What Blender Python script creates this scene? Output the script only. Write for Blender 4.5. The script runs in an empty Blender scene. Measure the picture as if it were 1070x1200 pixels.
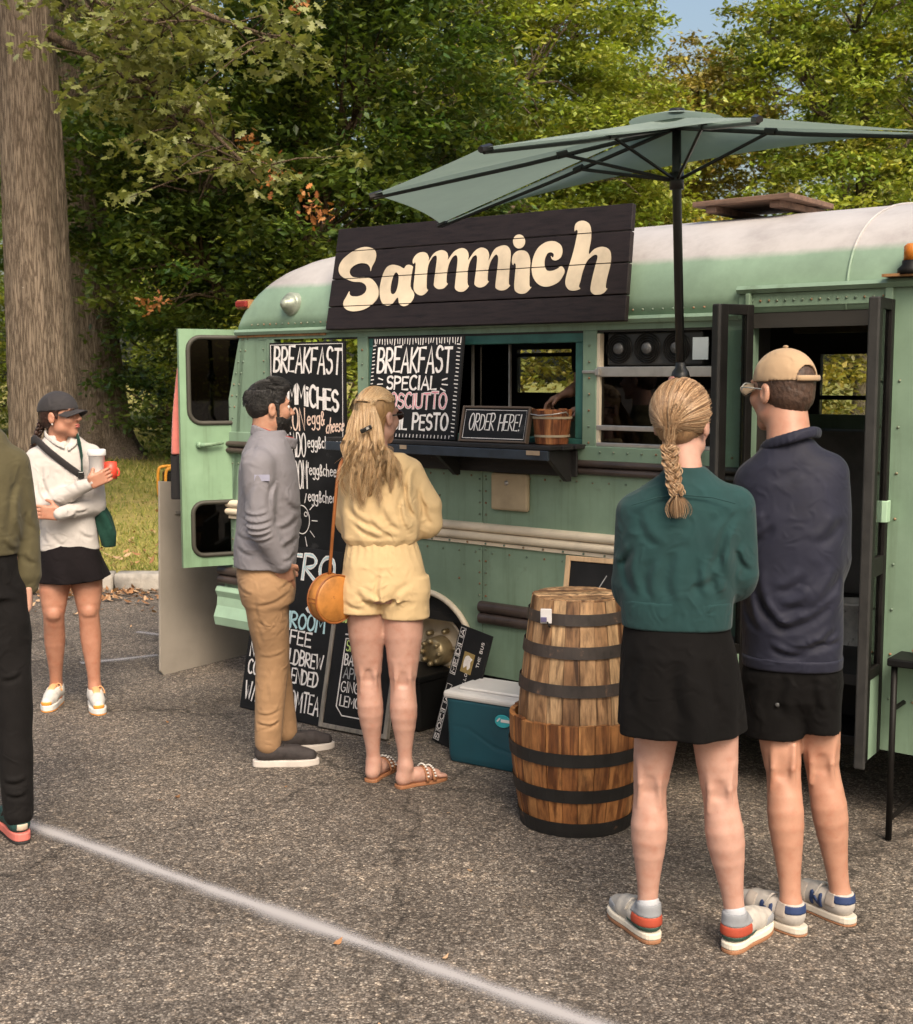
import bpy, bmesh, math, random
import numpy as np
from mathutils import Vector, Matrix
import openvdb as vdb
random.seed(7); RNG = np.random.default_rng(7)
SC = bpy.context.scene
COL = SC.collection
# ------------------------------------------------------------ camera, sky, sun, exposure
F, CX, CY, HZ, HC = 1500.0, 535.0, 600.0, 443.0, 1.70     # photo pixels (1070 x 1200)
PITCH = math.atan((CY - HZ) / F)
cam = bpy.data.cameras.new('camera'); camo = bpy.data.objects.new('camera', cam); COL.objects.link(camo)
camo.location = (0, 0, HC); camo.rotation_euler = (math.pi / 2 - PITCH, 0, 0)
cam.sensor_fit = 'HORIZONTAL'; cam.sensor_width = 36; cam.lens = 36 * F / 1070
cam.clip_start = 0.05; cam.clip_end = 2000
cam.dof.use_dof = True; cam.dof.focus_distance = 4.9; cam.dof.aperture_fstop = 10.0
SC.camera = camo
SUN_EL, SUN_AZ = math.radians(46), math.radians(163)      # azimuth clockwise from +Y: behind the camera, to the right
w = bpy.data.worlds.new('World'); SC.world = w; w.use_nodes = True
nt = w.node_tree; bg = nt.nodes['Background']
sky = nt.nodes.new('ShaderNodeTexSky'); sky.sky_type = 'NISHITA'; sky.sun_disc = False
sky.sun_elevation = SUN_EL; sky.sun_rotation = SUN_AZ; sky.air_density = 1.4; sky.dust_density = 6.5; sky.ozone_density = 0.6
nt.links.new(sky.outputs[0], bg.inputs[0]); bg.inputs[1].default_value = 0.125
sl = bpy.data.lights.new('sun', 'SUN'); slo = bpy.data.objects.new('sun', sl); COL.objects.link(slo)
sl.energy = 2.1; sl.angle = math.radians(30); sl.color = (1.0, 0.89, 0.74)
sd = Vector((math.sin(SUN_AZ) * math.cos(SUN_EL), math.cos(SUN_AZ) * math.cos(SUN_EL), math.sin(SUN_EL)))
slo.rotation_euler = sd.to_track_quat('Z', 'Y').to_euler(); slo.location = sd * 40
SC.view_settings.view_transform = 'Standard'; SC.view_settings.look = 'None'
SC.view_settings.exposure = 0.68; SC.view_settings.gamma = 1.0; SC.view_settings.use_curve_mapping = False
SC.render.engine = 'CYCLES'
SC.cycles.use_denoising = True
SC.cycles.max_bounces = 6; SC.cycles.diffuse_bounces = 3; SC.cycles.glossy_bounces = 3; SC.cycles.transparent_max_bounces = 12
SC.cycles.use_adaptive_sampling = True; SC.cycles.adaptive_threshold = 0.015
SC.cycles.sample_clamp_indirect = 4.0
# ------------------------------------------------------------ pixel helpers (a pixel gives a direction; depth from what it touches)
_f = np.array([0, math.cos(PITCH), -math.sin(PITCH)]); _u = np.array([0, math.sin(PITCH), math.cos(PITCH)]); CAM = np.array([0, 0, HC])
def ray(px, py): return _f + _u * ((CY - py) / F) + np.array([(px - CX) / F, 0, 0])
def ground(px, py, z=0.0):
    r = ray(px, py); return CAM + r * ((z - HC) / r[2])
def onplane(px, py, p0, n):
    r = ray(px, py); return CAM + r * (np.dot(np.asarray(p0) - CAM, n) / np.dot(r, n))
BANG = math.radians(50.32)
UX = np.array([math.sin(BANG), -math.cos(BANG), 0.0]); IN = np.array([math.cos(BANG), math.sin(BANG), 0.0]); UP = np.array([0, 0, 1.0])
B0 = np.array([-0.8333, 6.7568, 0.0])
BROT = math.atan2(UX[1], UX[0])
def b2w(x, y, z): return B0 + UX * x + IN * y + UP * z
def w2b(p):
    q = np.asarray(p) - B0; return np.array([q @ UX, q @ IN, q[2]])
def wallpt(px, py, y=0.0): return w2b(onplane(px, py, B0 + IN * y, IN))
# ------------------------------------------------------------ materials
MATS = {}
def srgb(r, g, b):
    f = lambda c: (c / 255 / 12.92) if c / 255 <= 0.04045 else ((c / 255 + 0.055) / 1.055) ** 2.4
    return (f(r), f(g), f(b))
def nodes_of(m):
    m.use_nodes = True; nt = m.node_tree
    return nt, nt.nodes, nt.links, nt.nodes['Principled BSDF']
def N(nt, t, **kw):
    n = nt.nodes.new(t)
    for k, v in kw.items():
        if k in n.inputs: n.inputs[k].default_value = v
        else: setattr(n, k, v)
    return n
def ramp(nt, src, stops, mode='LINEAR'):
    r = nt.nodes.new('ShaderNodeValToRGB'); r.color_ramp.interpolation = mode
    el = r.color_ramp.elements
    while len(el) < len(stops): el.new(0.5)
    for e, (p, c) in zip(el, stops):
        e.position = p; e.color = (*c, 1) if len(c) == 3 else c
    nt.links.new(src, r.inputs[0]); return r
def mixc(nt, fac, a, b, mode='MIX'):
    m = nt.nodes.new('ShaderNodeMix'); m.data_type = 'RGBA'; m.blend_type = mode
    for s, v in ((0, fac), (6, a), (7, b)):
        if hasattr(v, 'is_linked') or hasattr(v, 'links'): nt.links.new(v, m.inputs[s])
        elif s == 0: m.inputs[0].default_value = v
        else: m.inputs[s].default_value = (*v[:3], 1)
    return m.outputs[2]
def mat(name, col, rough=0.6, var=0.18, vs=6.0, bump=0.15, bs=120.0, bd=0.002, metal=0.0, col2=None, spot=None, spots=(14.0, 0.62), stretch=(1, 1, 1), sheen=0.0, spec=0.5, sss=0.0, coat=0.0, attr=None, wrk=0.0, wrs=16.0):
    """base colour with two scales of variation, roughness variation, bump, optional second-colour wear spots"""
    if name in MATS: return MATS[name]
    m = bpy.data.materials.new(name); nt, nd, lk, b = nodes_of(m)
    tc = N(nt, 'ShaderNodeTexCoord'); mp = N(nt, 'ShaderNodeMapping'); mp.inputs['Scale'].default_value = stretch
    lk.new(tc.outputs['Object'], mp.inputs[0]); v = mp.outputs[0]
    n1 = N(nt, 'ShaderNodeTexNoise', Scale=vs, Detail=6.0, Roughness=0.6); lk.new(v, n1.inputs['Vector'])
    c2 = col2 or tuple(c * (1 - var * 1.6) for c in col); c3 = tuple(min(1, c * (1 + var)) for c in col)
    rp = ramp(nt, n1.outputs[0], [(0.28, c2), (0.5, col), (0.74, c3)]); out = rp.outputs[0]
    if attr:
        a = N(nt, 'ShaderNodeAttribute', attribute_name=attr); out = mixc(nt, 1.0, out, a.outputs['Color'], 'MULTIPLY')
    n2 = N(nt, 'ShaderNodeTexNoise', Scale=bs, Detail=3.0, Roughness=0.6); lk.new(v, n2.inputs['Vector'])
    if spot:
        n3 = N(nt, 'ShaderNodeTexNoise', Scale=spots[0], Detail=9.0, Roughness=0.72); lk.new(v, n3.inputs['Vector'])
        sp = ramp(nt, n3.outputs[0], [(spots[1], (0, 0, 0)), (spots[1] + 0.05, (1, 1, 1))])
        out = mixc(nt, sp.outputs[0], out, spot)
    lk.new(out, b.inputs['Base Color'])
    rr = N(nt, 'ShaderNodeMapRange'); rr.inputs['To Min'].default_value = max(0.03, rough - 0.12); rr.inputs['To Max'].default_value = min(1, rough + 0.12)
    lk.new(n1.outputs[0], rr.inputs[0]); lk.new(rr.outputs[0], b.inputs['Roughness'])
    b.inputs['Metallic'].default_value = metal; b.inputs['Specular IOR Level'].default_value = spec
    if sheen: b.inputs['Sheen Weight'].default_value = sheen; b.inputs['Sheen Roughness'].default_value = 0.5
    if coat: b.inputs['Coat Weight'].default_value = coat
    if sss: b.inputs['Subsurface Weight'].default_value = sss; b.inputs['Subsurface Radius'].default_value = (0.012, 0.005, 0.003); b.inputs['Subsurface Scale'].default_value = 0.6
    if bump:
        bp = N(nt, 'ShaderNodeBump', Strength=bump, Distance=bd); lk.new(n2.outputs[0], bp.inputs['Height']); lk.new(bp.outputs[0], b.inputs['Normal'])
        if wrk:
            n4 = N(nt, 'ShaderNodeTexNoise', Scale=wrs, Detail=4.0, Roughness=0.55, Distortion=1.2); n4.noise_type = 'RIDGED_MULTIFRACTAL'; lk.new(v, n4.inputs['Vector'])
            b4 = N(nt, 'ShaderNodeBump', Strength=wrk, Distance=0.012); lk.new(n4.outputs[0], b4.inputs['Height']); lk.new(b4.outputs[0], bp.inputs['Normal'])
    MATS[name] = m; return m
def glass_mat(name, tint=(0.9, 0.95, 0.93), ior=1.45, alpha=0.9, rough=0.02):
    if name in MATS: return MATS[name]
    m = bpy.data.materials.new(name); m.use_nodes = True; nt = m.node_tree; nt.nodes.clear()
    o = N(nt, 'ShaderNodeOutputMaterial'); t = N(nt, 'ShaderNodeBsdfTransparent'); t.inputs[0].default_value = (*[c * alpha for c in tint], 1)
    g = N(nt, 'ShaderNodeBsdfGlossy'); g.inputs['Roughness'].default_value = rough
    fr = N(nt, 'ShaderNodeFresnel'); fr.inputs[0].default_value = ior
    mx = N(nt, 'ShaderNodeMixShader'); nt.links.new(fr.outputs[0], mx.inputs[0]); nt.links.new(t.outputs[0], mx.inputs[1]); nt.links.new(g.outputs[0], mx.inputs[2])
    nt.links.new(mx.outputs[0], o.inputs[0]); MATS[name] = m; return m
# ------------------------------------------------------------ mesh helpers
def link(o, parent=None):
    COL.objects.link(o)
    if parent is not None: o.parent = parent
    return o
def mk(name, verts, faces, m, parent=None, smooth=False, loc=None, rz=0.0, bevel=0.0, attr=None, kind=None):
    me = bpy.data.meshes.new(name)
    me.from_pydata([tuple(map(float, v)) for v in verts] if not isinstance(verts, np.ndarray) else verts.tolist(), [], faces if isinstance(faces, list) else faces.tolist())
    me.validate(); me.update()
    if m is not None: me.materials.append(m)
    if smooth: me.polygons.foreach_set('use_smooth', [True] * len(me.polygons))
    if attr is not None:
        a = me.color_attributes.new('tint', 'FLOAT_COLOR', 'POINT'); a.data.foreach_set('color', np.asarray(attr, dtype=np.float32).ravel())
    o = bpy.data.objects.new(name, me); link(o, parent)
    if loc is not None: o.location = tuple(loc)
    if rz: o.rotation_euler[2] = rz
    if bevel:
        b = o.modifiers.new('bevel', 'BEVEL'); b.width = bevel; b.segments = 2; b.limit_method = 'ANGLE'; b.angle_limit = 0.6
    if kind: o['kind'] = kind
    return o
def tag(o, label, cat, group=None):
    o['label'] = label; o['category'] = cat
    if group: o['group'] = group
    return o
def thing(name, label, cat, loc=(0, 0, 0), rz=0.0, group=None):
    o = bpy.data.objects.new(name, None); o.empty_display_size = 0.1; COL.objects.link(o)
    o.location = tuple(map(float, loc)); o.rotation_euler[2] = rz
    return tag(o, label, cat, group)
class MB:
    def __init__(s): s.v = []; s.f = []
    def add(s, v, f):
        n = len(s.v); s.v += [tuple(map(float, p)) for p in v]; s.f += [[i + n for i in q] for q in f]; return s
    def box(s, c, d, rz=0.0, M=None):
        x, y, z = (q / 2 for q in d)
        vs = [(-x, -y, -z), (x, -y, -z), (x, y, -z), (-x, y, -z), (-x, -y, z), (x, -y, z), (x, y, z), (-x, y, z)]
        R = M if M is not None else Matrix.Rotation(rz, 3, 'Z')
        vs = [tuple(R @ Vector(v) + Vector(c)) for v in vs]
        return s.add(vs, [[0, 3, 2, 1], [4, 5, 6, 7], [0, 1, 5, 4], [1, 2, 6, 5], [2, 3, 7, 6], [3, 0, 4, 7]])
    def span(s, x0, x1, y0, y1, z0, z1): return s.box(((x0 + x1) / 2, (y0 + y1) / 2, (z0 + z1) / 2), (abs(x1 - x0), abs(y1 - y0), abs(z1 - z0)))
    def prism(s, poly, a, b, axis='y'):
        """poly: 2-D outline; extruded from a to b along axis (y: poly is x,z; z: poly is x,y; x: poly is y,z)"""
        P = {'y': lambda p, t: (p[0], t, p[1]), 'z': lambda p, t: (p[0], p[1], t), 'x': lambda p, t: (t, p[0], p[1])}[axis]
        n = len(poly); vs = [P(p, a) for p in poly] + [P(p, b) for p in poly]
        return s.add(vs, [list(range(n))[::-1], list(range(n, 2 * n))] + [[i, (i + 1) % n, n + (i + 1) % n, n + i] for i in range(n)])
    def tube(s, pts, r, n=10, cap=True, flat=1.0):
        pts = [Vector(p) for p in pts]; rs = r if hasattr(r, '__len__') else [r] * len(pts)
        ring = []; prev = None
        for i, p in enumerate(pts):
            t = (pts[min(i + 1, len(pts) - 1)] - pts[max(i - 1, 0)]).normalized()
            if prev is None:
                a = Vector((0, 0, 1)) if abs(t.z) < 0.9 else Vector((1, 0, 0)); u = (a - t * a.dot(t)).normalized()
            else: u = (prev - t * prev.dot(t)).normalized()
            prev = u; v2 = t.cross(u)
            ring.append([p + (u * math.cos(k * 2 * math.pi / n) + v2 * math.sin(k * 2 * math.pi / n) * flat) * rs[i] for k in range(n)])
        vs = [q for rg in ring for q in rg]; m = len(pts)
        fs = [[i * n + k, i * n + (k + 1) % n, (i + 1) * n + (k + 1) % n, (i + 1) * n + k] for i in range(m - 1) for k in range(n)]
        if cap: fs += [list(range(n))[::-1], list(range((m - 1) * n, m * n))]
        return s.add(vs, fs)
    def lathe(s, prof, n=32, c=(0, 0, 0), axis='z', a0=0.0, a1=2 * math.pi, close=True):
        full = abs(a1 - a0 - 2 * math.pi) < 1e-6; k = n if full else n + 1
        vs = []
        for r, h in prof:
            for i in range(k):
                a = a0 + (a1 - a0) * i / n; x, y = r * math.cos(a), r * math.sin(a)
                vs.append({'z': (c[0] + x, c[1] + y, c[2] + h), 'y': (c[0] + x, c[1] + h, c[2] + y), 'x': (c[0] + h, c[1] + x, c[2] + y)}[axis])
        m = len(prof); fs = []
        for j in range(m - 1):
            for i in range(n if full else n):
                i2 = (i + 1) % k if full else i + 1
                fs.append([j * k + i, j * k + i2, (j + 1) * k + i2, (j + 1) * k + i])
        if close and full: fs += [list(range(k))[::-1], list(range((m - 1) * k, m * k))]
        return s.add(vs, fs)
    def build(s, name, m, parent=None, **kw): return mk(name, s.v, s.f, m, parent, **kw)
def empty_copy(root):
    """copy of a thing with its parts and sub-parts"""
    r = root.copy(); COL.objects.link(r)
    for ch in list(root.children):
        c = ch.copy(); COL.objects.link(c); c.parent = r
        for g in list(ch.children):
            d = g.copy(); COL.objects.link(d); d.parent = c
    return r
def smoothpoly(pts, closed=True, sub=4):
    p = np.array(pts, float); n = len(p); out = []
    for i in range(n if closed else n - 1):
        if closed: a, b, c, d = p[(i - 1) % n], p[i], p[(i + 1) % n], p[(i + 2) % n]
        else: a, b, c, d = p[max(i - 1, 0)], p[i], p[i + 1], p[min(i + 2, n - 1)]
        for k in range(sub):
            t = k / sub
            out.append(0.5 * (2 * b + (c - a) * t + (2 * a - 5 * b + 4 * c - d) * t * t + (3 * b - a - 3 * c + d) * t ** 3))
    if not closed: out.append(p[-1])
    return np.array(out)
# ------------------------------------------------------------ signed distance modelling (bodies, clothes, shoes)
def _unit(v): v = np.asarray(v, float); return v / (np.linalg.norm(v) + 1e-12)
class SDF:
    def __init__(s, h=0.006): s.h = h; s.p = []
    def _a(s, fn, lo, hi, k, op): s.p.append((fn, np.asarray(lo, float), np.asarray(hi, float), k, op)); return s
    def cone(s, a, b, ra, rb=None, k=0.015, op='+'):
        a = np.asarray(a, float); b = np.asarray(b, float); rb = ra if rb is None else rb; R = max(ra, rb)
        ba = b - a; L2 = ba @ ba + 1e-12
        def fn(X, Y, Z):
            t = np.clip(((X - a[0]) * ba[0] + (Y - a[1]) * ba[1] + (Z - a[2]) * ba[2]) / L2, 0, 1)
            return np.sqrt((X - a[0] - t * ba[0]) ** 2 + (Y - a[1] - t * ba[1]) ** 2 + (Z - a[2] - t * ba[2]) ** 2) - (ra + (rb - ra) * t)
        return s._a(fn, np.minimum(a, b) - R, np.maximum(a, b) + R, k, op)
    def chain(s, pts, rs, k=0.015, op='+', ki=0.004):
        """one tapered tube through the points (radii continuous, so no beading at the joints)"""
        P = [np.asarray(p, float) for p in pts]; R = list(rs); m = max(R); A = np.array(P)
        def fn(X, Y, Z):
            out = None
            for i in range(len(P) - 1):
                a, b = P[i], P[i + 1]; ba = b - a; L2 = ba @ ba + 1e-12
                t = np.clip(((X - a[0]) * ba[0] + (Y - a[1]) * ba[1] + (Z - a[2]) * ba[2]) / L2, 0, 1)
                d = np.sqrt((X - a[0] - t * ba[0]) ** 2 + (Y - a[1] - t * ba[1]) ** 2 + (Z - a[2] - t * ba[2]) ** 2) - (R[i] + (R[i + 1] - R[i]) * t)
                if out is None: out = d
                else:
                    h = np.clip(0.5 + 0.5 * (out - d) / ki, 0, 1); out = out * (1 - h) + d * h - ki * h * (1 - h)
            return out
        return s._a(fn, A.min(0) - m, A.max(0) + m, k, op)
    def ell(s, c, r, k=0.015, op='+', R=None):
        c = np.asarray(c, float); r = np.asarray(r, float); mr = r.min(); m = r.max() if R is not None else r
        def fn(X, Y, Z):
            x, y, z = X - c[0], Y - c[1], Z - c[2]
            if R is not None: x, y, z = (R[i][0] * x + R[i][1] * y + R[i][2] * z for i in range(3))
            d = np.sqrt((x / r[0]) ** 2 + (y / r[1]) ** 2 + (z / r[2]) ** 2); g = np.sqrt((x / r[0] ** 2) ** 2 + (y / r[1] ** 2) ** 2 + (z / r[2] ** 2) ** 2) + 1e-9
            return d * (d - 1.0) / g
        return s._a(fn, c - m, c + m, k, op)
    def box(s, c, d, r=0.01, k=0.01, op='+', R=None):
        c = np.asarray(c, float); d = np.asarray(d, float) / 2 - r; m = np.linalg.norm(d) + r if R is not None else d + r
        def fn(X, Y, Z):
            x, y, z = X - c[0], Y - c[1], Z - c[2]
            if R is not None: x, y, z = (R[i][0] * x + R[i][1] * y + R[i][2] * z for i in range(3))
            qx, qy, qz = abs(x) - d[0], abs(y) - d[1], abs(z) - d[2]
            return np.sqrt(np.maximum(qx, 0) ** 2 + np.maximum(qy, 0) ** 2 + np.maximum(qz, 0) ** 2) + np.minimum(np.maximum(qx, np.maximum(qy, qz)), 0) - r
        return s._a(fn, c - m, c + m, k, op)
    def loft(s, sl, k=0.015, p=2.4, op='+', fold=None):
        """slices (z, cx, cy, rx, ry[, yaw]) from bottom to top; fold(theta, z) -> radial scale offset in metres"""
        sl = sorted([tuple(q) + (0.0,) * (6 - len(q)) for q in sl]); A = np.array(sl, float); z0, z1 = A[0, 0], A[-1, 0]
        ext = A[:, 3:5].max() + 0.05
        def fn(X, Y, Z):
            zz = np.clip(Z, z0, z1); I = [np.interp(zz, A[:, 0], _sm(A[:, 0], A[:, i], zz)) if False else np.interp(zz, A[:, 0], A[:, i]) for i in range(1, 6)]
            x, y = X - I[0], Y - I[1]
            if A[:, 5].any():
                c_, s_ = np.cos(I[4]), np.sin(I[4]); x, y = x * c_ + y * s_, -x * s_ + y * c_
            d = ((np.abs(x) / I[2]) ** p + (np.abs(y) / I[3]) ** p) ** (1 / p); rr = np.sqrt(x * x + y * y) + 1e-9
            dd = rr * (1 - 1 / np.maximum(d, 1e-4)); dd = np.where(d < 1, np.maximum(dd, -0.9 * np.minimum(I[2], I[3])), dd)
            if fold is not None: dd = dd - fold(np.arctan2(y, x), Z)
            dz = np.maximum(z0 - Z, Z - z1)
            return np.where(dz > 0, np.sqrt(np.maximum(dd, 0) ** 2 + dz ** 2), np.maximum(dd, dz))
        return s._a(fn, (A[:, 1].min() - ext, A[:, 2].min() - ext, z0), (A[:, 1].max() + ext, A[:, 2].max() + ext, z1), k, op)
    def mesh(s, warp=None, pad=0.02, clip=None):
        h = s.h; pos = [q for q in s.p if q[4] == '+']
        lo = np.min([q[1] for q in pos], 0) - pad; hi = np.max([q[2] for q in pos], 0) + pad
        n = np.ceil((hi - lo) / h).astype(int) + 1
        D = np.full(n, 0.06, dtype=np.float32); ax = [lo[i] + h * np.arange(n[i]) for i in range(3)]
        for fn, a, b, k, op in s.p:
            m = k + 4 * h if op == '+' else k + 2 * h
            i0 = np.clip(np.floor((a - m - lo) / h).astype(int), 0, n); i1 = np.clip(np.ceil((b + m - lo) / h).astype(int) + 1, 0, n)
            if (i1 <= i0).any(): continue
            sl = tuple(slice(i0[i], i1[i]) for i in range(3))
            X = ax[0][sl[0]][:, None, None]; Y = ax[1][sl[1]][None, :, None]; Z = ax[2][sl[2]][None, None, :]
            d = fn(X, Y, Z); o = D[sl]
            if op == '+':
                hh = np.clip(0.5 + 0.5 * (o - d) / k, 0, 1); D[sl] = o * (1 - hh) + d * hh - k * hh * (1 - hh)
            else:
                hh = np.clip(0.5 - 0.5 * (o + d) / k, 0, 1); D[sl] = o * (1 - hh) - d * hh + k * hh * (1 - hh)
        if warp is not None:
            X = ax[0][:, None, None]; Y = ax[1][None, :, None]; Z = ax[2][None, None, :]
            near = np.abs(D) < 0.05; D = np.where(near, D + warp(X, Y, Z), D).astype(np.float32)
        if clip is not None:
            X = ax[0][:, None, None]; Y = ax[1][None, :, None]; Z = ax[2][None, None, :]
            D = np.maximum(D, clip(X, Y, Z)).astype(np.float32)
        D = np.clip(D, -0.06, 0.06)
        for i in range(3):
            sl = [slice(None)] * 3; sl[i] = 0; D[tuple(sl)] = 0.05; sl[i] = -1; D[tuple(sl)] = 0.05
        g = vdb.FloatGrid(0.06); g.copyFromArray(np.ascontiguousarray(D.astype(np.float32)))
        pts, quads = g.convertToQuads(0.0)
        pts = np.asarray(pts) * h + lo; q = np.asarray(quads)[:, ::-1]
        return pts, q
    def build(s, name, m, parent=None, warp=None, attr=None, clip=None, post=None, **kw):
        v, f = s.mesh(warp, clip=clip)
        if post is not None: v = post(v)
        return mk(name, v, f, m, parent, smooth=True, attr=attr(v) if attr else None, **kw)
def waves(seed, n, fmin, fmax, amp, ani=(1, 1, 1)):
    r = np.random.default_rng(seed); D = r.normal(size=(n, 3)) * np.array(ani); D /= np.linalg.norm(D, axis=1)[:, None] / np.array([1.0])
    fr = r.uniform(fmin, fmax, n); ph = r.uniform(0, 6.28, n)
    def fn(X, Y, Z):
        t = 0
        for i in range(n): t = t + np.sin((D[i, 0] * X + D[i, 1] * Y + D[i, 2] * Z) * fr[i] + ph[i])
        return amp * t / math.sqrt(n)
    return fn
# ============================================================ the setting: asphalt, lawn, kerb, painted lines, trees
def asphalt_mat():
    m = bpy.data.materials.new('asphalt'); nt, nd, lk, b = nodes_of(m); tc = N(nt, 'ShaderNodeTexCoord'); v = tc.outputs['Object']
    vo = N(nt, 'ShaderNodeTexVoronoi', Scale=145.0); lk.new(v, vo.inputs['Vector'])
    vo2 = N(nt, 'ShaderNodeTexVoronoi', Scale=60.0); lk.new(v, vo2.inputs['Vector'])
    big = N(nt, 'ShaderNodeTexNoise', Scale=1.1, Detail=7.0, Roughness=0.65); lk.new(v, big.inputs['Vector'])
    fine = N(nt, 'ShaderNodeTexNoise', Scale=210.0, Detail=3.0); lk.new(v, fine.inputs['Vector'])
    sp = N(nt, 'ShaderNodeSeparateColor'); lk.new(vo.outputs['Color'], sp.inputs[0])
    st = ramp(nt, sp.outputs[0], [(0.0, (0.090, 0.073, 0.060)), (0.42, (0.160, 0.134, 0.112)), (0.72, (0.228, 0.192, 0.162)), (0.90, (0.32, 0.273, 0.23)), (1.0, (0.50, 0.44, 0.37))])
    sp2 = N(nt, 'ShaderNodeSeparateColor'); lk.new(vo2.outputs['Color'], sp2.inputs[0])
    st2 = ramp(nt, sp2.outputs[1], [(0.0, (0.55, 0.55, 0.55)), (0.8, (1.0, 1.0, 1.0)), (0.93, (1.45, 1.40, 1.32))])
    c = mixc(nt, 0.8, st.outputs[0], st2.outputs[0], 'MULTIPLY')
    edge = ramp(nt, vo.outputs['Distance'], [(0.25, (1, 1, 1)), (0.75, (0.45, 0.45, 0.45))]); c = mixc(nt, 0.8, c, edge.outputs[0], 'MULTIPLY')
    bg_ = ramp(nt, big.outputs[0], [(0.28, (0.62, 0.60, 0.58)), (0.5, (1, 1, 1)), (0.70, (1.4, 1.36, 1.3))]); c = mixc(nt, 1.0, c, bg_.outputs[0], 'MULTIPLY')
    fr = ramp(nt, fine.outputs[0], [(0.3, (0.7, 0.7, 0.7)), (0.7, (1.25, 1.25, 1.25))]); c = mixc(nt, 0.7, c, fr.outputs[0], 'MULTIPLY')
    # hairline cracks
    vc = N(nt, 'ShaderNodeTexVoronoi', Scale=0.55); vc.feature = 'DISTANCE_TO_EDGE'
    wn = N(nt, 'ShaderNodeTexNoise', Scale=3.0, Detail=6.0); lk.new(v, wn.inputs['Vector']); vm = N(nt, 'ShaderNodeVectorMath', operation='MULTIPLY_ADD')
    lk.new(wn.outputs['Color'], vm.inputs[0]); vm.inputs[1].default_value = (0.5, 0.5, 0.5); lk.new(v, vm.inputs[2]); lk.new(vm.outputs[0], vc.inputs['Vector'])
    cr = ramp(nt, vc.outputs['Distance'], [(0.0, (0.35, 0.35, 0.35)), (0.010, (1, 1, 1))]); c = mixc(nt, 0.8, c, cr.outputs[0], 'MULTIPLY')
    oil = N(nt, 'ShaderNodeTexNoise', Scale=0.55, Detail=9.0, Roughness=0.62); oil.inputs['Distortion'].default_value = 0.8; lk.new(v, oil.inputs['Vector']); os_ = ramp(nt, oil.outputs[0], [(0.30, (0.60, 0.58, 0.56)), (0.42, (1, 1, 1)), (0.60, (1, 1, 1)), (0.72, (1.25, 1.22, 1.16))]); c = mixc(nt, 0.9, c, os_.outputs[0], 'MULTIPLY')
    vd = N(nt, 'ShaderNodeTexVoronoi', Scale=2.6); lk.new(vm.outputs[0], vd.inputs['Vector']); sd_ = ramp(nt, vd.outputs['Distance'], [(0.03, (0.45, 0.43, 0.41)), (0.075, (1, 1, 1))]); c = mixc(nt, 0.55, c, sd_.outputs[0], 'MULTIPLY')
    lk.new(c, b.inputs['Base Color']); b.inputs['Roughness'].default_value = 0.88; b.inputs['Specular IOR Level'].default_value = 0.3
    bp = N(nt, 'ShaderNodeBump', Strength=0.55, Distance=0.006); bp.invert = True; lk.new(vo.outputs['Distance'], bp.inputs['Height'])
    bp2 = N(nt, 'ShaderNodeBump', Strength=0.3, Distance=0.004); lk.new(fine.outputs[0], bp2.inputs['Height']); lk.new(bp.outputs[0], bp2.inputs['Normal'])
    lk.new(bp2.outputs[0], b.inputs['Normal']); return m
M_ASPH = asphalt_mat()
g = mk('ground', [(-300, -60, 0), (300, -60, 0), (300, 500, 0), (-300, 500, 0)], [[0, 1, 2, 3]], M_ASPH); g['kind'] = 'structure'
def paint_mat(name, halfw, cover=0.55, along=1.0):
    m = bpy.data.materials.new(name); nt, nd, lk, b = nodes_of(m); tc = N(nt, 'ShaderNodeTexCoord')
    sx = N(nt, 'ShaderNodeSeparateXYZ'); lk.new(tc.outputs['Object'], sx.inputs[0])
    ab = N(nt, 'ShaderNodeMath', operation='ABSOLUTE'); lk.new(sx.outputs[1], ab.inputs[0])
    pr = N(nt, 'ShaderNodeMapRange'); pr.inputs['From Min'].default_value = halfw; pr.inputs['From Max'].default_value = halfw * 0.05; lk.new(ab.outputs[0], pr.inputs[0])
    n = N(nt, 'ShaderNodeTexNoise', Scale=160.0, Detail=5.0, Roughness=0.75); lk.new(tc.outputs['Object'], n.inputs['Vector'])
    n2 = N(nt, 'ShaderNodeTexNoise', Scale=2.2, Detail=4.0); lk.new(tc.outputs['Object'], n2.inputs['Vector'])
    a1 = N(nt, 'ShaderNodeMath', operation='MULTIPLY_ADD'); lk.new(pr.outputs[0], a1.inputs[0]); a1.inputs[1].default_value = 0.55; lk.new(n.outputs[0], a1.inputs[2])
    a2 = N(nt, 'ShaderNodeMath', operation='MULTIPLY_ADD'); lk.new(n2.outputs[0], a2.inputs[0]); a2.inputs[1].default_value = 0.9; lk.new(a1.outputs[0], a2.inputs[2])
    th = N(nt, 'ShaderNodeMapRange'); th.inputs['From Min'].default_value = 1.60 - cover; th.inputs['From Max'].default_value = 1.95 - cover; lk.new(a2.outputs[0], th.inputs[0])
    mu = N(nt, 'ShaderNodeMath', operation='MULTIPLY'); lk.new(th.outputs[0], mu.inputs[0]); lk.new(pr.outputs[0], mu.inputs[1]); mu.use_clamp = True
    m2 = N(nt, 'ShaderNodeMath', operation='MULTIPLY'); lk.new(mu.outputs[0], m2.inputs[0]); m2.inputs[1].default_value = 1.05; m2.use_clamp = True
    lk.new(m2.outputs[0], b.inputs['Alpha']); b.inputs['Base Color'].default_value = (0.37, 0.35, 0.35, 1); b.inputs['Roughness'].default_value = 0.8
    return m
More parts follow.
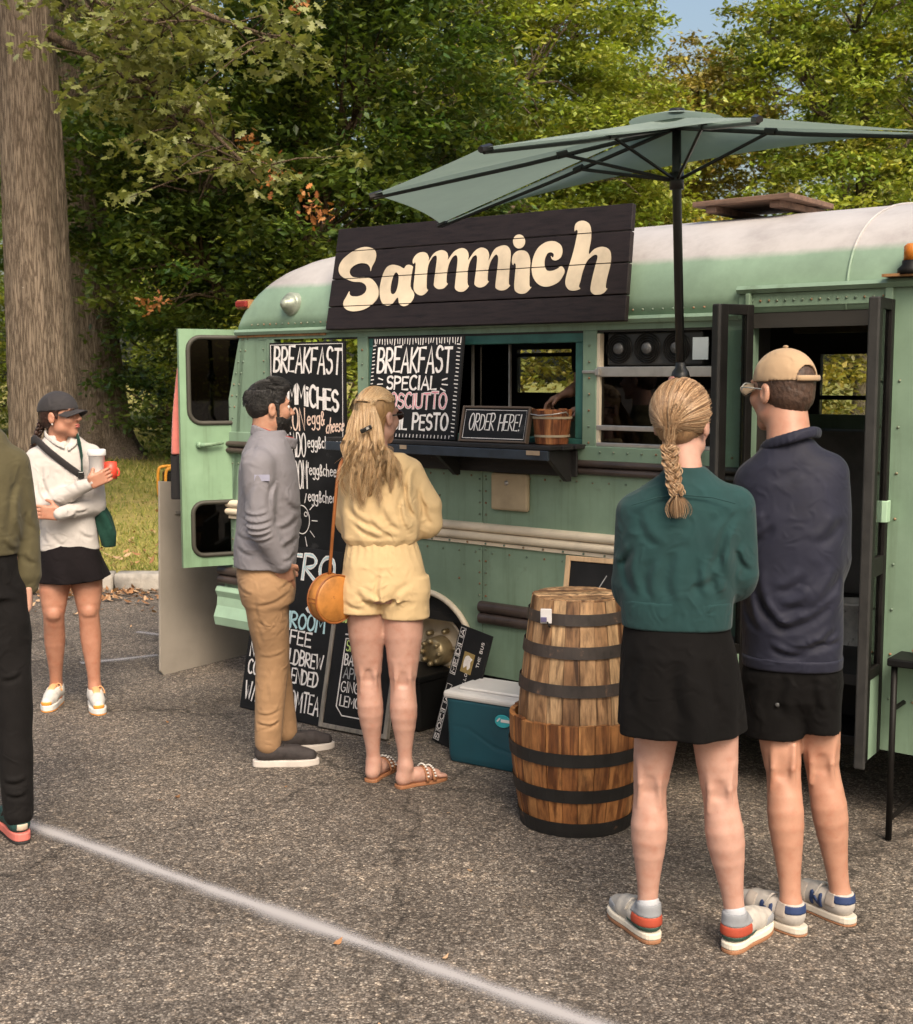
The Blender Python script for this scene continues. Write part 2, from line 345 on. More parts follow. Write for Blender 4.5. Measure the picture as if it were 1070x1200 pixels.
def road_line(name, a, b_, halfw, cover):
    a = np.array(a[:2]); b_ = np.array(b_[:2]); L = np.linalg.norm(b_ - a); c = (a + b_) / 2; ang = math.atan2(*(b_ - a)[::-1])
    o = mk(name, [(-L / 2, -halfw, 0), (L / 2, -halfw, 0), (L / 2, halfw, 0), (-L / 2, halfw, 0)], [[0, 1, 2, 3]], paint_mat(name, halfw, cover), loc=(c[0], c[1], 0.004), rz=ang); o['kind'] = 'structure'
p0, p1 = ground(0, 955), ground(690, 1200); dd = _unit(p1 - p0)
road_line('painted_line', p0 - dd * 2.5, p1 + dd * 1.6, 0.085, 0.50)
road_line('faded_painted_line', ground(95, 778), ground(185, 768), 0.12, 0.36)
road_line('faded_painted_line', ground(160, 741), ground(205, 746), 0.10, 0.34)
# ---- kerb of single stones along the lawn
KY = lambda x: 10.34 + 0.10 * math.sin(x * 0.35) + 0.012 * (x + 2.5) ** 2 * 0.3
kerb = thing('stone_kerb', 'low kerb of rough pale granite stones along the edge of the lawn', 'kerb')
mstone = mat('kerb_stone', (0.36, 0.33, 0.29), 0.85, 0.3, 5.0, 0.6, 45.0, 0.006, spot=(0.15, 0.13, 0.10), spots=(9.0, 0.6))
x = -10.0
while x < 6.0:
    L = random.uniform(0.42, 0.85); nx, ny = 8, 3
    bm = bmesh.new(); bmesh.ops.create_cube(bm, size=1.0); bmesh.ops.subdivide_edges(bm, edges=bm.edges[:], cuts=3, use_grid_fill=True)
    for v in bm.verts:
        p = v.co.normalized() * 0.62; q = v.co * 0.86 + p * 0.14
        q += Vector((random.uniform(-1, 1), random.uniform(-1, 1), random.uniform(-1, 1))) * 0.018
        v.co = Vector((q.x * L * 0.98, q.y * 0.20, (q.z + 0.40) * 0.15))
    me = bpy.data.meshes.new('kerb_stone'); bm.to_mesh(me); bm.free(); me.materials.append(mstone); me.polygons.foreach_set('use_smooth', [True] * len(me.polygons))
    o = bpy.data.objects.new('kerb_stone', me); link(o, kerb); xc = x + L / 2; o.location = (xc, KY(xc), 0.0)
    o.rotation_euler = (0, random.uniform(-.02, .02), math.atan2(KY(xc + .2) - KY(xc - .2), .4) + random.uniform(-.03, .03)); x += L + 0.012
# ---- lawn
def lawn_z(x, y): return 0.115 + 0.40 * np.clip((y - 10.4) / 10.0, 0, 1) ** 0.9 + 0.03 * np.sin(x * .7 + y * .4) * np.clip((y - 10.4) / 3, 0, 1)
def lawn_mat():
    m = bpy.data.materials.new('lawn'); nt, nd, lk, b = nodes_of(m); tc = N(nt, 'ShaderNodeTexCoord'); v = tc.outputs['Object']
    n1 = N(nt, 'ShaderNodeTexNoise', Scale=0.9, Detail=8.0, Roughness=0.7); lk.new(v, n1.inputs['Vector'])
    n2 = N(nt, 'ShaderNodeTexNoise', Scale=26.0, Detail=6.0, Roughness=0.7); lk.new(v, n2.inputs['Vector'])
    c = ramp(nt, n1.outputs[0], [(0.3, (0.13, 0.15, 0.03)), (0.46, (0.27, 0.25, 0.07)), (0.58, (0.36, 0.30, 0.11)), (0.72, (0.26, 0.18, 0.09))]).outputs[0]
    f = ramp(nt, n2.outputs[0], [(0.3, (0.5, 0.5, 0.5)), (0.65, (1.3, 1.3, 1.2))]); c = mixc(nt, 0.8, c, f.outputs[0], 'MULTIPLY')
    lk.new(c, b.inputs['Base Color']); b.inputs['Roughness'].default_value = 0.95; b.inputs['Specular IOR Level'].default_value = 0.1
    bp = N(nt, 'ShaderNodeBump', Strength=0.8, Distance=0.03); lk.new(n2.outputs[0], bp.inputs['Height']); lk.new(bp.outputs[0], b.inputs['Normal']); return m
xs = np.concatenate([np.linspace(-150, -20, 14), np.linspace(-16, 16, 65), np.linspace(20, 150, 14)]); ts = np.concatenate([np.linspace(0, 16, 41), np.array([20, 30, 45, 70, 110, 180, 300])])
V = [];
for t in ts:
    for xx in xs:
        yb = KY(max(-10, min(6, xx))) + 0.06 + t; V.append((xx, yb, float(lawn_z(xx, yb)) if t > 0 else 0.07))
nxl = len(xs); Fc = [[j * nxl + i, j * nxl + i + 1, (j + 1) * nxl + i + 1, (j + 1) * nxl + i] for j in range(len(ts) - 1) for i in range(nxl - 1)]
lw = mk('lawn', V, Fc, lawn_mat(), smooth=True); lw['kind'] = 'structure'
# grass blades (uncountable) in the part of the lawn in view and around it
def blades(n, x0, x1, y0, y1, h, seed, tints):
    r = np.random.default_rng(seed); X = r.uniform(x0, x1, n); Y = y0 + (y1 - y0) * r.uniform(0, 1, n) ** 1.7; Z = lawn_z(X, Y) - 0.005
    keep = (np.sin(X * 2.1 + 1.3 * np.sin(Y * 1.7)) + r.normal(0, .8, n)) > -0.9; X, Y, Z = X[keep], Y[keep], Z[keep]; n = len(X)
    a = r.uniform(0, 6.28, n); hh = h * r.uniform(.5, 1.4, n) * (1 + (Y - y0) * 0.05); wd = 0.006 * (1 + (Y - y0) * 0.12)
    le = r.normal(0, .5, (n, 2)) * hh[:, None]
    v = np.empty((n, 3, 3)); v[:, 0] = np.stack([X - np.cos(a) * wd, Y - np.sin(a) * wd, Z], 1); v[:, 1] = np.stack([X + np.cos(a) * wd, Y + np.sin(a) * wd, Z], 1); v[:, 2] = np.stack([X + le[:, 0], Y + le[:, 1], Z + hh], 1)
    t = np.array(tints)[r.integers(0, len(tints), n)] * r.uniform(.7, 1.25, (n, 1)); t = np.repeat(np.concatenate([t, np.ones((n, 1))], 1)[:, None], 3, 1)
    return v.reshape(-1, 3), np.arange(n * 3).reshape(-1, 3), t.reshape(-1, 4)
def tint_mat(name, rough=0.6, trans=0.0, spec=0.3, noise=0.0):
    if name in MATS: return MATS[name]
    m = bpy.data.materials.new(name); nt, nd, lk, b = nodes_of(m); a = N(nt, 'ShaderNodeAttribute', attribute_name='tint'); c = a.outputs['Color']
    if noise:
        tc = N(nt, 'ShaderNodeTexCoord'); n = N(nt, 'ShaderNodeTexNoise', Scale=noise, Detail=4.0); lk.new(tc.outputs['Object'], n.inputs['Vector'])
        r_ = ramp(nt, n.outputs[0], [(0.3, (0.6, 0.6, 0.6)), (0.7, (1.35, 1.35, 1.35))]); c = mixc(nt, 1.0, c, r_.outputs[0], 'MULTIPLY')
    lk.new(c, b.inputs['Base Color']); b.inputs['Roughness'].default_value = rough; b.inputs['Specular IOR Level'].default_value = spec
    if trans:
        t = N(nt, 'ShaderNodeBsdfTranslucent'); tc_ = mixc(nt, 1.0, c, (1.25, 1.25, 0.55), 'MULTIPLY'); lk.new(tc_, t.inputs[0]); mx = N(nt, 'ShaderNodeMixShader'); mx.inputs[0].default_value = trans
        lk.new(b.outputs[0], mx.inputs[1]); lk.new(t.outputs[0], mx.inputs[2]); lk.new(mx.outputs[0], nd['Material Output'].inputs[0])
    MATS[name] = m; return m
v, f, t = blades(70000, -9, 1, 10.5, 26, 0.045, 3, [(0.22, 0.24, 0.045), (0.32, 0.30, 0.08), (0.38, 0.32, 0.12), (0.15, 0.19, 0.04)])
o = mk('grass', v, f, tint_mat('grass_blade', 0.7, 0.25), attr=t, kind='stuff'); tag(o, 'short dry patchy grass on the lawn behind the kerb', 'grass')
def litter(pts, size, seed, tints, up=0.006):
    r = np.random.default_rng(seed); n = len(pts); a = r.uniform(0, 6.28, n); s = size * r.uniform(.6, 1.4, n)
    U = np.stack([np.cos(a), np.sin(a), r.normal(0, .35, n)], 1) * s[:, None]; W = np.stack([-np.sin(a), np.cos(a), r.normal(0, .35, n)], 1) * (s * .45)[:, None]
    c = pts + np.array([0, 0, up]); curl = np.array([0, 0, 1]) * (s * r.uniform(.05, .4, n))[:, None]
    c[:, 2] += np.abs(U[:, 2]) + np.abs(W[:, 2])
    v = np.stack([c - U + curl, c - W * .9 - U * .2, c + W * 1.0 - U * .1, c + U * .3 - W * 1.0, c + U * .4 + W * .8, c + U + curl], 1)
    base = np.arange(n)[:, None, None] * 6; f = (base + np.array([[[0, 1, 2, 2]], [[1, 3, 4, 2]], [[3, 5, 4, 4]]]).reshape(1, 3, 4)).reshape(-1, 4)
    fl = [list(dict.fromkeys(q)) for q in f.tolist()]
    t = np.array(tints)[r.integers(0, len(tints), n)] * r.uniform(.65, 1.25, (n, 1)); t = np.repeat(np.concatenate([t, np.ones((n, 1))], 1)[:, None], 6, 1)
    return v.reshape(-1, 3), fl, t.reshape(-1, 4)
BR = [(0.30, 0.15, 0.07), (0.40, 0.22, 0.11), (0.22, 0.11, 0.05), (0.46, 0.30, 0.18)]
r = np.random.default_rng(11); n = 1500; X = r.uniform(-7.5, -0.4, n); Y = np.array([KY(q) for q in X]) - 0.1 - np.abs(r.normal(0, .38, n)); A = np.stack([X, Y, np.zeros(n)], 1)
n = 700; X = r.uniform(-8, -0.5, n); Y = np.array([KY(q) for q in X]) + 0.15 + np.abs(r.normal(0, 1.1, n)); A = np.concatenate([A, np.stack([X, Y, lawn_z(X, Y) + 0.01], 1)])
v, f, t = litter(A, 0.030, 5, BR); o = mk('leaf_litter', v, f, tint_mat('dead_leaf', 0.85, 0.1), attr=t, kind='stuff'); tag(o, 'brown fallen leaves drifted along the stone kerb', 'leaves')
n = 60; A = np.stack([r.uniform(-2.5, 2.0, n), r.uniform(3.0, 9.0, n), np.zeros(n)], 1); v, f, t = litter(A, 0.014, 6, BR, 0.002)
o = mk('debris', v, f, tint_mat('dead_leaf'), attr=t, kind='stuff'); tag(o, 'tiny bits of dead leaf scattered on the asphalt', 'leaves')
# ---- trees
OAK = np.array([(0, 0), (.05, .12), (.20, .20), (.10, .33), (.30, .45), (.13, .58), (.26, .74), (.08, .82), (0, 1.0)])
def oak_leaf():
    R = OAK; L = R[::-1][1:-1] * np.array([-1, 1]); return np.concatenate([R, L])   # 16 points
def leaves(C, size, seed, tints, shape='oval', clus_t=None, up=0.75, curl=0.25):
    r = np.random.default_rng(seed); n = len(C); nor = r.normal(0, 1, (n, 3)); nor[:, 2] = np.abs(nor[:, 2]) + up * 1.6; nor /= np.linalg.norm(nor, axis=1)[:, None]
    d = r.normal(0, 1, (n, 3)); d[:, 2] -= 0.55; d -= nor * (d * nor).sum(1)[:, None]; d /= np.linalg.norm(d, axis=1)[:, None]; s_ = np.cross(nor, d)
    sz = size * r.uniform(.65, 1.3, n)[:, None]
    if shape == 'oak': P = oak_leaf()
    else: P = np.array([(0, 0), (.27, .38), (0, 1.0), (-.27, .38)])
    k = len(P); v = np.empty((n, k, 3))
    for i, (a, b) in enumerate(P): v[:, i] = C + (s_ * a + d * b - nor * (abs(a) * curl * 1.2 + b * b * curl * .5)) * sz
    f = (np.arange(n)[:, None] * k + np.arange(k)[None]); 
    if shape == 'oak':   # two halves sharing the midrib
        h1 = [0, 1, 2, 3, 4, 5, 6, 7, 8]; h2 = [8, 9, 10, 11, 12, 13, 14, 15, 0]; base = np.arange(n)[:, None] * k
        f = np.concatenate([base + np.array(h1), base + np.array(h2)]); f = f.tolist()
    else: f = f.tolist()
    t = np.array(tints)[r.integers(0, len(tints), n)] * r.uniform(.75, 1.2, (n, 1))
    if clus_t is not None: t = t * clus_t
    t = np.repeat(np.concatenate([t, np.ones((n, 1))], 1)[:, None], k, 1)
    return v.reshape(-1, 3), f, t.reshape(-1, 4)
def bark_mat(name, dark, light):
    if name in MATS: return MATS[name]
    m = bpy.data.materials.new(name); nt, nd, lk, b = nodes_of(m); tc = N(nt, 'ShaderNodeTexCoord'); mp = N(nt, 'ShaderNodeMapping'); mp.inputs['Scale'].default_value = (1, 1, 0.06)
    lk.new(tc.outputs['Object'], mp.inputs[0]); vo = N(nt, 'ShaderNodeTexVoronoi', Scale=50.0); vo.feature = 'DISTANCE_TO_EDGE'
    nz = N(nt, 'ShaderNodeTexNoise', Scale=9.0, Detail=8.0, Roughness=0.7); lk.new(mp.outputs[0], nz.inputs['Vector'])
    vm = N(nt, 'ShaderNodeVectorMath', operation='MULTIPLY_ADD'); lk.new(nz.outputs['Color'], vm.inputs[0]); vm.inputs[1].default_value = (0.10, 0.10, 0.05); lk.new(mp.outputs[0], vm.inputs[2]); lk.new(vm.outputs[0], vo.inputs['Vector'])
    c = ramp(nt, vo.outputs['Distance'], [(0.0, dark), (0.22, light)]).outputs[0]
    lich = N(nt, 'ShaderNodeTexNoise', Scale=14.0, Detail=9.0, Roughness=0.75); lk.new(tc.outputs['Object'], lich.inputs['Vector'])
    ls = ramp(nt, lich.outputs[0], [(0.66, (0, 0, 0)), (0.69, (1, 1, 1))]); c = mixc(nt, ls.outputs[0], c, (0.44, 0.40, 0.33))
    vv = ramp(nt, nz.outputs[0], [(0.3, (0.65, 0.65, 0.65)), (0.7, (1.2, 1.2, 1.2))]); c = mixc(nt, 1.0, c, vv.outputs[0], 'MULTIPLY')
    lk.new(c, b.inputs['Base Color']); b.inputs['Roughness'].default_value = 0.95; b.inputs['Specular IOR Level'].default_value = 0.15
    bp = N(nt, 'ShaderNodeBump', Strength=0.8, Distance=0.02); lk.new(vo.outputs['Distance'], bp.inputs['Height']); lk.new(bp.outputs[0], b.inputs['Normal'])
    MATS[name] = m; return m
M_BARK = bark_mat('oak_bark', (0.075, 0.055, 0.040), (0.255, 0.200, 0.150)); M_BARK2 = bark_mat('dark_bark', (0.05, 0.035, 0.024), (0.19, 0.135, 0.09))
def trunk_mesh(mb, pts, rs, n=28, rough=0.05, seed=0, flare=0.0, ridge=0.0, sub_=6):
    r = np.random.default_rng(seed); ph = r.uniform(0, 6.28, 5); P = smoothpoly(pts, False, sub_); T = np.linspace(0, 1, len(P)); R = np.interp(T, np.linspace(0, 1, len(rs)), rs)
    vs = []
    for i, p in enumerate(P):
        z = p[2] - P[0][2]
        for k in range(n):
            a = 2 * math.pi * k / n; w_ = 1 + rough * (math.sin(3 * a + ph[0] + z * .5) + .6 * math.sin(7 * a + ph[1] + z * 1.1) + .5 * math.sin(13 * a + ph[2] + z * 2))
            fl = 1 + flare * math.exp(-z / 0.28) * (1 + .45 * math.sin(5 * a + ph[3]))
            if ridge:
                pw = 1.6 * math.sin(z * 1.1 + ph[1]) + 1.1 * math.sin(z * 2.9 + 3 * a + ph[2]) + .9 * math.sin(z * 6.1 + 5 * a + ph[0]); rd_ = abs(math.sin(17 * a + pw)) ** .6 * (.55 + .45 * math.sin(z * 13 + 9 * math.sin(4 * a + ph[3]) + pw * 2)); rd2 = abs(math.sin(31 * a - pw * 1.6 + z * 1.7)); w_ += ridge * (rd_ + .5 * rd2 - .7)
            vs.append((p[0] + math.cos(a) * R[i] * w_ * fl, p[1] + math.sin(a) * R[i] * w_ * fl, p[2]))
    mb.add(vs, [[i * n + k, i * n + (k + 1) % n, (i + 1) * n + (k + 1) % n, (i + 1) * n + k] for i in range(len(P) - 1) for k in range(n)])
def crown(lobes, nclus, per, lsize, seed, tints, shape='oval', spread=(.42, .42, .13), shell=0.62):
    """leaf sprays through the lobes' volume: (x,y,z, rx,ry,rz) per lobe"""
    r = np.random.default_rng(seed); L = np.array(lobes); wgt = (L[:, 3] * L[:, 4] * L[:, 5]) ** 0.75; wgt /= wgt.sum(); ids = r.choice(len(L), nclus, p=wgt)
    d = r.normal(0, 1, (nclus, 3)); d /= np.linalg.norm(d, axis=1)[:, None]; rad = r.uniform(shell, 1.08, nclus)[:, None] ** 0.7
    cc = L[ids, :3] + d * L[ids, 3:6] * rad
    ct = 1 + r.normal(0, .24, (nclus, 1)) * np.array([1, 1, .6]); ct[:, :1] *= 1 + r.normal(0, .10, (nclus, 1))
    m = nclus * per; C = np.repeat(cc, per, 0); q = np.clip(r.normal(0, .5, (m, 3)), -1.1, 1.1) * np.array(spread) * np.repeat(r.uniform(.7, 1.35, (nclus, 1)), per, 0); C = C + q; C[:, 2] -= 0.35 * (q[:, 0] ** 2 + q[:, 1] ** 2)
    return cc, leaves(C, lsize, seed + 1, tints, shape, np.repeat(np.clip(ct, .55, 1.5), per, 0))
DG = [(0.085, 0.130, 0.025), (0.060, 0.098, 0.022), (0.125, 0.170, 0.032)]
LG = [(0.26, 0.31, 0.045), (0.19, 0.245, 0.04), (0.34, 0.37, 0.075)]
YG = [(0.33, 0.29, 0.07), (0.28, 0.27, 0.06), (0.38, 0.31, 0.10)]
M_LEAF = tint_mat('leaf', 0.40, 0.33, 0.5)
def make_tree(name, label, group, trunk, rs, lobes, nclus, per, lsize, seed, tints, bark, shape='oval', flare=0.5, n=24, spread=(.42, .42, .13), rough=.05, ridge=0.0, sub_=6):
    o = thing(name, label, 'tree', (0, 0, 0), 0, group); mb = MB(); trunk_mesh(mb, trunk, rs, n, rough, seed, flare, ridge, sub_)
    r = random.Random(seed); tp = smoothpoly(trunk, False, 6)
    cc, (v, f, t) = crown(lobes, nclus, per, lsize, seed, tints, shape, spread)
    for L in lobes:                                   # limbs from trunk into each lobe, then boughs to sprays
        c = Vector(L[:3]); zs = max(tp[0][2] + 1.2, c.z - r.uniform(1.0, 2.6)); b = Vector(tp[np.argmin(abs(tp[:, 2] - zs))]); mid = b.lerp(c, .5) + Vector((r.uniform(-.3, .3), r.uniform(-.3, .3), r.uniform(.1, .5)))
        r0 = rs[-1] * .55; mb.tube(smoothpoly([b, mid, c], False, 5), np.linspace(r0, .03, 11).tolist(), 7)
        near = cc[np.argsort(((cc - np.array(L[:3])) ** 2).sum(1))[:60]]
        for k in range(14):
            e = Vector(near[r.randrange(len(near))]); s_ = mid.lerp(c, r.random()); mb.tube([s_, s_.lerp(e, .5) + Vector((0, 0, r.uniform(0, .25))), e], [.028, .018, .006], 5)
    mb.build('trunk', bark, o, smooth=True); mk('crown', v, f, M_LEAF, o, attr=t)
    return o
def at(px, py, d): # world point at depth d for a pixel
    r_ = ray(px, py); return CAM + r_ * (d / r_[1])
# nearest oak: thick straight trunk at the left edge, low limb with lobed leaves reaching right
a_, b_, c_ = at(52, 535, 13.0), at(46, 380, 13.0), at(27, 0, 13.0); zb = float(lawn_z(a_[0], 13.0))
T1 = make_tree('oak_tree', 'large oak with thick lit trunk at the left edge of the photo', 'oaks on the lawn', [(a_[0], 13, zb - .1), tuple(b_), tuple(c_), (c_[0] - .2, 13.1, 8.5)], [.345, .325, .275, .22],
    [(-5.5, 13.5, 9, 2.4, 2.4, 1.6), (-2.6, 13.2, 8.2, 2.0, 2.0, 1.4), (-4, 11.6, 7.6, 2, 1.6, 1.2)], 200, 26, .17, 21, DG, M_BARK, 'oval', .35, 140, rough=.02, ridge=.035, sub_=56)
mb = MB(); RR = random.Random(4); sprays = []
limbs = [[at(60, -60, 12.9), at(150, -25, 12.2), at(250, 20, 11.4), at(325, 45, 11.0)], [at(58, 40, 12.9), at(140, 85, 12.2), at(220, 130, 11.6), at(300, 205, 11.2)], [at(60, -30, 12.9), at(130, 40, 12.3), at(180, 110, 12.0), at(235, 175, 11.8)],
         [at(58, -40, 12.9), at(100, -10, 12.1), at(150, 20, 11.6), at(215, 25, 11.2)]]
for L in limbs:
    P = smoothpoly(L, False, 8); mb.tube(P, np.linspace(.05, .008, len(P)).tolist(), 7)
    for k in range(30):
        t_ = RR.uniform(.35, 1.0); p = P[int(t_ * (len(P) - 1))]; e = p + np.array([RR.gauss(0, .32), RR.gauss(0, .3), RR.gauss(-.06, .16)]); mb.tube([p, (p + e) / 2 + np.array([0, 0, .04]), e], [.010, .007, .003], 4); sprays.append(e)
C = np.repeat(np.array(sprays), 24, 0) + RNG.normal(0, .5, (len(sprays) * 24, 3)) * np.array([.24, .24, .10])
v, f, t = leaves(C, .122, 77, [(0.22, 0.235, 0.075), (0.17, 0.19, 0.055), (0.27, 0.28, 0.11)], 'oak', None, .55)
mb.build('bough', M_BARK2, T1, smooth=True); mk('low_foliage', v, f, M_LEAF, T1, attr=t)
# dead rusty sprays
RC = [at(q[0], q[1], q[2]) for q in ((290, 160, 15.5), (308, 195, 15.5), (322, 208, 15.5), (333, 202, 15.5), (362, 232, 15.2), (366, 250, 15.2), (380, 250, 15.2), (187, 352, 16), (172, 356, 16), (350, 2, 15))]
C = np.repeat(np.array(RC), 15, 0) + RNG.normal(0, .5, (len(RC) * 15, 3)) * np.array([.13, .13, .16]); v, f, t = leaves(C, .10, 78, [(0.42, 0.17, 0.055), (0.34, 0.13, 0.05), (0.5, 0.24, 0.09)], 'oak', None, .2)
T2b = at(122, 535, 20.0); zb = float(lawn_z(T2b[0], 20))
T2 = make_tree('oak_tree', 'oak with dark trunk flaring at its base behind the woman in the dark cap', 'oaks on the lawn', [(T2b[0], 20, zb - .1), tuple(at(112, 420, 20)), tuple(at(88, 150, 20)), tuple(at(80, -50, 20)), tuple(at(76, -150, 20.2))], [.46, .40, .34, .28, .2],
    [(-7.2, 20.5, 6.5, 2.6, 2.4, 2.0), (-4.2, 19.4, 6.6, 2.4, 2.2, 1.9), (-5.8, 21, 9, 3, 2.6, 1.8), (-3.0, 20.2, 4.6, 1.6, 1.5, 1.2)], 420, 70, .135, 22, DG, M_BARK, 'oval', .8, 110, rough=.03, ridge=.04, sub_=34)
T3 = make_tree('oak_tree', 'dense dark green oak filling the gap between the big trunks and the plank sign', 'oaks on the lawn', [(-2.1, 18, .4), (-2.0, 18, 3), (-2.15, 18, 5.5), (-2.0, 18, 8)], [.17, .15, .12, .07],
    [(-3.4, 17.6, 5.0, 1.7, 1.5, 1.4), (-1.0, 17.6, 5.6, 1.8, 1.5, 1.5), (-2.2, 17.4, 7.2, 2.2, 1.8, 1.4), (-3.6, 17.8, 3.3, 1.4, 1.3, .9), (-1.6, 17.2, 3.9, 1.4, 1.2, .9), (-4.6, 18.2, 4.4, 1.4, 1.4, 1.2), (-0.2, 18.4, 4.2, 1.0, 1.2, 1.0)], 820, 66, .125, 23, DG, M_BARK2)
mk('dead_foliage', v, f, tint_mat('dead_leaf'), T3, attr=t)
T4 = make_tree('slender_tree', 'tall tree with a straight brown trunk rising behind the left half of the parasol', 'trees behind the bus', [(.0, 21.5, .4), (-.05, 21.5, 3), (-.1, 21.5, 6), (.05, 21.5, 9)], [.20, .18, .15, .09],
    [(-1.2, 21.2, 6.5, 1.7, 1.5, 1.7), (1.5, 22.2, 6.9, 1.6, 1.5, 1.4), (.4, 22.6, 8.6, 2.0, 1.8, 1.1), (1.2, 22.6, 4.7, 1.5, 1.2, 1.2), (-.8, 22.4, 3.9, 1.4, 1.2, 1.0), (2.7, 22.4, 5.3, 1.2, 1.2, 1.0)], 640, 66, .125, 24, LG, M_BARK)
T5 = make_tree('broad_tree', 'broad light green tree behind the right end of the parasol', 'trees behind the bus', [(8.2, 26, .5), (8.3, 26, 3), (8.1, 26, 6), (8.3, 26, 8)], [.24, .2, .16, .1],
    [(6.9, 25.6, 7.0, 1.7, 1.6, 1.5), (9.4, 25.4, 7.2, 2.0, 1.8, 1.8), (8.0, 25.6, 9.3, 1.9, 1.8, 1.4), (7.4, 25, 5.0, 1.8, 1.5, 1.1), (9.6, 25, 4.9, 1.9, 1.5, 1.2), (11, 26, 8.6, 1.8, 1.8, 1.8), (6.0, 25.6, 8.4, .9, 1, .8)], 760, 68, .135, 25, LG, M_BARK)
T6 = make_tree('yellowing_tree', 'small yellowing tree in the gap of sky behind the parasol hub', 'trees behind the bus', [(4.5, 27, .5), (4.5, 27, 3), (4.4, 27, 5.5)], [.16, .13, .06],
    [(3.9, 26.6, 6.4, 1.3, 1.4, 1.3), (5.4, 26.6, 6.6, 1.2, 1.4, 1.4), (4.5, 26.4, 4.2, 2.0, 1.4, 1.0), (4.9, 27.2, 7.9, .9, .9, .7), (3.6, 27.2, 7.6, .7, .8, .6)], 380, 66, .125, 26, YG, M_BARK2)
T7 = make_tree('leafy_tree', 'leafy light green tree left of the gap of sky', 'trees behind the bus', [(2.7, 25, .5), (2.8, 25, 3), (2.6, 25, 6), (2.7, 25, 8)], [.18, .15, .12, .06],
    [(2.0, 24.6, 6.6, 1.3, 1.4, 1.4), (3.2, 24.7, 6.2, 1.2, 1.3, 1.2), (2.3, 25, 8.4, 1.5, 1.5, 1.2), (2.8, 24.3, 4.4, 1.7, 1.3, 1.1)], 460, 66, .125, 27, LG, M_BARK2)
# far copies close the view; each a tree of its own
far = [(T3, -7.5, 33, 1.1, 0.4, 'oak in shade farthest back at the left edge'), (T5, -11.5, 36, 1.2, 1.2, 'broad tree far back left of the big oak trunk'), (T4, -5.3, 33, 1.1, 2.1, 'tall thin trunk far back between the oak and the open rear door'), (T4, -6.1, 30, .8, 3.3, 'shorter thin trunk far back beside the flaring oak'),
       (T5, -1.0, 37, 1.25, 4.0, 'broad tree far back behind the plank sign'), (T7, 1.6, 40, 1.2, .7, 'leafy tree far back behind the slender tree'), (T5, 12.5, 38, 1.2, 2.7, 'broad tree far back at the right edge'), (T7, 6.6, 38, .95, 5.1, 'leafy tree far back below the gap of sky'), (T3, 3.4, 36, .8, 1.9, 'dark oak far back under the parasol'), (T4, 14.5, 30, 1.2, .3, 'tall tree at the right edge behind the bus'), (T3, -13, 26, 1.1, 2.2, 'dark oak left of the photo edge')]
for i, (src, X, Y, sc_, rz, lb) in enumerate(far):
    c = empty_copy(src); base = np.array({T3: (-2.1, 18), T4: (0, 21.5), T5: (8.2, 26), T7: (2.7, 25)}[src]); ca, sa = math.cos(rz) * sc_, math.sin(rz) * sc_
    c.location = (X - (ca * base[0] - sa * base[1]), Y - (sa * base[0] + ca * base[1]), .5 * (1 - sc_)); c.rotation_euler[2] = rz; c.scale = (sc_,) * 3; c['label'] = lb; c['group'] = 'trees far back'
# low shrubs under the trees
def shrub(label, X, Y, h, rr, seed, tints):
    o = thing('shrub', label, 'shrub', (X, Y, float(lawn_z(X, Y))), 0, 'shrubs under the trees'); cc, (v, f, t) = crown([(0, 0, h * .55, rr, rr * .8, h * .5), (rr * .5, 0, h * .8, rr * .6, rr * .6, h * .35)], int(90 * rr * h / 2), 60, .11, seed, tints)
    mb = MB(); rd = random.Random(seed)
    for k in range(7): e = cc[rd.randrange(len(cc))]; mb.tube([(rd.uniform(-.1, .1), rd.uniform(-.1, .1), 0), e * .5 + np.array([0, 0, .2]), e], [.03, .02, .006], 5)
    mb.build('stem', M_BARK2, o); mk('foliage', v, f, M_LEAF, o, attr=t); return o
shrub('bright bushy sapling seen just left of the plank sign above the bus roof', -1.75, 17.0, 2.9, 1.15, 41, LG)
shrub('dark shrub behind the top of the open rear door', -3.9, 19.5, 2.6, 1.5, 42, DG)
shrub('light shrub behind the thin far trunks', -7.6, 38, 3.4, 2.6, 43, LG)
shrub('light shrub left of the big oak trunk', -10.4, 28, 3.0, 2.2, 44, LG)
shrub('wide shrub seen through the serving window', 1.2, 18.5, 2.6, 1.8, 45, YG)
shrub('golden shrub seen through the open folding door', 3.9, 17.0, 2.7, 1.7, 46, YG)
shrub('low green shrub between the oak and the rear door', -4.9, 27, 2.8, 1.8, 47, LG)
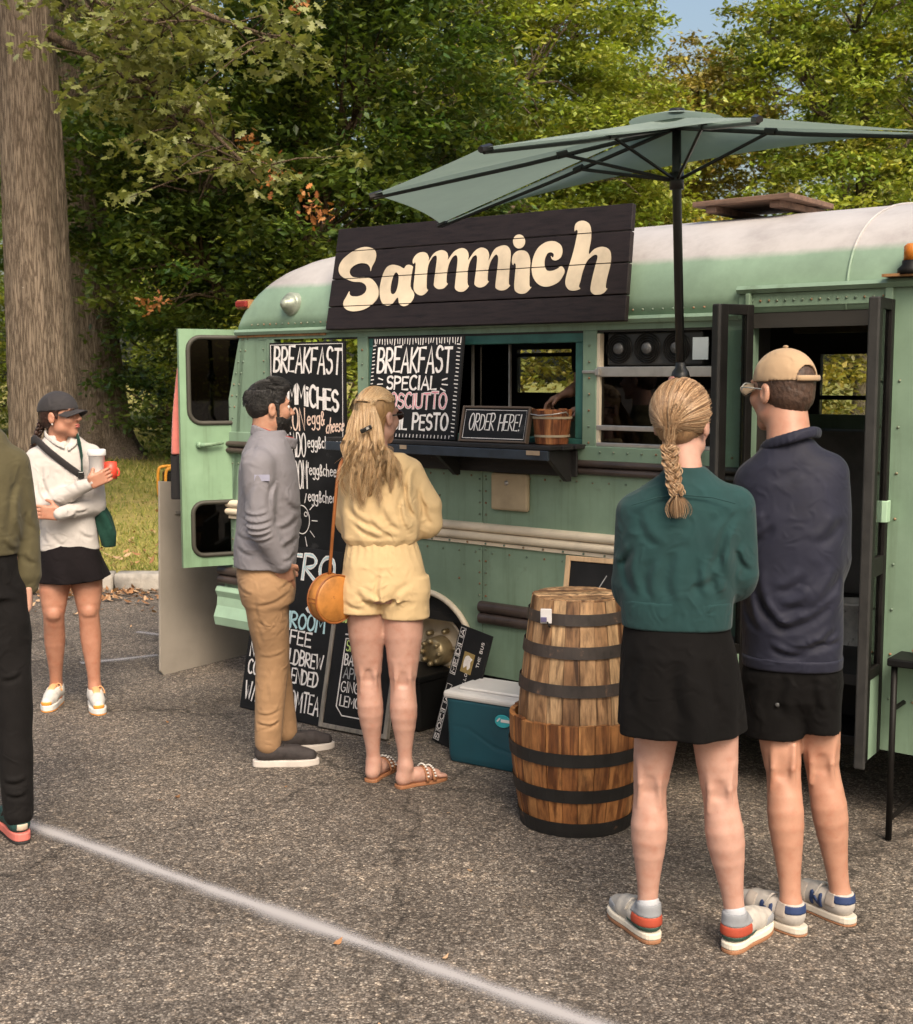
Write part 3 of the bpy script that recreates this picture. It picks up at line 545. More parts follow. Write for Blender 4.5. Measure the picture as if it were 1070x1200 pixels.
# ============================================================ the bus (local frame: x rear -> front, y into the bus, z up)
def bus_thing(name, label, cat, x=0, y=0, z=0, rz=0.0, group=None): return thing(name, label, cat, b2w(x, y, z), BROT + rz, group)
GREEN = (0.195, 0.285, 0.205)
def busgreen(name='bus_green', c=GREEN, sc=1.0):
    """old brushed paint: streaks running down, faded patches, chips to rust, gently wavy sheet metal"""
    m = bpy.data.materials.new(name); nt, nd, lk, b = nodes_of(m); tc = N(nt, 'ShaderNodeTexCoord'); v = tc.outputs['Object']
    n1 = N(nt, 'ShaderNodeTexNoise', Scale=2.2, Detail=8.0, Roughness=0.65); lk.new(v, n1.inputs['Vector']); col = ramp(nt, n1.outputs[0], [(0.3, tuple(q * .80 for q in c)), (0.5, c), (0.72, tuple(q * 1.16 + .012 for q in c))]).outputs[0]
    mp = N(nt, 'ShaderNodeMapping'); mp.inputs['Scale'].default_value = (14, 14, 0.9); lk.new(v, mp.inputs[0]); n2 = N(nt, 'ShaderNodeTexNoise', Scale=1.0, Detail=6.0, Roughness=0.7); lk.new(mp.outputs[0], n2.inputs['Vector']); st = ramp(nt, n2.outputs[0], [(0.30, (0.62, 0.60, 0.54)), (0.48, (1, 1, 1)), (0.75, (1.06, 1.06, 1.06))]); col = mixc(nt, 0.65, col, st.outputs[0], 'MULTIPLY')
    n5 = N(nt, 'ShaderNodeTexNoise', Scale=6.5, Detail=9.0, Roughness=0.75); lk.new(v, n5.inputs['Vector']); gr = ramp(nt, n5.outputs[0], [(0.60, (0, 0, 0)), (0.74, (0.55, 0.55, 0.55))]); col = mixc(nt, gr.outputs[0], col, (0.10, 0.11, 0.075))
    n3 = N(nt, 'ShaderNodeTexNoise', Scale=19.0, Detail=10.0, Roughness=0.75); lk.new(v, n3.inputs['Vector']); sp = ramp(nt, n3.outputs[0], [(0.70, (0, 0, 0)), (0.72, (1, 1, 1))]); col = mixc(nt, sp.outputs[0], col, (0.17, 0.085, 0.035))
    lk.new(col, b.inputs['Base Color']); rr = N(nt, 'ShaderNodeMapRange'); rr.inputs['To Min'].default_value = .30; rr.inputs['To Max'].default_value = .58; lk.new(n1.outputs[0], rr.inputs[0]); lk.new(rr.outputs[0], b.inputs['Roughness']); b.inputs['Specular IOR Level'].default_value = .45
    n4 = N(nt, 'ShaderNodeTexNoise', Scale=3.2, Detail=2.0); lk.new(v, n4.inputs['Vector']); b1_ = N(nt, 'ShaderNodeBump', Strength=0.35, Distance=0.03); lk.new(n4.outputs[0], b1_.inputs['Height']); b2_ = N(nt, 'ShaderNodeBump', Strength=0.12, Distance=0.002); lk.new(n3.outputs[0], b2_.inputs['Height']); lk.new(b1_.outputs[0], b2_.inputs['Normal']); lk.new(b2_.outputs[0], b.inputs['Normal'])
    return m
def roof_mat():
    m = bpy.data.materials.new('bus_roof_paint'); nt, nd, lk, b = nodes_of(m); tc = N(nt, 'ShaderNodeTexCoord'); sx = N(nt, 'ShaderNodeSeparateXYZ'); lk.new(tc.outputs['Object'], sx.inputs[0])
    n = N(nt, 'ShaderNodeTexNoise', Scale=4.0, Detail=7.0, Roughness=0.7); lk.new(tc.outputs['Object'], n.inputs['Vector'])
    ad = N(nt, 'ShaderNodeMath', operation='MULTIPLY_ADD'); lk.new(n.outputs[0], ad.inputs[0]); ad.inputs[1].default_value = 0.03; lk.new(sx.outputs[2], ad.inputs[2])
    k = N(nt, 'ShaderNodeMapRange'); k.inputs['From Min'].default_value = 2.185; k.inputs['From Max'].default_value = 2.215; lk.new(ad.outputs[0], k.inputs[0])
    g_ = ramp(nt, n.outputs[0], [(0.3, tuple(c * .85 for c in GREEN)), (0.7, tuple(c * 1.2 for c in GREEN))]); w_ = ramp(nt, n.outputs[0], [(0.25, (0.29, 0.265, 0.258)), (0.5, (0.41, 0.385, 0.375)), (0.75, (0.47, 0.445, 0.435))])
    st = N(nt, 'ShaderNodeTexNoise', Scale=30.0, Detail=8.0, Roughness=0.75); lk.new(tc.outputs['Object'], st.inputs['Vector']); rs_ = ramp(nt, st.outputs[0], [(0.70, (0, 0, 0)), (0.73, (1, 1, 1))])
    c = mixc(nt, k.outputs[0], g_.outputs[0], w_.outputs[0]); c = mixc(nt, rs_.outputs[0], c, (0.24, 0.12, 0.05)); lk.new(c, b.inputs['Base Color']); b.inputs['Roughness'].default_value = 0.5; return m
M_G = busgreen(); M_ROOF = roof_mat()
M_MINT = mat('bus_mint', (0.34, 0.50, 0.36), 0.45, 0.12, 4, 0.05, spot=(0.25, 0.13, 0.05), spots=(20, .72))
M_TEAL = mat('teal_frame', (0.035, 0.13, 0.11), 0.5, 0.25, 8, 0.2, 90, spot=(0.25, 0.2, 0.14), spots=(22, .72))
M_CREAM = mat('cream_rail', (0.70, 0.60, 0.46), 0.5, 0.12, 6, 0.1, spot=(0.25, 0.13, 0.06), spots=(16, .68))
M_BROWN = mat('brown_rail', (0.058, 0.042, 0.036), 0.4, 0.25, 8, 0.1, spot=(0.16, 0.12, 0.10), spots=(18, .7))
M_BLK = mat('black_metal', (0.008, 0.007, 0.0065), 0.5, 0.3, 10, 0.1, spot=(0.03, 0.027, 0.025), spots=(25, .7), spec=.2)
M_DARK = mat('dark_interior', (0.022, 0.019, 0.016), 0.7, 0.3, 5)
M_GREYIN = mat('grey_interior', (0.24, 0.22, 0.20), 0.6, 0.25, 4, spot=(0.08, 0.06, 0.04), spots=(8, .64))
M_ALU = mat('aluminium', (0.50, 0.47, 0.44), 0.38, 0.15, 12, 0.1, metal=0.75)
M_RUBBER = mat('rubber', (0.022, 0.021, 0.020), 0.75, 0.3, 20, 0.4, 60)
M_GLASS = glass_mat('window_glass'); M_GLASSD = glass_mat('dark_window_glass', (0.30, 0.28, 0.25), 1.5, .6)
M_STEEL = mat('rivet_steel', tuple(c * .7 for c in GREEN), 0.5, 0.3, 30, spot=(0.22, 0.11, 0.05), spots=(30, .5))
M_RUST = mat('rusty_seam', (0.30, 0.15, 0.06), 0.8, 0.4, 25)
bus = bus_thing('food_bus', 'old green short bus with white roof converted into a food stall', 'bus')
XR, XF, WB = -0.64, 5.2, 2.15          # rear, front, width
ZB, ZS, ZD = 0.30, 1.36, 1.935         # skirt bottom, sill, drip
# side wall below the windows, with wheel arch
AC, AZ, AR = 0.885, 0.345, 0.315
def side_wall(x0, x1, arch=None, y0=0.0, th=0.04):
    o = [(x0, ZS), (x0, ZB)]
    if arch:
        a0 = math.asin((ZB - AZ) / AR)
        o += [(AC + AR * math.cos(math.pi - a0 + (2 * a0 - math.pi) * k / 26), AZ + AR * math.sin(math.pi - a0 + (2 * a0 - math.pi) * k / 26)) for k in range(27)]
    o += [(x1, ZB), (x1, ZS)]; return o
DX0, DX1 = 2.60, 3.135                 # door opening
mb = MB(); mb.prism(side_wall(XR + .02, 1.24, True), 0.0, 0.04); mb.build('side_panel', M_G, bus)
mb = MB(); mb.span(1.243, DX0, 0.0, 0.04, ZB, ZS); mb.build('side_panel', M_G, bus, bevel=.002)
mb = MB(); mb.span(DX1, XF, 0.0, 0.04, ZB, ZD + .1); mb.build('front_side_panel', M_G, bus)
mb = MB(); mb.span(XR, XF, WB - .04, WB, ZB, 1.50); mb.build('far_side_panel', M_G, bus)
# upper rear corner panel, slanting forward to the roof
mb = MB(); mb.prism([(XR + .02, ZS), (-.236, ZS), (-.236, ZD), (-.455, ZD)], 0.0, .04); mb.build('corner_panel', M_G, bus)
# window posts and header
for x0, x1 in ((-.236, -.178), (.440, .512), (1.800, 1.872), (2.425, DX0)):
    mb = MB(); mb.span(x0, x1, -.006, .05, ZS - .004, ZD - .03); mb.build('window_post', M_G, bus, bevel=.004)
mb = MB(); mb.span(-.30, DX0, -.004, .05, ZD - .03, ZD); mb.build('window_header', M_G, bus)
mb = MB(); mb.span(XR + .01, DX0, -.012, .05, ZS - .035, ZS + .045); mb.build('window_sill', M_G, bus, bevel=.004)
# drip rail and seam
mb = MB(); mb.prism([(-.022, ZD - .004), (-.030, ZD + .012), (-.022, ZD + .026), (.01, ZD + .026), (.01, ZD - .004)], -.47, DX0 - .05, 'x'); mb.build('drip_rail', M_G, bus)
mb = MB(); mb.prism([(-.020, 2.03), (-.032, 2.045), (-.02, 2.06), (.03, 2.06), (.03, 2.03)], DX0 - .06, XF, 'x'); mb.build('drip_rail', M_G, bus)
mb = MB(); mb.span(-.46, .22, -.012, -.001, ZD - .016, ZD - .0045); mb.build('rust_seam', M_RUST, bus)
# roof shell with rounded rear end
def sec(t): return (1 - abs(1 - t) ** 2.7) ** (1 / 2.7)
RH = 0.47
def roof_z(x, y):
    t = min(y, WB - y) / (WB / 2); g = 1.0 if x > .35 else max(0.0, 1 - ((.35 - x) / .82) ** 5.5) ** (1 / 3.2)
    return ZD + .02 + RH * g * sec(max(0, min(1, t)))
rx = [-.4699, -.466, -.455, -.44, -.42, -.39, -.35, -.3, -.2, -.1, 0.05, .2, .35, 1, 2, 3, 4, 5, XF]; ry = [WB / 2 * (1 - math.cos(k * math.pi / 40)) for k in range(41)]; ry = [WB * .5 * (1 - math.cos(k / 40 * math.pi)) for k in range(41)]
V = [(x_, y_, roof_z(x_, y_)) for x_ in rx for y_ in ry]; n = len(ry); Fq = [[i * n + j, (i + 1) * n + j, (i + 1) * n + j + 1, i * n + j + 1] for i in range(len(rx) - 1) for j in range(n - 1)]
ro = mk('roof', V, Fq, M_ROOF, bus, smooth=True); sm = ro.modifiers.new('thick', 'SOLIDIFY'); sm.thickness = .02; sm.offset = -1
V = [(x_, y_, roof_z(x_, y_) - .06) for x_ in rx[11:] for y_ in ry]; Fq = [[i * n + j, (i + 1) * n + j, (i + 1) * n + j + 1, i * n + j + 1] for i in range(len(rx) - 12) for j in range(n - 1)]
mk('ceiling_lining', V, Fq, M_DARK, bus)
mb = MB(); mb.box((1.02, .02, 0), (.004, .01, .01)); 
# roof seams as slim raised strips
for xs_ in (2.98,):
    P = [(xs_, y_, roof_z(xs_, y_) + .002) for y_ in ry[:22]]; mb = MB(); mb.tube(P, .006, 6); mb.build('roof_seam', M_ROOF, bus, smooth=True)
# rear wall (door opening left of centre), bumper, floor, interior lining
mb = MB(); mb.prism([(0.0, ZB), (.26, ZB), (.26, 1.95), (.0, 1.95)], XR + .02, XR + .05, 'x'); 
ob = mb.build('rear_panel', M_G, bus); 
for v_ in ob.data.vertices:
    if v_.co.z > 1.5: v_.co.x += .18
mb = MB(); mb.prism([(1.0, ZB), (WB, ZB), (WB, 1.95), (1.0, 1.95)], XR + .02, XR + .05, 'x'); ob = mb.build('rear_panel', M_G, bus)
for v_ in ob.data.vertices:
    if v_.co.z > 1.5: v_.co.x += .18
prof = [(0, .30), (-.035, .31), (-.045, .36), (-.020, .42), (-.015, .47), (-.030, .505), (-.018, .53), (.01, .53), (.01, .30)]
mb = MB(); mb.prism([(p[0], p[1]) for p in prof], XR - .03, -.32, 'x'); ob = mb.build('rear_bumper', M_MINT, bus, bevel=.004)
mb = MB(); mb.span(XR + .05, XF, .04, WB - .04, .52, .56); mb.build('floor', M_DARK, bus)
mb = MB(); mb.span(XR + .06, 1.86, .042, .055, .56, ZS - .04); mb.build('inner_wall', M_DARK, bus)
mb = MB(); mb.span(XF - .04, XF, 0.04, WB - .04, .3, 2.1); mb.build('front_panel', M_G, bus)
# far wall with its window openings
fw = lambda px, py: wallpt(px, py, WB - .02)
wx0, wt, wbm = fw(608, 418)[0], fw(640, 418)[2], fw(640, 460)[2]; st0, st1 = fw(640, 409.5)[2], fw(640, 413.5)[2]
dx0, dx1, dzt, dzm, dzb = fw(962, 460)[0], fw(1029, 460)[0], fw(990, 415)[2], fw(990, 466)[2], fw(990, 491)[2]
wx1 = wx0 + .62; yw0, yw1 = WB - .04, WB
mb = MB(); mb.span(XR + .2, wx0, yw0, yw1, 1.5, 2.02); mb.span(wx0, wx1, yw0, yw1, 1.5, wbm); mb.span(wx0, wx1, yw0, yw1, wt, st1); mb.span(wx0, wx1, yw0, yw1, st0, 2.02)
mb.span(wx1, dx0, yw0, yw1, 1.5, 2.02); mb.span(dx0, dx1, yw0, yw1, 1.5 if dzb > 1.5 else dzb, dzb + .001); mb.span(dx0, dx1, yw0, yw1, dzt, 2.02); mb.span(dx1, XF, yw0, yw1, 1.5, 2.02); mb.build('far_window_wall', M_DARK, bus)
mb = MB(); mb.span(dx0, dx1, yw0 - .01, yw1, dzm - .012, dzm + .012); mb.build('window_bar', M_BLK, bus)
for a, b, c, d in ((wx0, wx1, wbm, wt), (dx0, dx1, dzb, dzt)):
    mb = MB(); mb.span(a, b, WB - .022, WB - .018, c, d); mb.build('far_window_pane', M_GLASS, bus)
# rails: each a pair of rounded ridges
def rail(name, x0, x1, z0, z1, m, out=.032):
    h = (z1 - z0) / 2; mb = MB()
    for k in range(2):
        c = z0 + h * (k + .5); P = [(.0, c - h * .5)] + [(-out * math.sin(a) ** .7 if math.sin(a) > 0 else 0.0, c - h * .5 * math.cos(a)) for a in np.linspace(.15, math.pi - .15, 9)] + [(.0, c + h * .5)]
        mb.prism(P, x0, x1, 'x')
    return mb.build(name, m, bus, smooth=False)
rail('brown_rail', XR - .015, .30, 1.285, 1.355, M_BROWN); rail('brown_rail', 1.30, DX0 - .02, 1.278, 1.345, M_BROWN)
rail('cream_rail', XR - .02, DX0 - .03, .940, 1.025, M_CREAM); rail('brown_rail', 1.235, DX0 - .03, .548, .655, M_BROWN); rail('brown_rail', XR - .01, .50, .545, .645, M_BROWN)
mb = MB(); mb.span(XR - .01, DX0 - .03, -.012, -.002, .922, .938); mb.build('rail_lip', M_CREAM, bus)
mb = MB(); mb.span(DX0 - .02, DX0, -.03, .06, ZB + .1, 2.03); mb.build('door_jamb', M_G, bus, bevel=.004)
mb = MB(); mb.span(DX1, DX1 + .03, -.02, .06, ZB, 2.03); mb.build('door_jamb', M_G, bus, bevel=.004)
mb = MB(); mb.span(DX0 - .06, DX1 + .03, -.006, .05, 1.975, 2.03); mb.build('door_header', M_G, bus, bevel=.003)
mb = MB(); mb.span(DX0 - .10, DX0 - .02, -.002, .05, ZD, 1.975); mb.build('door_header', M_G, bus)
# arch lip
mb = MB(); a0 = math.asin((ZB - AZ) / AR); mb.tube([(AC + (AR + .004) * math.cos(a), -.008, AZ + (AR + .004) * math.sin(a)) for a in np.linspace(a0, math.pi - a0, 33)], .015, 8); mb.build('wheel_arch_lip', M_CREAM, bus, smooth=True)
mb = MB(); mb.lathe([(AR + .05, .045), (AR + .05, .5), (.01, .52)], 32, (AC, 0, AZ), 'y', close=False); mb.build('wheel_well', M_DARK, bus)
# wheels
def wheel(x, y, sgn=1):
    w_ = bpy.data.objects.new('wheel', None); link(w_, bus); w_.location = (x, y, AZ + .005)
    R = .345
    mb = MB(); mb.lathe([(.185, .0), (.20, -.012), (.27, -.02), (.325, -.005), (R, .03), (R, .17), (.32, .21), (.2, .21)], 40, axis='y', close=False); mb.build('tyre', M_RUBBER, w_, smooth=True)
    mb = MB(); mb.lathe([(.195, -.012), (.19, -.02), (.178, -.012), (.165, .03), (.12, .05), (.08, .035), (.0, .03)], 40, axis='y', close=False); mb.build('rim', M_CREAM, w_, smooth=True)
    mb = MB(); mb.lathe([(.075, .04), (.072, -.035), (.06, -.05), (.0, -.052)], 24, axis='y', close=False)
    for k in range(8):
        a = k * math.pi / 4; mb.lathe([(.013, .0), (.013, -.052), (.009, -.058), (0, -.058)], 8, (.056 * math.cos(a), -.01, .056 * math.sin(a)), 'y', close=False)
    for k in range(6):
        a = k * math.pi / 3 + .2; mb.lathe([(.014, .04), (.014, .005), (.0, .0)], 8, (.105 * math.cos(a), .0, .105 * math.sin(a)), 'y', close=False)
    mb.build('hub', mat('brass_hub', (0.42, 0.33, 0.19), .4, .3, 14, metal=.6), w_, smooth=True)
wheel(AC, .09); wheel(AC, WB - .25); wheel(4.3, .09)
# rivets: real domes, too small to single out
def rivets(L, parent, r=.006):
    mb = MB()
    for x_, y_, z_ in L: mb.lathe([(r, .001), (r * .8, -r * .5), (r * .35, -r * .75), (0.0001, -r * .8)], 6, (x_, y_, z_), 'y', close=False)
    return mb.build('rivets', M_STEEL, parent, smooth=True, kind='stuff')
L = []
for k in range(9): t = k / 8; L += [(-.43 + -.155 * (1 - t), -.001, 1.42 + .49 * t), (-.39 - .155 * (1 - t), -.001, 1.42 + .49 * t)]
L += [(-.262, -.001, 1.42 + .062 * k) for k in range(9)] + [(-.58 + .048 * k, -.001, 1.23) for k in range(7)] + [(-.60 + .06 * (k % 4), -.001, .64 + .055 * (k // 4)) for k in range(20)] + [(-.60 + .03 * (k % 2), -.001, 1.05 + .05 * (k // 2)) for k in range(8)]
L += [(x_, roof_yz[0], roof_yz[1]) for x_ in np.arange(-.35, 2.55, .048) for roof_yz in [(.0 - .004, 1.985)]]
L += [(2.47, -.008, 1.42 + .05 * k) for k in range(10)] + [(2.56, -.008, 1.42 + .05 * k) for k in range(10)] + [(x_, -.008, 2.0) for x_ in np.arange(2.6, 3.15, .035)]
L += [(.476, -.008, 1.42 + .07 * k) for k in range(7)] + [(1.836, -.008, 1.42 + .07 * k) for k in range(7)] + [(x_, -.014, ZS + .02) for x_ in np.arange(1.9, 2.55, .07)] + [(DX1 + .06 + .09 * (k % 2), -.001, .5 + .17 * (k // 2)) for k in range(16)]
L += [(x_, -.013, .93) for x_ in np.arange(.5, 2.5, .11)] + [(.72, -.001, .70 + .02 * k) for k in range(3)] + [(1.1, -.001, .75), (1.13, -.001, .82), (.98, -.001, 1.14)]
L += [(x_, -.001, 1.245) for x_ in np.arange(-.1, 2.5, .085)] + [(x_, -.001, .885) for x_ in np.arange(-.2, 2.5, .10)] + [(1.225, -.001, z_) for z_ in np.arange(.68, 1.24, .055)] + [(1.262, -.001, z_) for z_ in np.arange(.68, 1.24, .055)]
rivets(L, bus)
# lamps: red marker, round side lamp, amber beacon
lp = wallpt(290, 357, .06); mb = MB(); mb.box((lp[0], .03, lp[2]), (.085, .05, .036)); q = mb.build('marker_lamp', mat('red_lens', (0.23, 0.02, 0.015), .25, .2, spec=.6), bus, bevel=.008); mb = MB(); mb.box((lp[0], .05, lp[2]), (.10, .05, .05)); mb.build('lamp_base', M_RUST, q, bevel=.004)
lp = wallpt(349, 357, .05); mb = MB(); mb.lathe([(.062, .09), (.062, .0), (.055, -.012), (.045, -.012), (.043, -.03), (.03, -.034), (.028, -.05), (.016, -.062), (0.0001, -.066)], 28, (lp[0], .0, lp[2]), 'y', close=False); mb.build('side_lamp', mat('lamp_zinc', (0.28, 0.31, 0.25), .4, .2, 20, metal=.3), bus, smooth=True)
lp = wallpt(1064, 312, -.02); mb = MB(); mb.lathe([(.05, .0), (.05, .02), (.035, .035), (.035, .05)], 24, (lp[0] + .015, -.02, lp[2] - .03)); q = mb.build('beacon_base', M_BLK, bus, smooth=True); mb = MB(); mb.lathe([(.03, .0), (.03, .05), (.02, .06), (0.0001, .06)], 20, (lp[0] + .015, -.02, lp[2] + .02)); mb.build('amber_lens', mat('amber_lens', (0.5, 0.16, 0.02), .25, .2), bus, smooth=True)
mb = MB(); mb.span(lp[0] - .08, lp[0] + .12, -.06, .06, lp[2] - .036, lp[2] - .026); mb.build('beacon_shelf', M_RUST, bus)
# cream access panel with latch
a, b = wallpt(579, 553), wallpt(622, 600); mb = MB(); mb.span(a[0], b[0], -.028, 0, b[2], a[2]); q = mb.build('access_panel', mat('tan_panel', (0.42, 0.33, 0.21), .6, .15, 8, .1, spot=(.2, .12, .06), spots=(25, .7)), bus, bevel=.012)
mb = MB(); mb.lathe([(.011, 0), (.011, -.006), (.004, -.008), (0.0001, -.008)], 16, ((a[0] + b[0]) / 2 - .01, -.028, a[2] - .045), 'y', close=False); mb.build('latch', M_ALU, q, smooth=True)
# serving window: teal frame, glass panes
SW0, SW1, SZ0, SZ1 = .512, 1.80, ZS + .045, ZD - .03
for nm, (x0, x1, z0, z1) in (('a', (SW0, SW1, SZ1 - .05, SZ1)), ('b', (SW0, SW1, SZ0, SZ0 + .03)), ('c', (SW0, SW0 + .04, SZ0 + .03, SZ1 - .05)), ('d', (SW1 - .045, SW1, SZ0 + .03, SZ1 - .05))):
    mb = MB(); mb.span(x0, x1, .004, .06, z0, z1); mb.build('serving_window_frame', M_TEAL, bus, bevel=.004)
M_PANE = glass_mat('hazy_pane', (0.80, 0.84, 0.82), 2.0, .8, .05)
for x0, x1, y_ in ((SW0 + .04, 1.10, .10), (.98, 1.30, .13)):
    mb = MB(); mb.span(x0, x1, y_, y_ + .004, SZ0 + .03, SZ1 - .05); q = mb.build('window_pane', M_PANE, bus); mb = MB(); mb.span(x1 - .006, x1 + .004, y_ - .004, y_ + .008, SZ0 + .03, SZ1 - .05); mb.build('pane_edge', M_ALU, q)
# side window between serving window and door: frames, stacked panes, fans
A0, A1 = 1.872, 2.425
for z0, z1 in ((1.705, 1.748), (1.475, 1.497), (1.405, 1.422)):
    mb = MB(); mb.span(A0, A1, -.004, .035, z0, z1); mb.build('window_rail', M_ALU, bus, bevel=.003)
mb = MB(); mb.span(A0, A0 + .014, -.002, .03, 1.422, 1.89); mb.build('window_stile', M_CREAM, bus)
mb = MB(); mb.span(A0 + .014, A1, .016, .020, 1.497, 1.705); mb.build('window_pane', M_GLASSD, bus)
mb = MB(); mb.span(A0 + .014, A1, .016, .020, 1.422, 1.475); mb.build('window_pane', M_GLASSD, bus)
mb = MB(); mb.span(A0, A0 + .02, -.02, .0, 1.712, 1.740); mb.span(A0 - .07, A0 + .0, -.014, -.006, 1.72, 1.733); mb.build('window_latch', M_ALU, bus, bevel=.002)
f0 = wallpt(716, 405, .03); 
fan = bpy.data.objects.new('fan_unit', None); link(fan, bus); fan.location = (0, .03, 0)
mb = MB(); mb.span(A0 + .03, A1 - .06, 0, .12, 1.752, 1.895); mb.build('fan_housing', mat('fan_plastic', (0.035, 0.034, 0.034), .45, .2), fan, bevel=.01)
for cxx in (1.965, 2.105, 2.245):
    mb = MB()
    for rr_ in (.062, .052, .042, .032): mb.lathe([(rr_ + .003, -.006), (rr_, -.012), (rr_ - .003, -.006)], 28, (cxx, 0, 1.825), 'y', close=False)
    q = mb.build('fan_grille', M_BLK, fan, smooth=True)
    mb = MB(); mb.lathe([(.024, -.004), (.022, -.016), (0.0001, -.018)], 20, (cxx, 0, 1.825), 'y', close=False); mb.build('fan_hub', mat('fan_hub', (0.10, 0.10, 0.105), .4), fan, smooth=True)
mb = MB(); mb.span(2.335, 2.405, -.03, -.026, 1.775, 1.865); q = mb.build('fan_sticker', mat('pale_card', (0.42, 0.47, 0.50), .5), fan)
for x0, x1, m_ in ((1.905, 1.965, mat('white_card', (0.62, 0.58, 0.57), .6)), (1.975, 2.085, mat('tan_card', (0.50, 0.42, 0.28), .7))):
    mb = MB(); mb.span(x0, x1, .026, .029, 1.425, 1.471); mb.build('note_card', m_, bus)
# folding entrance door leaves standing open, hinged at the jambs
def leaf(x, ang, wdt, z0=.30, z1=1.985, flip=1):
    q = bpy.data.objects.new('door_leaf', None); link(q, bus); q.location = (x, -.02, 0); q.rotation_euler[2] = ang
    # local: leaf runs along +X from the hinge
    mb = MB(); mb.span(0, .035, -.016, .016, z0, z1); mb.span(wdt - .035, wdt, -.018, .018, z0, z1); mb.span(.035, wdt - .035, -.015, .015, z1 - .04, z1); mb.span(.035, wdt - .035, -.015, .015, .98, 1.05); mb.span(.035, wdt - .035, -.015, .015, .60, .64)
    mb.build('leaf_frame', M_BLK, q, bevel=.003)
    for a, b in ((1.05, z1 - .04), (.64, .98)):
        mb = MB(); mb.span(.035, wdt - .035, -.003, .003, a, b); mb.build('pane', M_GLASS, q)
    mb = MB(); mb.span(.03, wdt - .03, -.012, .012, z0, .60); mb.build('lower_panel', M_G, q)
    mb = MB(); mb.span(wdt, wdt + .018, -.02, .02, z0 - .02, z1); mb.build('edge_seal', M_RUBBER, q, bevel=.006)
    mb = MB(); mb.span(-.01, .04, -.022, .022, 1.17, 1.25); mb.build('hinge', M_MINT, q, bevel=.003)
    return q
leaf(DX0 + .005, math.radians(-112), .165); leaf(DX1 + .025, math.radians(-84), .20)
# entrance: steps, engine cover, panels inside
mb = MB(); mb.span(DX0, DX1, .04, .34, .28, .32); mb.span(DX0, DX1, .32, .34, .32, .56); mb.build('step', M_BLK, bus, bevel=.004)
mb = MB(); mb.span(DX0 - .04, DX0 - .02, .06, .20, .56, 2.0); mb.build('partition', M_DARK, bus)
mb = MB(); mb.span(1.62, 2.75, 1.85, WB - .05, .56, wallpt(1000, 505, 1.85)[2]); mb.build('inner_panel', M_GREYIN, bus, bevel=.01)
mb = MB(); hx0, hx1, hz0, hz1 = wallpt(929, 377, 1.4)[0], wallpt(1016, 377, 1.4)[0], wallpt(970, 390, 1.4)[2], wallpt(970, 366, 1.4)[2]; mb.span(hx0, hx1, 1.4, 1.46, hz0, hz1); mb.build('header_box', mat('worn_header', (0.10, 0.075, 0.035), .6, .4, 9), bus, bevel=.01)
mb = MB(); mb.lathe([(.07, 0), (.085, .17), (.088, .18), (.08, .18), (.066, .01)], 24, (3.0, .55, .56), close=True)
bk = bus_thing('plastic_pail', 'scuffed pale grey pail on the bus floor inside the open door', 'pail', wallpt(998, 788, .62)[0], .62, .56); mb = MB(); mb.lathe([(.07, 0), (.085, .17), (.09, .175), (.09, .185), (.08, .185), (.066, .01), (0.0001, .01)], 24, close=False); mb.build('pail_body', mat('pail_grey', (0.45, 0.42, 0.38), .6, .3, 12, spot=(.08, .06, .05), spots=(14, .58)), bk, smooth=True)
mb = MB(); mb.tube([(-.088 * math.cos(a), .088 * math.sin(a) * .5 - .03, .17 - .10 * math.sin(a) * .6) for a in np.linspace(0, math.pi, 13)], .003, 6); mb.build('pail_handle', M_ALU, bk, smooth=True)
mb = MB(); mb.lathe([(.006, -.004), (.0001, -.006)], 10, (3.3, 1.748, 1.02), 'y', close=False)
# interior worktop and things on it seen through the serving window
mb = MB(); mb.span(.55, 2.55, .06, .50, 1.24, 1.28); mb.build('inner_worktop', mat('worktop_wood', (0.23, 0.12, 0.05), .5, .3, 9, stretch=(1, 6, 6)), bus)
mb = MB(); mb.span(.3, 1.4, 1.75, WB - .05, 1.28, 1.32); mb.build('back_worktop', M_GREYIN, bus)
def jar_thing(label, x, y, z, prof, m, lid=None, cat='jar', name='jar', group=None):
    o_ = bus_thing(name, label, cat, x, y, z, 0, group); mb = MB(); mb.lathe(prof, 22, close=False); mb.build('vessel', m, o_, smooth=True); r_, h_ = prof[-2][0], max(q[1] for q in prof)
    if lid is not None: mb = MB(); mb.lathe([(r_ * 1.08, h_ - .012), (r_ * 1.1, h_ + .006), (.0001, h_ + .012)], 22, close=False); mb.build('lid', lid, o_, smooth=True)
wx_ = wallpt(536, 470, .30)[0]
jar_thing('white crock on the worktop behind the window glass', wx_, .30, 1.28, [(.0001, 0), (.05, 0), (.06, .05), (.058, .13), (.05, .135), (.045, .12), (.0001, .12)], mat('crock_white', (.55, .52, .48), .4), None, 'crock', 'crock')
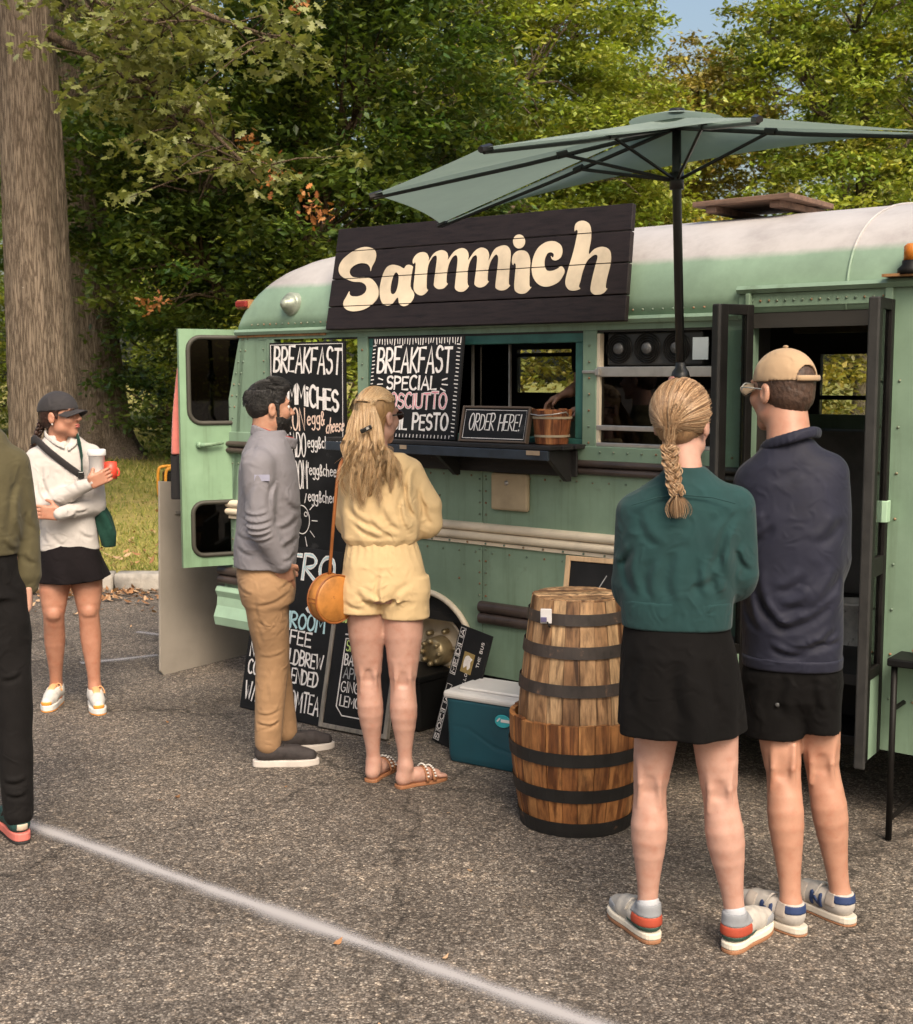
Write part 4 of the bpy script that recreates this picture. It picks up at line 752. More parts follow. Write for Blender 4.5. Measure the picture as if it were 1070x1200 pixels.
# counter outside: weathered black boards on brackets
ctr = bpy.data.objects.new('counter', None); link(ctr, bus)
cz = 1.40; q0 = w2b(ground(379, 513, cz)); 
M_CTR = mat('counter_black', (0.016, 0.014, 0.0135), .6, .4, 14, .5, 60, .003, stretch=(1, 5, 5), spot=(0.17, 0.12, 0.085), spots=(13, .64))
cx0, cx1 = wallpt(379, 515, -.25)[0], wallpt(644, 527, -.25)[0]
for k in range(3):
    y0 = -.245 + k * .083; mb = MB(); x0 = cx0 + .0 + .03 * (2 - k) * .2; mb.span(x0, cx1 + .01 * k, y0, y0 + .080, cz - .006 - .002 * (k % 2), cz + .012 - .003 * (k % 2)); mb.build('board', M_CTR, ctr, bevel=.003)
mb = MB(); mb.span(cx0 + .01, cx1 - .01, -.25, -.235, cz - .05, cz - .008); mb.build('front_batten', mat('batten_blue', (0.03, 0.04, 0.055), .5, .3, 12), ctr, bevel=.003)
mb = MB(); mb.span(cx0 + .02, 1.80, -.045, -.033, 1.27, cz - .012); mb.build('back_batten', M_CTR, ctr, bevel=.003)
for xb in (cx0 + .06, (cx0 + cx1) / 2, cx1 - .05):
    mb = MB(); mb.prism([(-.045, 1.25), (-.045, cz - .012), (-.23, cz - .012), (-.23, cz - .03), (-.075, 1.25)], xb, xb + .022, 'x'); mb.build('bracket', M_CTR, ctr)
for a_, b_ in ((cx1 - .12, cx1 - .05), (.95, .99)): mb = MB(); mb.span(a_, b_, -.2545, -.2512, cz - .028, cz - .009); mb.build('chipped_edge', mat('raw_wood_chip', (.45, .33, .22), .8), ctr)
# rear door swung open
dq = bpy.data.objects.new('rear_door', None); link(dq, bus)
hl = w2b(np.array([-1.01, 7.24, 0])); el = w2b(onplane(211, 520, (0, 6.99, 0), (0, 1, 0))); dvec = el[:2] - hl[:2]; dl = float(np.linalg.norm(dvec)); dq.location = (hl[0], hl[1], 0); dq.rotation_euler[2] = math.atan2(dvec[1], dvec[0])
z0d, z1d = .66, 1.965
M_DOORG = busgreen('door_green', (0.205, 0.325, 0.205))
def rrect(x0, x1, z0, z1, r, n=5):
    o = []
    for cx_, cz_, a0 in ((x1 - r, z1 - r, 0), (x0 + r, z1 - r, 90), (x0 + r, z0 + r, 180), (x1 - r, z0 + r, 270)):
        o += [(cx_ + r * math.cos(math.radians(a0 + 90 * k / n)), cz_ + r * math.sin(math.radians(a0 + 90 * k / n))) for k in range(n + 1)]
    return o
wins = [(.09, dl - .045, 1.45, 1.925, .07), (.09, dl - .055, .72, 1.02, .06)]
mb = MB(); zc = [z0d, .72, 1.02, 1.45, 1.925, z1d]
mb.span(0, dl, -.018, .018, z0d, .72); mb.span(0, dl, -.018, .018, 1.02, 1.45); mb.span(0, dl, -.018, .018, 1.925, z1d)
for x0, x1, z0, z1, r_ in wins: mb.span(0, x0, -.018, .018, z0, z1); mb.span(x1, dl, -.018, .018, z0, z1)
mb.build('door_skin', M_DOORG, dq)
for x0, x1, z0, z1, r_ in wins:
    w_ = rrect(x0 - .004, x1 + .004, z0 - .004, z1 + .004, r_); 
    for sx, sz, px_, pz_ in ((1, 1, x1, z1), (-1, 1, x0, z1), (-1, -1, x0, z0), (1, -1, x1, z0)):
        arc = [(px_ - sx * r_ + sx * r_ * math.sin(a), pz_ - sz * r_ + sz * r_ * math.cos(a)) for a in np.linspace(0, math.pi / 2, 7)]
        mb = MB(); mb.prism([(px_, pz_)] + arc, -.0175, .0175); mb.build('window_corner', M_DOORG, dq)
    rr2 = rrect(x0 + .004, x1 - .004, z0 + .004, z1 - .004, r_); mb = MB(); mb.tube([(p[0], .018, p[1]) for p in rr2] + [(rr2[0][0], .018, rr2[0][1])], .013, 7, False); mb.tube([(p[0], -.018, p[1]) for p in rr2] + [(rr2[0][0], -.018, rr2[0][1])], .013, 7, False); mb.build('window_gasket', mat('gasket', (.05, .045, .035), .6), dq, smooth=True)
    mb = MB(); mb.span(x0 + .001, x1 - .001, -.003, .003, z0 + .001, z1 - .001); mb.build('door_pane', M_GLASSD, dq)
for sgn in (1, -1):
    mb = MB(); mb.lathe([(.018, .0), (.018, sgn * .02), (.01, sgn * .03)], 14, (dl - .10, sgn * .018, 1.335), 'y'); mb.tube([(dl - .10, sgn * .045, 1.335), (dl - .15, sgn * .05, 1.337), (dl - .23, sgn * .05, 1.345)], [.014, .012, .007], 8); mb.build('door_handle', M_DOORG, dq, smooth=True)
# ---- plank sign above the serving window
SB = np.array([0, -.07, 1.925]); lean = math.atan2(.09, .5); SV = np.array([0, math.sin(lean), math.cos(lean)]); Sn_w = IN * math.cos(lean) - UP * math.sin(lean)
def suv(px, py):
    p = w2b(onplane(px, py, b2w(*SB), Sn_w)); return np.array([p[0], (p - SB) @ SV])
cTL, cBL, cTR, cBR = suv(397, 268), suv(381, 386.5), suv(742, 237), suv(732, 376)
sign = bus_thing('plank_sign', 'long dark plank sign with cream brush lettering above the serving window', 'sign', 0, SB[1], SB[2]); sign.rotation_euler = (-lean, 0, BROT)
def spos(u, v_, out=0.0): return (u, -out, v_)     # sign local: x = u, z = v, -y towards the viewer
M_PLANK = mat('sign_plank', (0.018, 0.0125, 0.0125), .5, .35, 7, .45, 55, .002, stretch=(1.2, 6, 9), spot=(0.15, 0.12, 0.11), spots=(34, .70), spec=.25)
fr = [0, .235, .505, .775, 1.0]
bands = []
for k in range(4):
    g_ = .0022
    def lerp(a, b, t): return a + (b - a) * t
    o_ = [lerp(cTL, cBL, fr[k]), lerp(cTR, cBR, fr[k]), lerp(cTR, cBR, fr[k + 1]), lerp(cTL, cBL, fr[k + 1])]
    P = [o_[3] + (0, g_), o_[2] + (0, g_), o_[1] - (0, g_), o_[0] - (0, g_)]
    mb = MB(); mb.prism([tuple(p) for p in P], 0.0 + .0012 * (k % 2), .028); mb.build('plank', M_PLANK, sign, bevel=.003); bands.append((o_, P))
for u in (cTL[0] + .3, 1.1, 1.7): mb = MB(); mb.span(u, u + .06, .0282, .05, .02, cTL[1] - .04); mb.build('sign_batten', M_BROWN, sign)
ZA = lambda q: [(380 + a * .186916, 230 + b * .186916) for a, b in q]; ZBx = lambda q: [(560 + a * .186916, 230 + b * .186916) for a, b in q]
ell = lambda cx_, cy_, rx_, ry_: [(cx_ + rx_ * math.cos(a), cy_ + ry_ * math.sin(a)) for a in np.linspace(0, 2 * math.pi, 13)[:-1]]
GL = [
 [ZA([(327,375),(322,345),(300,325),(255,318),(200,335),(140,375),(105,415),(92,455),(100,490),(130,515),(180,535),(235,540),(262,560),(265,590),(245,615),(210,628),(172,625),(160,612),(158,597),(140,630),(122,665),(125,695),(150,715),(190,722),(250,710),(300,680),(335,640),(342,595),(330,555),(300,520),(260,508),(215,510),(180,505),(162,485),(165,460),(190,435),(230,420),(270,425),(288,445),(292,470),(302,440),(318,410)])],
 [ZA([(555,460),(556,440),(535,430),(515,435),(500,452),(470,437),(430,430),(395,445),(370,490),(352,560),(350,620),(362,665),(390,685),(425,678),(462,635),(470,670),(490,688),(520,685),(550,660),(565,625),(560,598),(548,582),(542,560),(546,510)]), ZA([(455,478),(440,490),(425,530),(417,580),(422,610),(440,612),(455,590),(465,550),(468,500)])],
 [ZA([(560,425),(557,400),(575,370),(605,352),(640,355),(657,385),(656,405),(690,358),(735,338),(768,350),(778,380),(776,400),(815,348),(862,325),(895,338),(907,372),(904,400),(945,345),(985,322),(1022,335),(1035,370),(1031,405),(1068,335),(1113,310),(1148,312),(1168,340),(1170,385),(1163,450),(1158,545),(1167,560),(1140,585),(1108,591),(1081,580),(1075,560),(1085,470),(1093,395),(1085,368),(1070,372),(1045,410),(1030,460),(1025,525),(1033,535),(1005,565),(970,572),(945,555),(945,530),(955,450),(960,385),(950,370),(930,385),(910,425),(900,480),(900,550),(908,565),(880,595),(845,598),(822,580),(822,550),(832,460),(838,395),(828,370),(805,385),(782,430),(770,490),(768,540),(776,550),(750,578),(715,582),(692,565),(690,540),(700,460),(708,390),(700,372),(680,385),(655,430),(645,500),(643,575),(652,590),(625,618),(595,620),(570,600),(562,570),(568,500),(575,430),(570,415)])],
 [ZBx([(215,405),(225,365),(255,342),(295,342),(320,365),(330,410),(326,480),(325,562),(337,570),(305,605),(270,612),(240,598),(230,570),(235,490),(240,435),(230,420),(222,432)])], [ZBx(ell(260, 284, 38, 44))],
 [ZBx([(545,465),(535,500),(505,540),(450,565),(400,563),(360,530),(340,475),(345,400),(375,330),(425,290),(480,282),(520,305),(532,345),(520,385),(490,403),(467,395),(460,375),(472,385),(478,365),(462,352),(438,360),(422,395),(420,435),(435,465),(465,468),(500,455),(525,438)])],
 [ZBx([(608,220),(612,180),(635,158),(670,155),(700,175),(712,215),(710,280),(697,362),(735,330),(785,317),(825,335),(837,380),(830,440),(810,520),(803,570),(812,582),(785,610),(745,620),(715,605),(708,575),(720,510),(740,430),(752,385),(745,368),(720,375),(685,410),(660,470),(645,530),(635,565),(643,580),(610,592),(575,588),(553,560),(552,520),(570,450),(600,350),(618,270),(628,222),(618,212)])]]
M_LET = mat('cream_lettering', (0.64, 0.53, 0.385), .55, .2, 4, .2, 60, .001, spot=(0.28, 0.22, 0.17), spots=(30, .70))
def filled(loops, name, m, parent, out, th=.0015, tf=lambda p: (p[0], p[1])):
    cu = bpy.data.curves.new('tmp', 'CURVE'); cu.dimensions = '2D'; cu.fill_mode = 'BOTH'; cu.extrude = th / 2
    for lp_ in loops:
        s_ = cu.splines.new('POLY'); s_.points.add(len(lp_) - 1); s_.use_cyclic_u = True
        for p, q in zip(s_.points, lp_): p.co = (q[0], q[1], 0, 1)
    ob = bpy.data.objects.new('tmp', cu); COL.objects.link(ob); dg = bpy.context.evaluated_depsgraph_get(); me = bpy.data.meshes.new_from_object(ob.evaluated_get(dg)); bpy.data.objects.remove(ob)
    return me
for loops in GL:
    me = filled([[suv(*p) for p in smoothpoly(lp_, True, 4)] for lp_ in loops], 'lettering', M_LET, sign, 0)
    part_of = bpy.data.objects.new('painted_letter', None)
    bm0 = bmesh.new(); bm0.from_mesh(me); joined = bmesh.new(); tmp = bpy.data.meshes.new('t')
    for k, (o_, P) in enumerate(bands):
        b2 = bm0.copy()
        for (A_, B_, sgn) in ((P[0], P[1], 1), (P[3], P[2], -1)):
            d_ = B_ - A_; nrm = Vector((-d_[1], d_[0], 0)).normalized() * sgn
            bmesh.ops.bisect_plane(b2, geom=b2.verts[:] + b2.edges[:] + b2.faces[:], plane_co=(A_[0], A_[1], 0), plane_no=nrm, clear_inner=True)
        b2.to_mesh(tmp); joined.from_mesh(tmp); b2.free()
    fm = bpy.data.meshes.new('painted_letter')
    for v_ in joined.verts: v_.co = Vector((v_.co.x, -.0016 + v_.co.z, v_.co.y))
    joined.to_mesh(fm); joined.free(); bm0.free(); fm.materials.append(M_LET); ob = bpy.data.objects.new('painted_letter', fm); link(ob, sign)
# board lying on the roof
rb = wallpt(890, 250, .6); rbx = wallpt(890, 247, .55)[0]
rbo = bus_thing('roof_board', 'weathered brown boards lying flat on the white bus roof', 'board', rbx, .62, roof_z(1.5, .62) + .025)
M_WOODG = mat('weathered_brown', (0.16, 0.095, 0.065), .8, .35, 8, .5, 50, .003, stretch=(1, 6, 6))
for k in range(3): mb = MB(); mb.box((0, (k - 1) * .17, .02 + .004 * k), (.46 - .03 * k, .165, .022), .02 * (k - 1)); mb.build('board', M_WOODG, rbo, bevel=.003)
for k in (-1, 1): mb = MB(); mb.box((k * .15, 0, -.005), (.05, .46, .028)); mb.build('batten', M_WOODG, rbo, bevel=.003)
# ============================================================ chalk lettering: single-stroke hand glyphs drawn as thin ribbons
def arc(cx_, cy_, rx_, ry_, a0, a1, n=9): return [(cx_ + rx_ * math.cos(math.radians(a0 + (a1 - a0) * k / n)), cy_ + ry_ * math.sin(math.radians(a0 + (a1 - a0) * k / n))) for k in range(n + 1)]
GLY = {
 'A': (.6, [[(0, 0), (.3, 1), (.6, 0)], [(.1, .35), (.5, .35)]]), 'B': (.55, [[(0, 0), (0, 1)], [(0, 1)] + arc(.2, .76, .28, .24, 90, -90) + [(0, .52)], [(0, .52)] + arc(.22, .26, .32, .26, 90, -90) + [(0, 0)]]),
 'C': (.55, [arc(.32, .5, .32, .5, 50, 310, 12)]), 'D': (.58, [[(0, 0), (0, 1)], [(0, 1)] + arc(.15, .5, .42, .5, 90, -90, 12) + [(0, 0)]]), 'E': (.48, [[(.48, 1), (0, 1), (0, 0), (.48, 0)], [(0, .52), (.4, .52)]]),
 'F': (.48, [[(.48, 1), (0, 1), (0, 0)], [(0, .54), (.4, .54)]]), 'G': (.6, [arc(.32, .5, .32, .5, 50, 330, 12) + [(.6, .42), (.36, .42)]]), 'H': (.56, [[(0, 0), (0, 1)], [(.56, 0), (.56, 1)], [(0, .5), (.56, .5)]]),
 'I': (.12, [[(.06, 0), (.06, 1)]]), 'J': (.45, [[(.42, 1), (.42, .25)] + arc(.22, .22, .2, .22, 0, -170, 8)]), 'K': (.52, [[(0, 0), (0, 1)], [(.5, 1), (.02, .48), (.52, 0)]]), 'L': (.45, [[(0, 1), (0, 0), (.45, 0)]]),
 'M': (.72, [[(0, 0), (.05, 1), (.36, .35), (.67, 1), (.72, 0)]]), 'N': (.58, [[(0, 0), (0, 1), (.58, 0), (.58, 1)]]), 'O': (.62, [arc(.31, .5, .31, .5, 90, 450, 18)]), 'P': (.52, [[(0, 0), (0, 1)], [(0, 1)] + arc(.2, .74, .3, .26, 90, -90) + [(0, .48)]]),
 'Q': (.62, [arc(.31, .5, .31, .5, 90, 450, 18), [(.4, .25), (.62, -.05)]]), 'R': (.55, [[(0, 0), (0, 1)], [(0, 1)] + arc(.2, .75, .3, .25, 90, -90) + [(0, .5), (.55, 0)]]), 'S': (.5, [arc(.26, .75, .24, .25, 30, 250, 9) + arc(.25, .26, .25, .26, 80, -150, 10)]),
 'T': (.56, [[(0, 1), (.56, 1)], [(.28, 1), (.28, 0)]]), 'U': (.56, [[(0, 1), (0, .3)] + arc(.28, .28, .28, .28, 180, 360, 9) + [(.56, 1)]]), 'V': (.56, [[(0, 1), (.28, 0), (.56, 1)]]), 'W': (.8, [[(0, 1), (.2, 0), (.4, .8), (.6, 0), (.8, 1)]]),
 'X': (.52, [[(0, 0), (.52, 1)], [(0, 1), (.52, 0)]]), 'Y': (.52, [[(0, 1), (.26, .5), (.52, 1)], [(.26, .5), (.26, 0)]]), 'Z': (.52, [[(0, 1), (.52, 1), (0, 0), (.52, 0)]]),
 '&': (.42, [[(.40, .05), (.06, .62)] + arc(.18, .75, .12, .16, 200, -20, 8) + [(.03, .25)] + arc(.16, .15, .14, .16, 170, 330, 7) + [(.4, .36)]]), '!': (.14, [[(.1, 1), (.05, .28)], [(.03, .02), (.05, .06)]]), "'": (.1, [[(.06, 1), (.03, .82)]]), '/': (.4, [[(0, -.05), (.4, 1)]]), '+': (.42, [[(0, .45), (.42, .45)], [(.21, .2), (.21, .7)]]), '.': (.1, [[(.03, .0), (.06, .05)]]),
 'e': (.44, [[(.02, .32), (.42, .36)] + arc(.23, .3, .21, .27, 15, 320, 11)]), 'g': (.44, [arc(.22, .32, .2, .24, 20, 380, 12), [(.43, .58), (.42, -.08)] + arc(.22, -.12, .2, .18, 0, -150, 8)]), 'c': (.38, [arc(.22, .29, .2, .27, 50, 310, 10)]), 'h': (.42, [[(.02, 1), (.02, 0)], [(.02, .3)] + arc(.21, .34, .18, .22, 160, 0, 7) + [(.4, 0)]]),
 's': (.34, [arc(.18, .42, .14, .15, 30, 250, 7) + arc(.17, .14, .16, .15, 80, -150, 8)]), 'i': (.12, [[(.06, 0), (.06, .62)], [(.05, .82), (.07, .86)]]), ' ': (.3, [])}
CHALK = {}
def chalk_mat(name, col):
    if name not in CHALK: CHALK[name] = mat('chalk_' + name, col, .9, .15, 30, .3, 200, .001, spot=tuple(c * .45 for c in col), spots=(60, .6), spec=.1)
    return CHALK[name]
WHITE = chalk_mat('white', (.74, .70, .68)); PINK = chalk_mat('pink', (.72, .30, .36)); BLUE = chalk_mat('blue', (.42, .62, .66)); LIME = chalk_mat('lime', (.50, .62, .22)); PEACH = chalk_mat('peach', (.76, .56, .46)); GREYC = chalk_mat('grey', (.33, .33, .33))
_lay = [0]
def strokes(name, polys, w_, m, parent, y=-.0015, smooth=True):
    """polys: 2-D polylines (x,z) on the parent's front face (local -y faces the viewer)"""
    V, Fc = [], []
    for P in polys:
        P = np.array(P, float)
        if smooth and len(P) > 2: P = P
        _lay[0] = (_lay[0] + 1) % 9; yy = y - .00012 * _lay[0]; n = len(P); T = np.gradient(P, axis=0) if n > 1 else None
        if n == 2: T = np.array([P[1] - P[0]] * 2)
        T = T / (np.linalg.norm(T, axis=1)[:, None] + 1e-9); Nn = np.stack([-T[:, 1], T[:, 0]], 1); P = P.copy(); P[0] -= T[0] * w_ * .35; P[-1] += T[-1] * w_ * .35
        ww = w_ * .5 * (1 + .18 * np.sin(np.arange(n) * 1.7 + len(V))); k0 = len(V)
        for i in range(n): V += [(P[i, 0] + Nn[i, 0] * ww[i], yy, P[i, 1] + Nn[i, 1] * ww[i]), (P[i, 0] - Nn[i, 0] * ww[i], yy, P[i, 1] - Nn[i, 1] * ww[i])]
        Fc += [[k0 + 2 * i, k0 + 2 * i + 1, k0 + 2 * i + 3, k0 + 2 * i + 2] for i in range(n - 1)]
    return mk(name, V, Fc, m, parent, kind='stuff')
def text_polys(s, x, z, h, width=None, gap=.16, slant=0.0, tilt=0.0, jit=.03, seed=1, arcup=0.0):
    r = random.Random(seed + len(s)); tot = sum(GLY[c][0] + gap for c in s) - gap; sx = (width / tot) if width else h; out = []; cx_ = 0.0
    for c in s:
        wd, st = GLY[c]; hh = h * (1 + r.uniform(-jit, jit) * 2); oz = r.uniform(-jit, jit) * h
        for P in st:
            q = []
            for a, b in P:
                X = (cx_ + a) * sx + slant * b * h; q.append((x + X, z + oz + b * hh + tilt * X + arcup * math.sin(math.pi * (cx_ + a) / max(tot, .1)) * h))
            out.append(q)
        cx_ += wd + gap
    return out
def write(s, x, z, h, parent, m=None, w_=None, width=None, name='lettering', **kw):
    y = kw.pop('y', -.0015); return strokes(name, text_polys(s, x, z, h, width, **kw), w_ or h * .11, m or WHITE, parent, y)
M_BOARD = mat('chalkboard', (0.012, 0.012, 0.013), .6, .3, 6, .15, 90, .001, spot=(0.035, 0.035, 0.036), spots=(5, .62), spec=.2)
M_GREYW = mat('grey_wood', (0.21, 0.19, 0.165), .8, .3, 9, .5, 60, .003, stretch=(6, 6, 1)); M_PALEW = mat('pale_wood', (0.50, 0.34, 0.20), .7, .2, 8, .3, 60, .002, stretch=(6, 6, 1))
def board(name, label, size, loc_b, lean=0.0, yaw=0.0, frame=None, fw=.02, th=.018, roll=0.0, cat='chalkboard', fm=None):
    """upright board: local x across, z up, front at y=0 facing -y; foot at the origin's left corner"""
    w_, h_ = size; o = bus_thing(name, label, cat, *loc_b); o.rotation_euler = (Matrix.Rotation(BROT + yaw, 4, 'Z') @ Matrix.Rotation(-lean, 4, 'X') @ Matrix.Rotation(roll, 4, 'Y')).to_euler()
    mb = MB(); mb.span(0, w_, 0, th, 0, h_); mb.build('panel', M_BOARD, o, bevel=.002)
    if frame:
        for a in ((-fw, 0, -fw, h_ + fw), (w_, w_ + fw, -fw, h_ + fw), (0, w_, -fw, 0), (0, w_, h_, h_ + fw)):
            mb = MB(); mb.span(a[0], a[1], -.008, th + .004, a[2], a[3]); mb.build('frame_side', frame, o, bevel=.003)
    return o
# tall menu board standing in the rear window bay, hung on the wall face
zt, zb_ = 1.885, .77; b1 = board('menu_chalkboard', 'tall chalkboard listing sandwiches, hung on the bus side behind the bearded man', (.555, zt - zb_), (-.168, -.045, zb_), 0.0)
H1 = zt - zb_; k = lambda py, px=366: wallpt(px, py, -.045)[2] - zb_; u = lambda px, py: wallpt(px, py, -.045)[0] + .168
strokes('chalk_border', [[(.012, .05), (.012, H1 - .012), (.545, H1 - .012), (.540, .4)]], .005, WHITE, b1)
write('BREAKFAST', .035, k(430) - .02, .125, b1, WHITE, .014, .49, tilt=-.03, slant=.1); write('SAMMiCHES', .03, k(464) - .02, .105, b1, WHITE, .017, .48, tilt=-.12, seed=3)
write('BACON', .03, k(505), .115, b1, PEACH, .010, .235); write('egg&', .285, k(499), .080, b1, PEACH, .0075, .125, tilt=.05); write('cheese', .42, k(507), .075, b1, PEACH, .007, .125, tilt=.12, slant=.2)
write('AVOCADO', .02, k(536), .125, b1, WHITE, .0085, .25); write('egg&cheese', .285, k(525), .066, b1, WHITE, .0065, .25)
write("MUSHROOM'", .02, k(573), .14, b1, WHITE, .0075, .27); write('egg&cheese', .295, k(557), .066, b1, WHITE, .006, .245)
write('egg&cheese', .285, k(588), .066, b1, WHITE, .006, .25)
sx_, sz_ = .235, k(610); strokes('sun_doodle', [arc(sx_, sz_, .058, .075, 0, 360, 24), arc(sx_ + .03, sz_ + .03, .012, .012, 0, 360, 8)] + [[(sx_ + .075 * math.cos(a), sz_ + .095 * math.sin(a)), (sx_ + .115 * math.cos(a), sz_ + .145 * math.sin(a))] for a in np.linspace(0, 2 * math.pi, 11)[:-1]], .005, WHITE, b1)
# coffee board on the ground leaning at the wall
b2 = board('coffee_chalkboard', 'black coffee chalkboard standing on the asphalt behind the legs of the bearded man', (.60, .86), (w2b(ground(275, 831))[0], w2b(ground(275, 831))[1], .004), math.radians(11), math.radians(0))
p_ = w2b(ground(275, 831)); yy2 = (p_[1] + w2b(ground(372, 849))[1]) / 2; b2.location = tuple(b2w(p_[0], yy2, .004)); W2 = w2b(ground(376, 849))[0] - p_[0]
write('NITRO', .06, .70, .125, b2, WHITE, .020, .50); write('NITRO', .062, .702, .125, b2, BLUE, .006, .50, y=-.004)
write('SE', .40, .545, .125, b2, WHITE, .021, .17); write('SE', .405, .545, .125, b2, BLUE, .007, .17, y=-.004)
write('MUSHROOM', .06, .455, .075, b2, BLUE, .012, .48); write('COFFEE', .13, .375, .07, b2, WHITE, .011, .33)
write('NITRO COLDBREW', .03, .275, .068, b2, WHITE, .010, .53); write('COFFEE BLENDED', .03, .185, .068, b2, WHITE, .010, .51); write('W/MUSHROOMTEA', .03, .05, .095, b2, WHITE, .010, .54)
# smoothie A-frame, grey wood frame
pa, pb = w2b(ground(375, 853)), w2b(ground(447, 867)); b3 = board('smoothie_sandwich_board', 'grey framed chalkboard for smoothies behind the legs of the woman in yellow', (.37, .60), (pa[0] + .02, pa[1], .03), math.radians(13), math.atan2(pb[1] - pa[1], pb[0] - pa[0]), M_GREYW, .022)
for s_ in (0, .37):
    mb = MB(); mb.box((s_, .16, .28), (.024, .02, .66), M=Matrix.Rotation(math.radians(26), 3, 'X')); mb.build('rear_leg', M_GREYW, b3)
write('SMOOTHIES', .025, .50, .075, b3, LIME, .013, .33); strokes('jar_drawing', [[(.075, .42), (.07, .09), (.11, .05), (.25, .05), (.29, .09), (.285, .42), (.075, .42)], [(.07, .44), (.29, .445)]], .006, WHITE, b3)
write('SPINACH', .085, .36, .052, b3, LIME, .006, .17); write('BANANA', .085, .295, .052, b3, WHITE, .007, .17); write('APPLE', .09, .23, .05, b3, GREYC, .007, .15); write('GINGER', .085, .165, .05, b3, WHITE, .006, .17); write('LEMON', .09, .095, .05, b3, WHITE, .007, .15)
# special board on the counter
X4a, X4b = wallpt(434, 460, -.08)[0], wallpt(539, 460, -.08)[0]; W4 = X4b - X4a; K4 = W4 / .49
b4 = board('special_chalkboard', 'square chalkboard with pink and white specials at the left of the counter', (W4, .485), (X4a, -.115, 1.413), math.radians(7), 0)
P4 = []
for i in range(34): P4 += [[((.012 + i * .0142) * K4, .478), ((.012 + i * .0142) * K4 + random.uniform(-.004, .006), .455 + random.uniform(-.008, .004))]]
for i in range(24): P4 += [[(.481 * K4, .02 + i * .0185), (.466 * K4 + random.uniform(-.004, .004), .022 + i * .0185)], [(.008, .02 + i * .0185), (.022 + random.uniform(-.004, .004), .022 + i * .0185)]]
for i in range(24): P4 += [[((.02 + i * .019) * K4, .007), ((.021 + i * .019) * K4, .02)]]
strokes('chalk_ticks', P4, .0045, WHITE, b4)
write('BREAKFAST', .04 * K4, .318, .115, b4, WHITE, .013, .40 * K4); write('SPECIAL', .10 * K4, .235, .062, b4, WHITE, .011, .27 * K4); write('PROSCIUTTO', .045 * K4, .145, .070, b4, WHITE, .014, .385 * K4); write('PROSCIUTTO', .046 * K4, .146, .070, b4, PINK, .006, .385 * K4, y=-.004); write('+BASiL PESTO', .035 * K4, .045, .072, b4, WHITE, .012, .41 * K4)
strokes('chalk_dashes', [[(q[0] * K4, q[1]) for q in d_] for d_ in ([(.40, .28), (.425, .287)], [(.40, .26), (.43, .257)], [(.395, .24), (.42, .228)], [(.075, .28), (.05, .288)], [(.075, .26), (.045, .258)])], .006, WHITE, b4)
# order board
qa, qb = wallpt(536, 510, -.16), wallpt(613, 514, -.16); b5 = board('order_chalkboard', 'small black board lettered for ordering, framed in thin wood on the counter', (wallpt(612, 505, -.185)[0] - wallpt(540, 505, -.185)[0], .145), (qa[0], -.165, 1.424), math.radians(14), math.radians(3), mat('brown_frame', (.10, .07, .05), .6), .010)
W5 = wallpt(612, 505, -.185)[0] - wallpt(540, 505, -.185)[0]; b5.location = tuple(b2w(wallpt(540, 505, -.185)[0], -.185, 1.424)); strokes('chalk_border', [[(.008, .008), (W5 - .008, .008), (W5 - .008, .137), (.008, .137), (.008, .008)]], .003, WHITE, b5)
write('ORDER HERE!', .035, .045, .075, b5, WHITE, .0055, W5 - .07, slant=.05)
# wooden bucket on counter
def staved(o, prof_r, z0, z1, n, m, th=.012, gap=.02, sag=0.0, r_seed=1):
    """n staves, each its own part; prof_r(t) radius along height"""
    rd = random.Random(r_seed); angs = [k * 2 * math.pi / n for k in range(n)]
    zs = [z0 + (z1 - z0) * k / 6 for k in range(7)]
    for k in range(n):
        a0 = 2 * math.pi * (k + gap * .5) / n; a1 = 2 * math.pi * (k + 1 - gap * .5) / n; dr = rd.uniform(-.0022, .0022); dzt = rd.uniform(-.004, .004); V = []
        for i, z_ in enumerate(zs):
            R_ = prof_r(i / 6) + dr; zz = z_ + (dzt if i == 6 else 0)
            for rr_ in (R_, R_ - th):
                for a in (a0, (a0 + a1) / 2, a1): V.append((rr_ * math.cos(a), rr_ * math.sin(a), zz))
        Fs = []
        for i in range(6):
            b = i * 6
            for p, q in ((0, 1), (1, 2), (2, 5), (5, 4), (4, 3), (3, 0)): Fs.append([b + p, b + q, b + 6 + q, b + 6 + p])
        Fs += [[2, 1, 0, 3, 4, 5], [36, 37, 38, 41, 40, 39]]
        mk('stave', V, Fs, m[k % len(m)], o)
def hoop(o, z, R0, R1, wd, m, th=.004, name='hoop'):
    mb = MB(); mb.lathe([(R0 + .001, z - wd / 2), (R0 + th, z - wd / 2), (R1 + th, z + wd / 2), (R1 + .001, z + wd / 2)], 44, close=False); return mb.build(name, m, o, smooth=False)
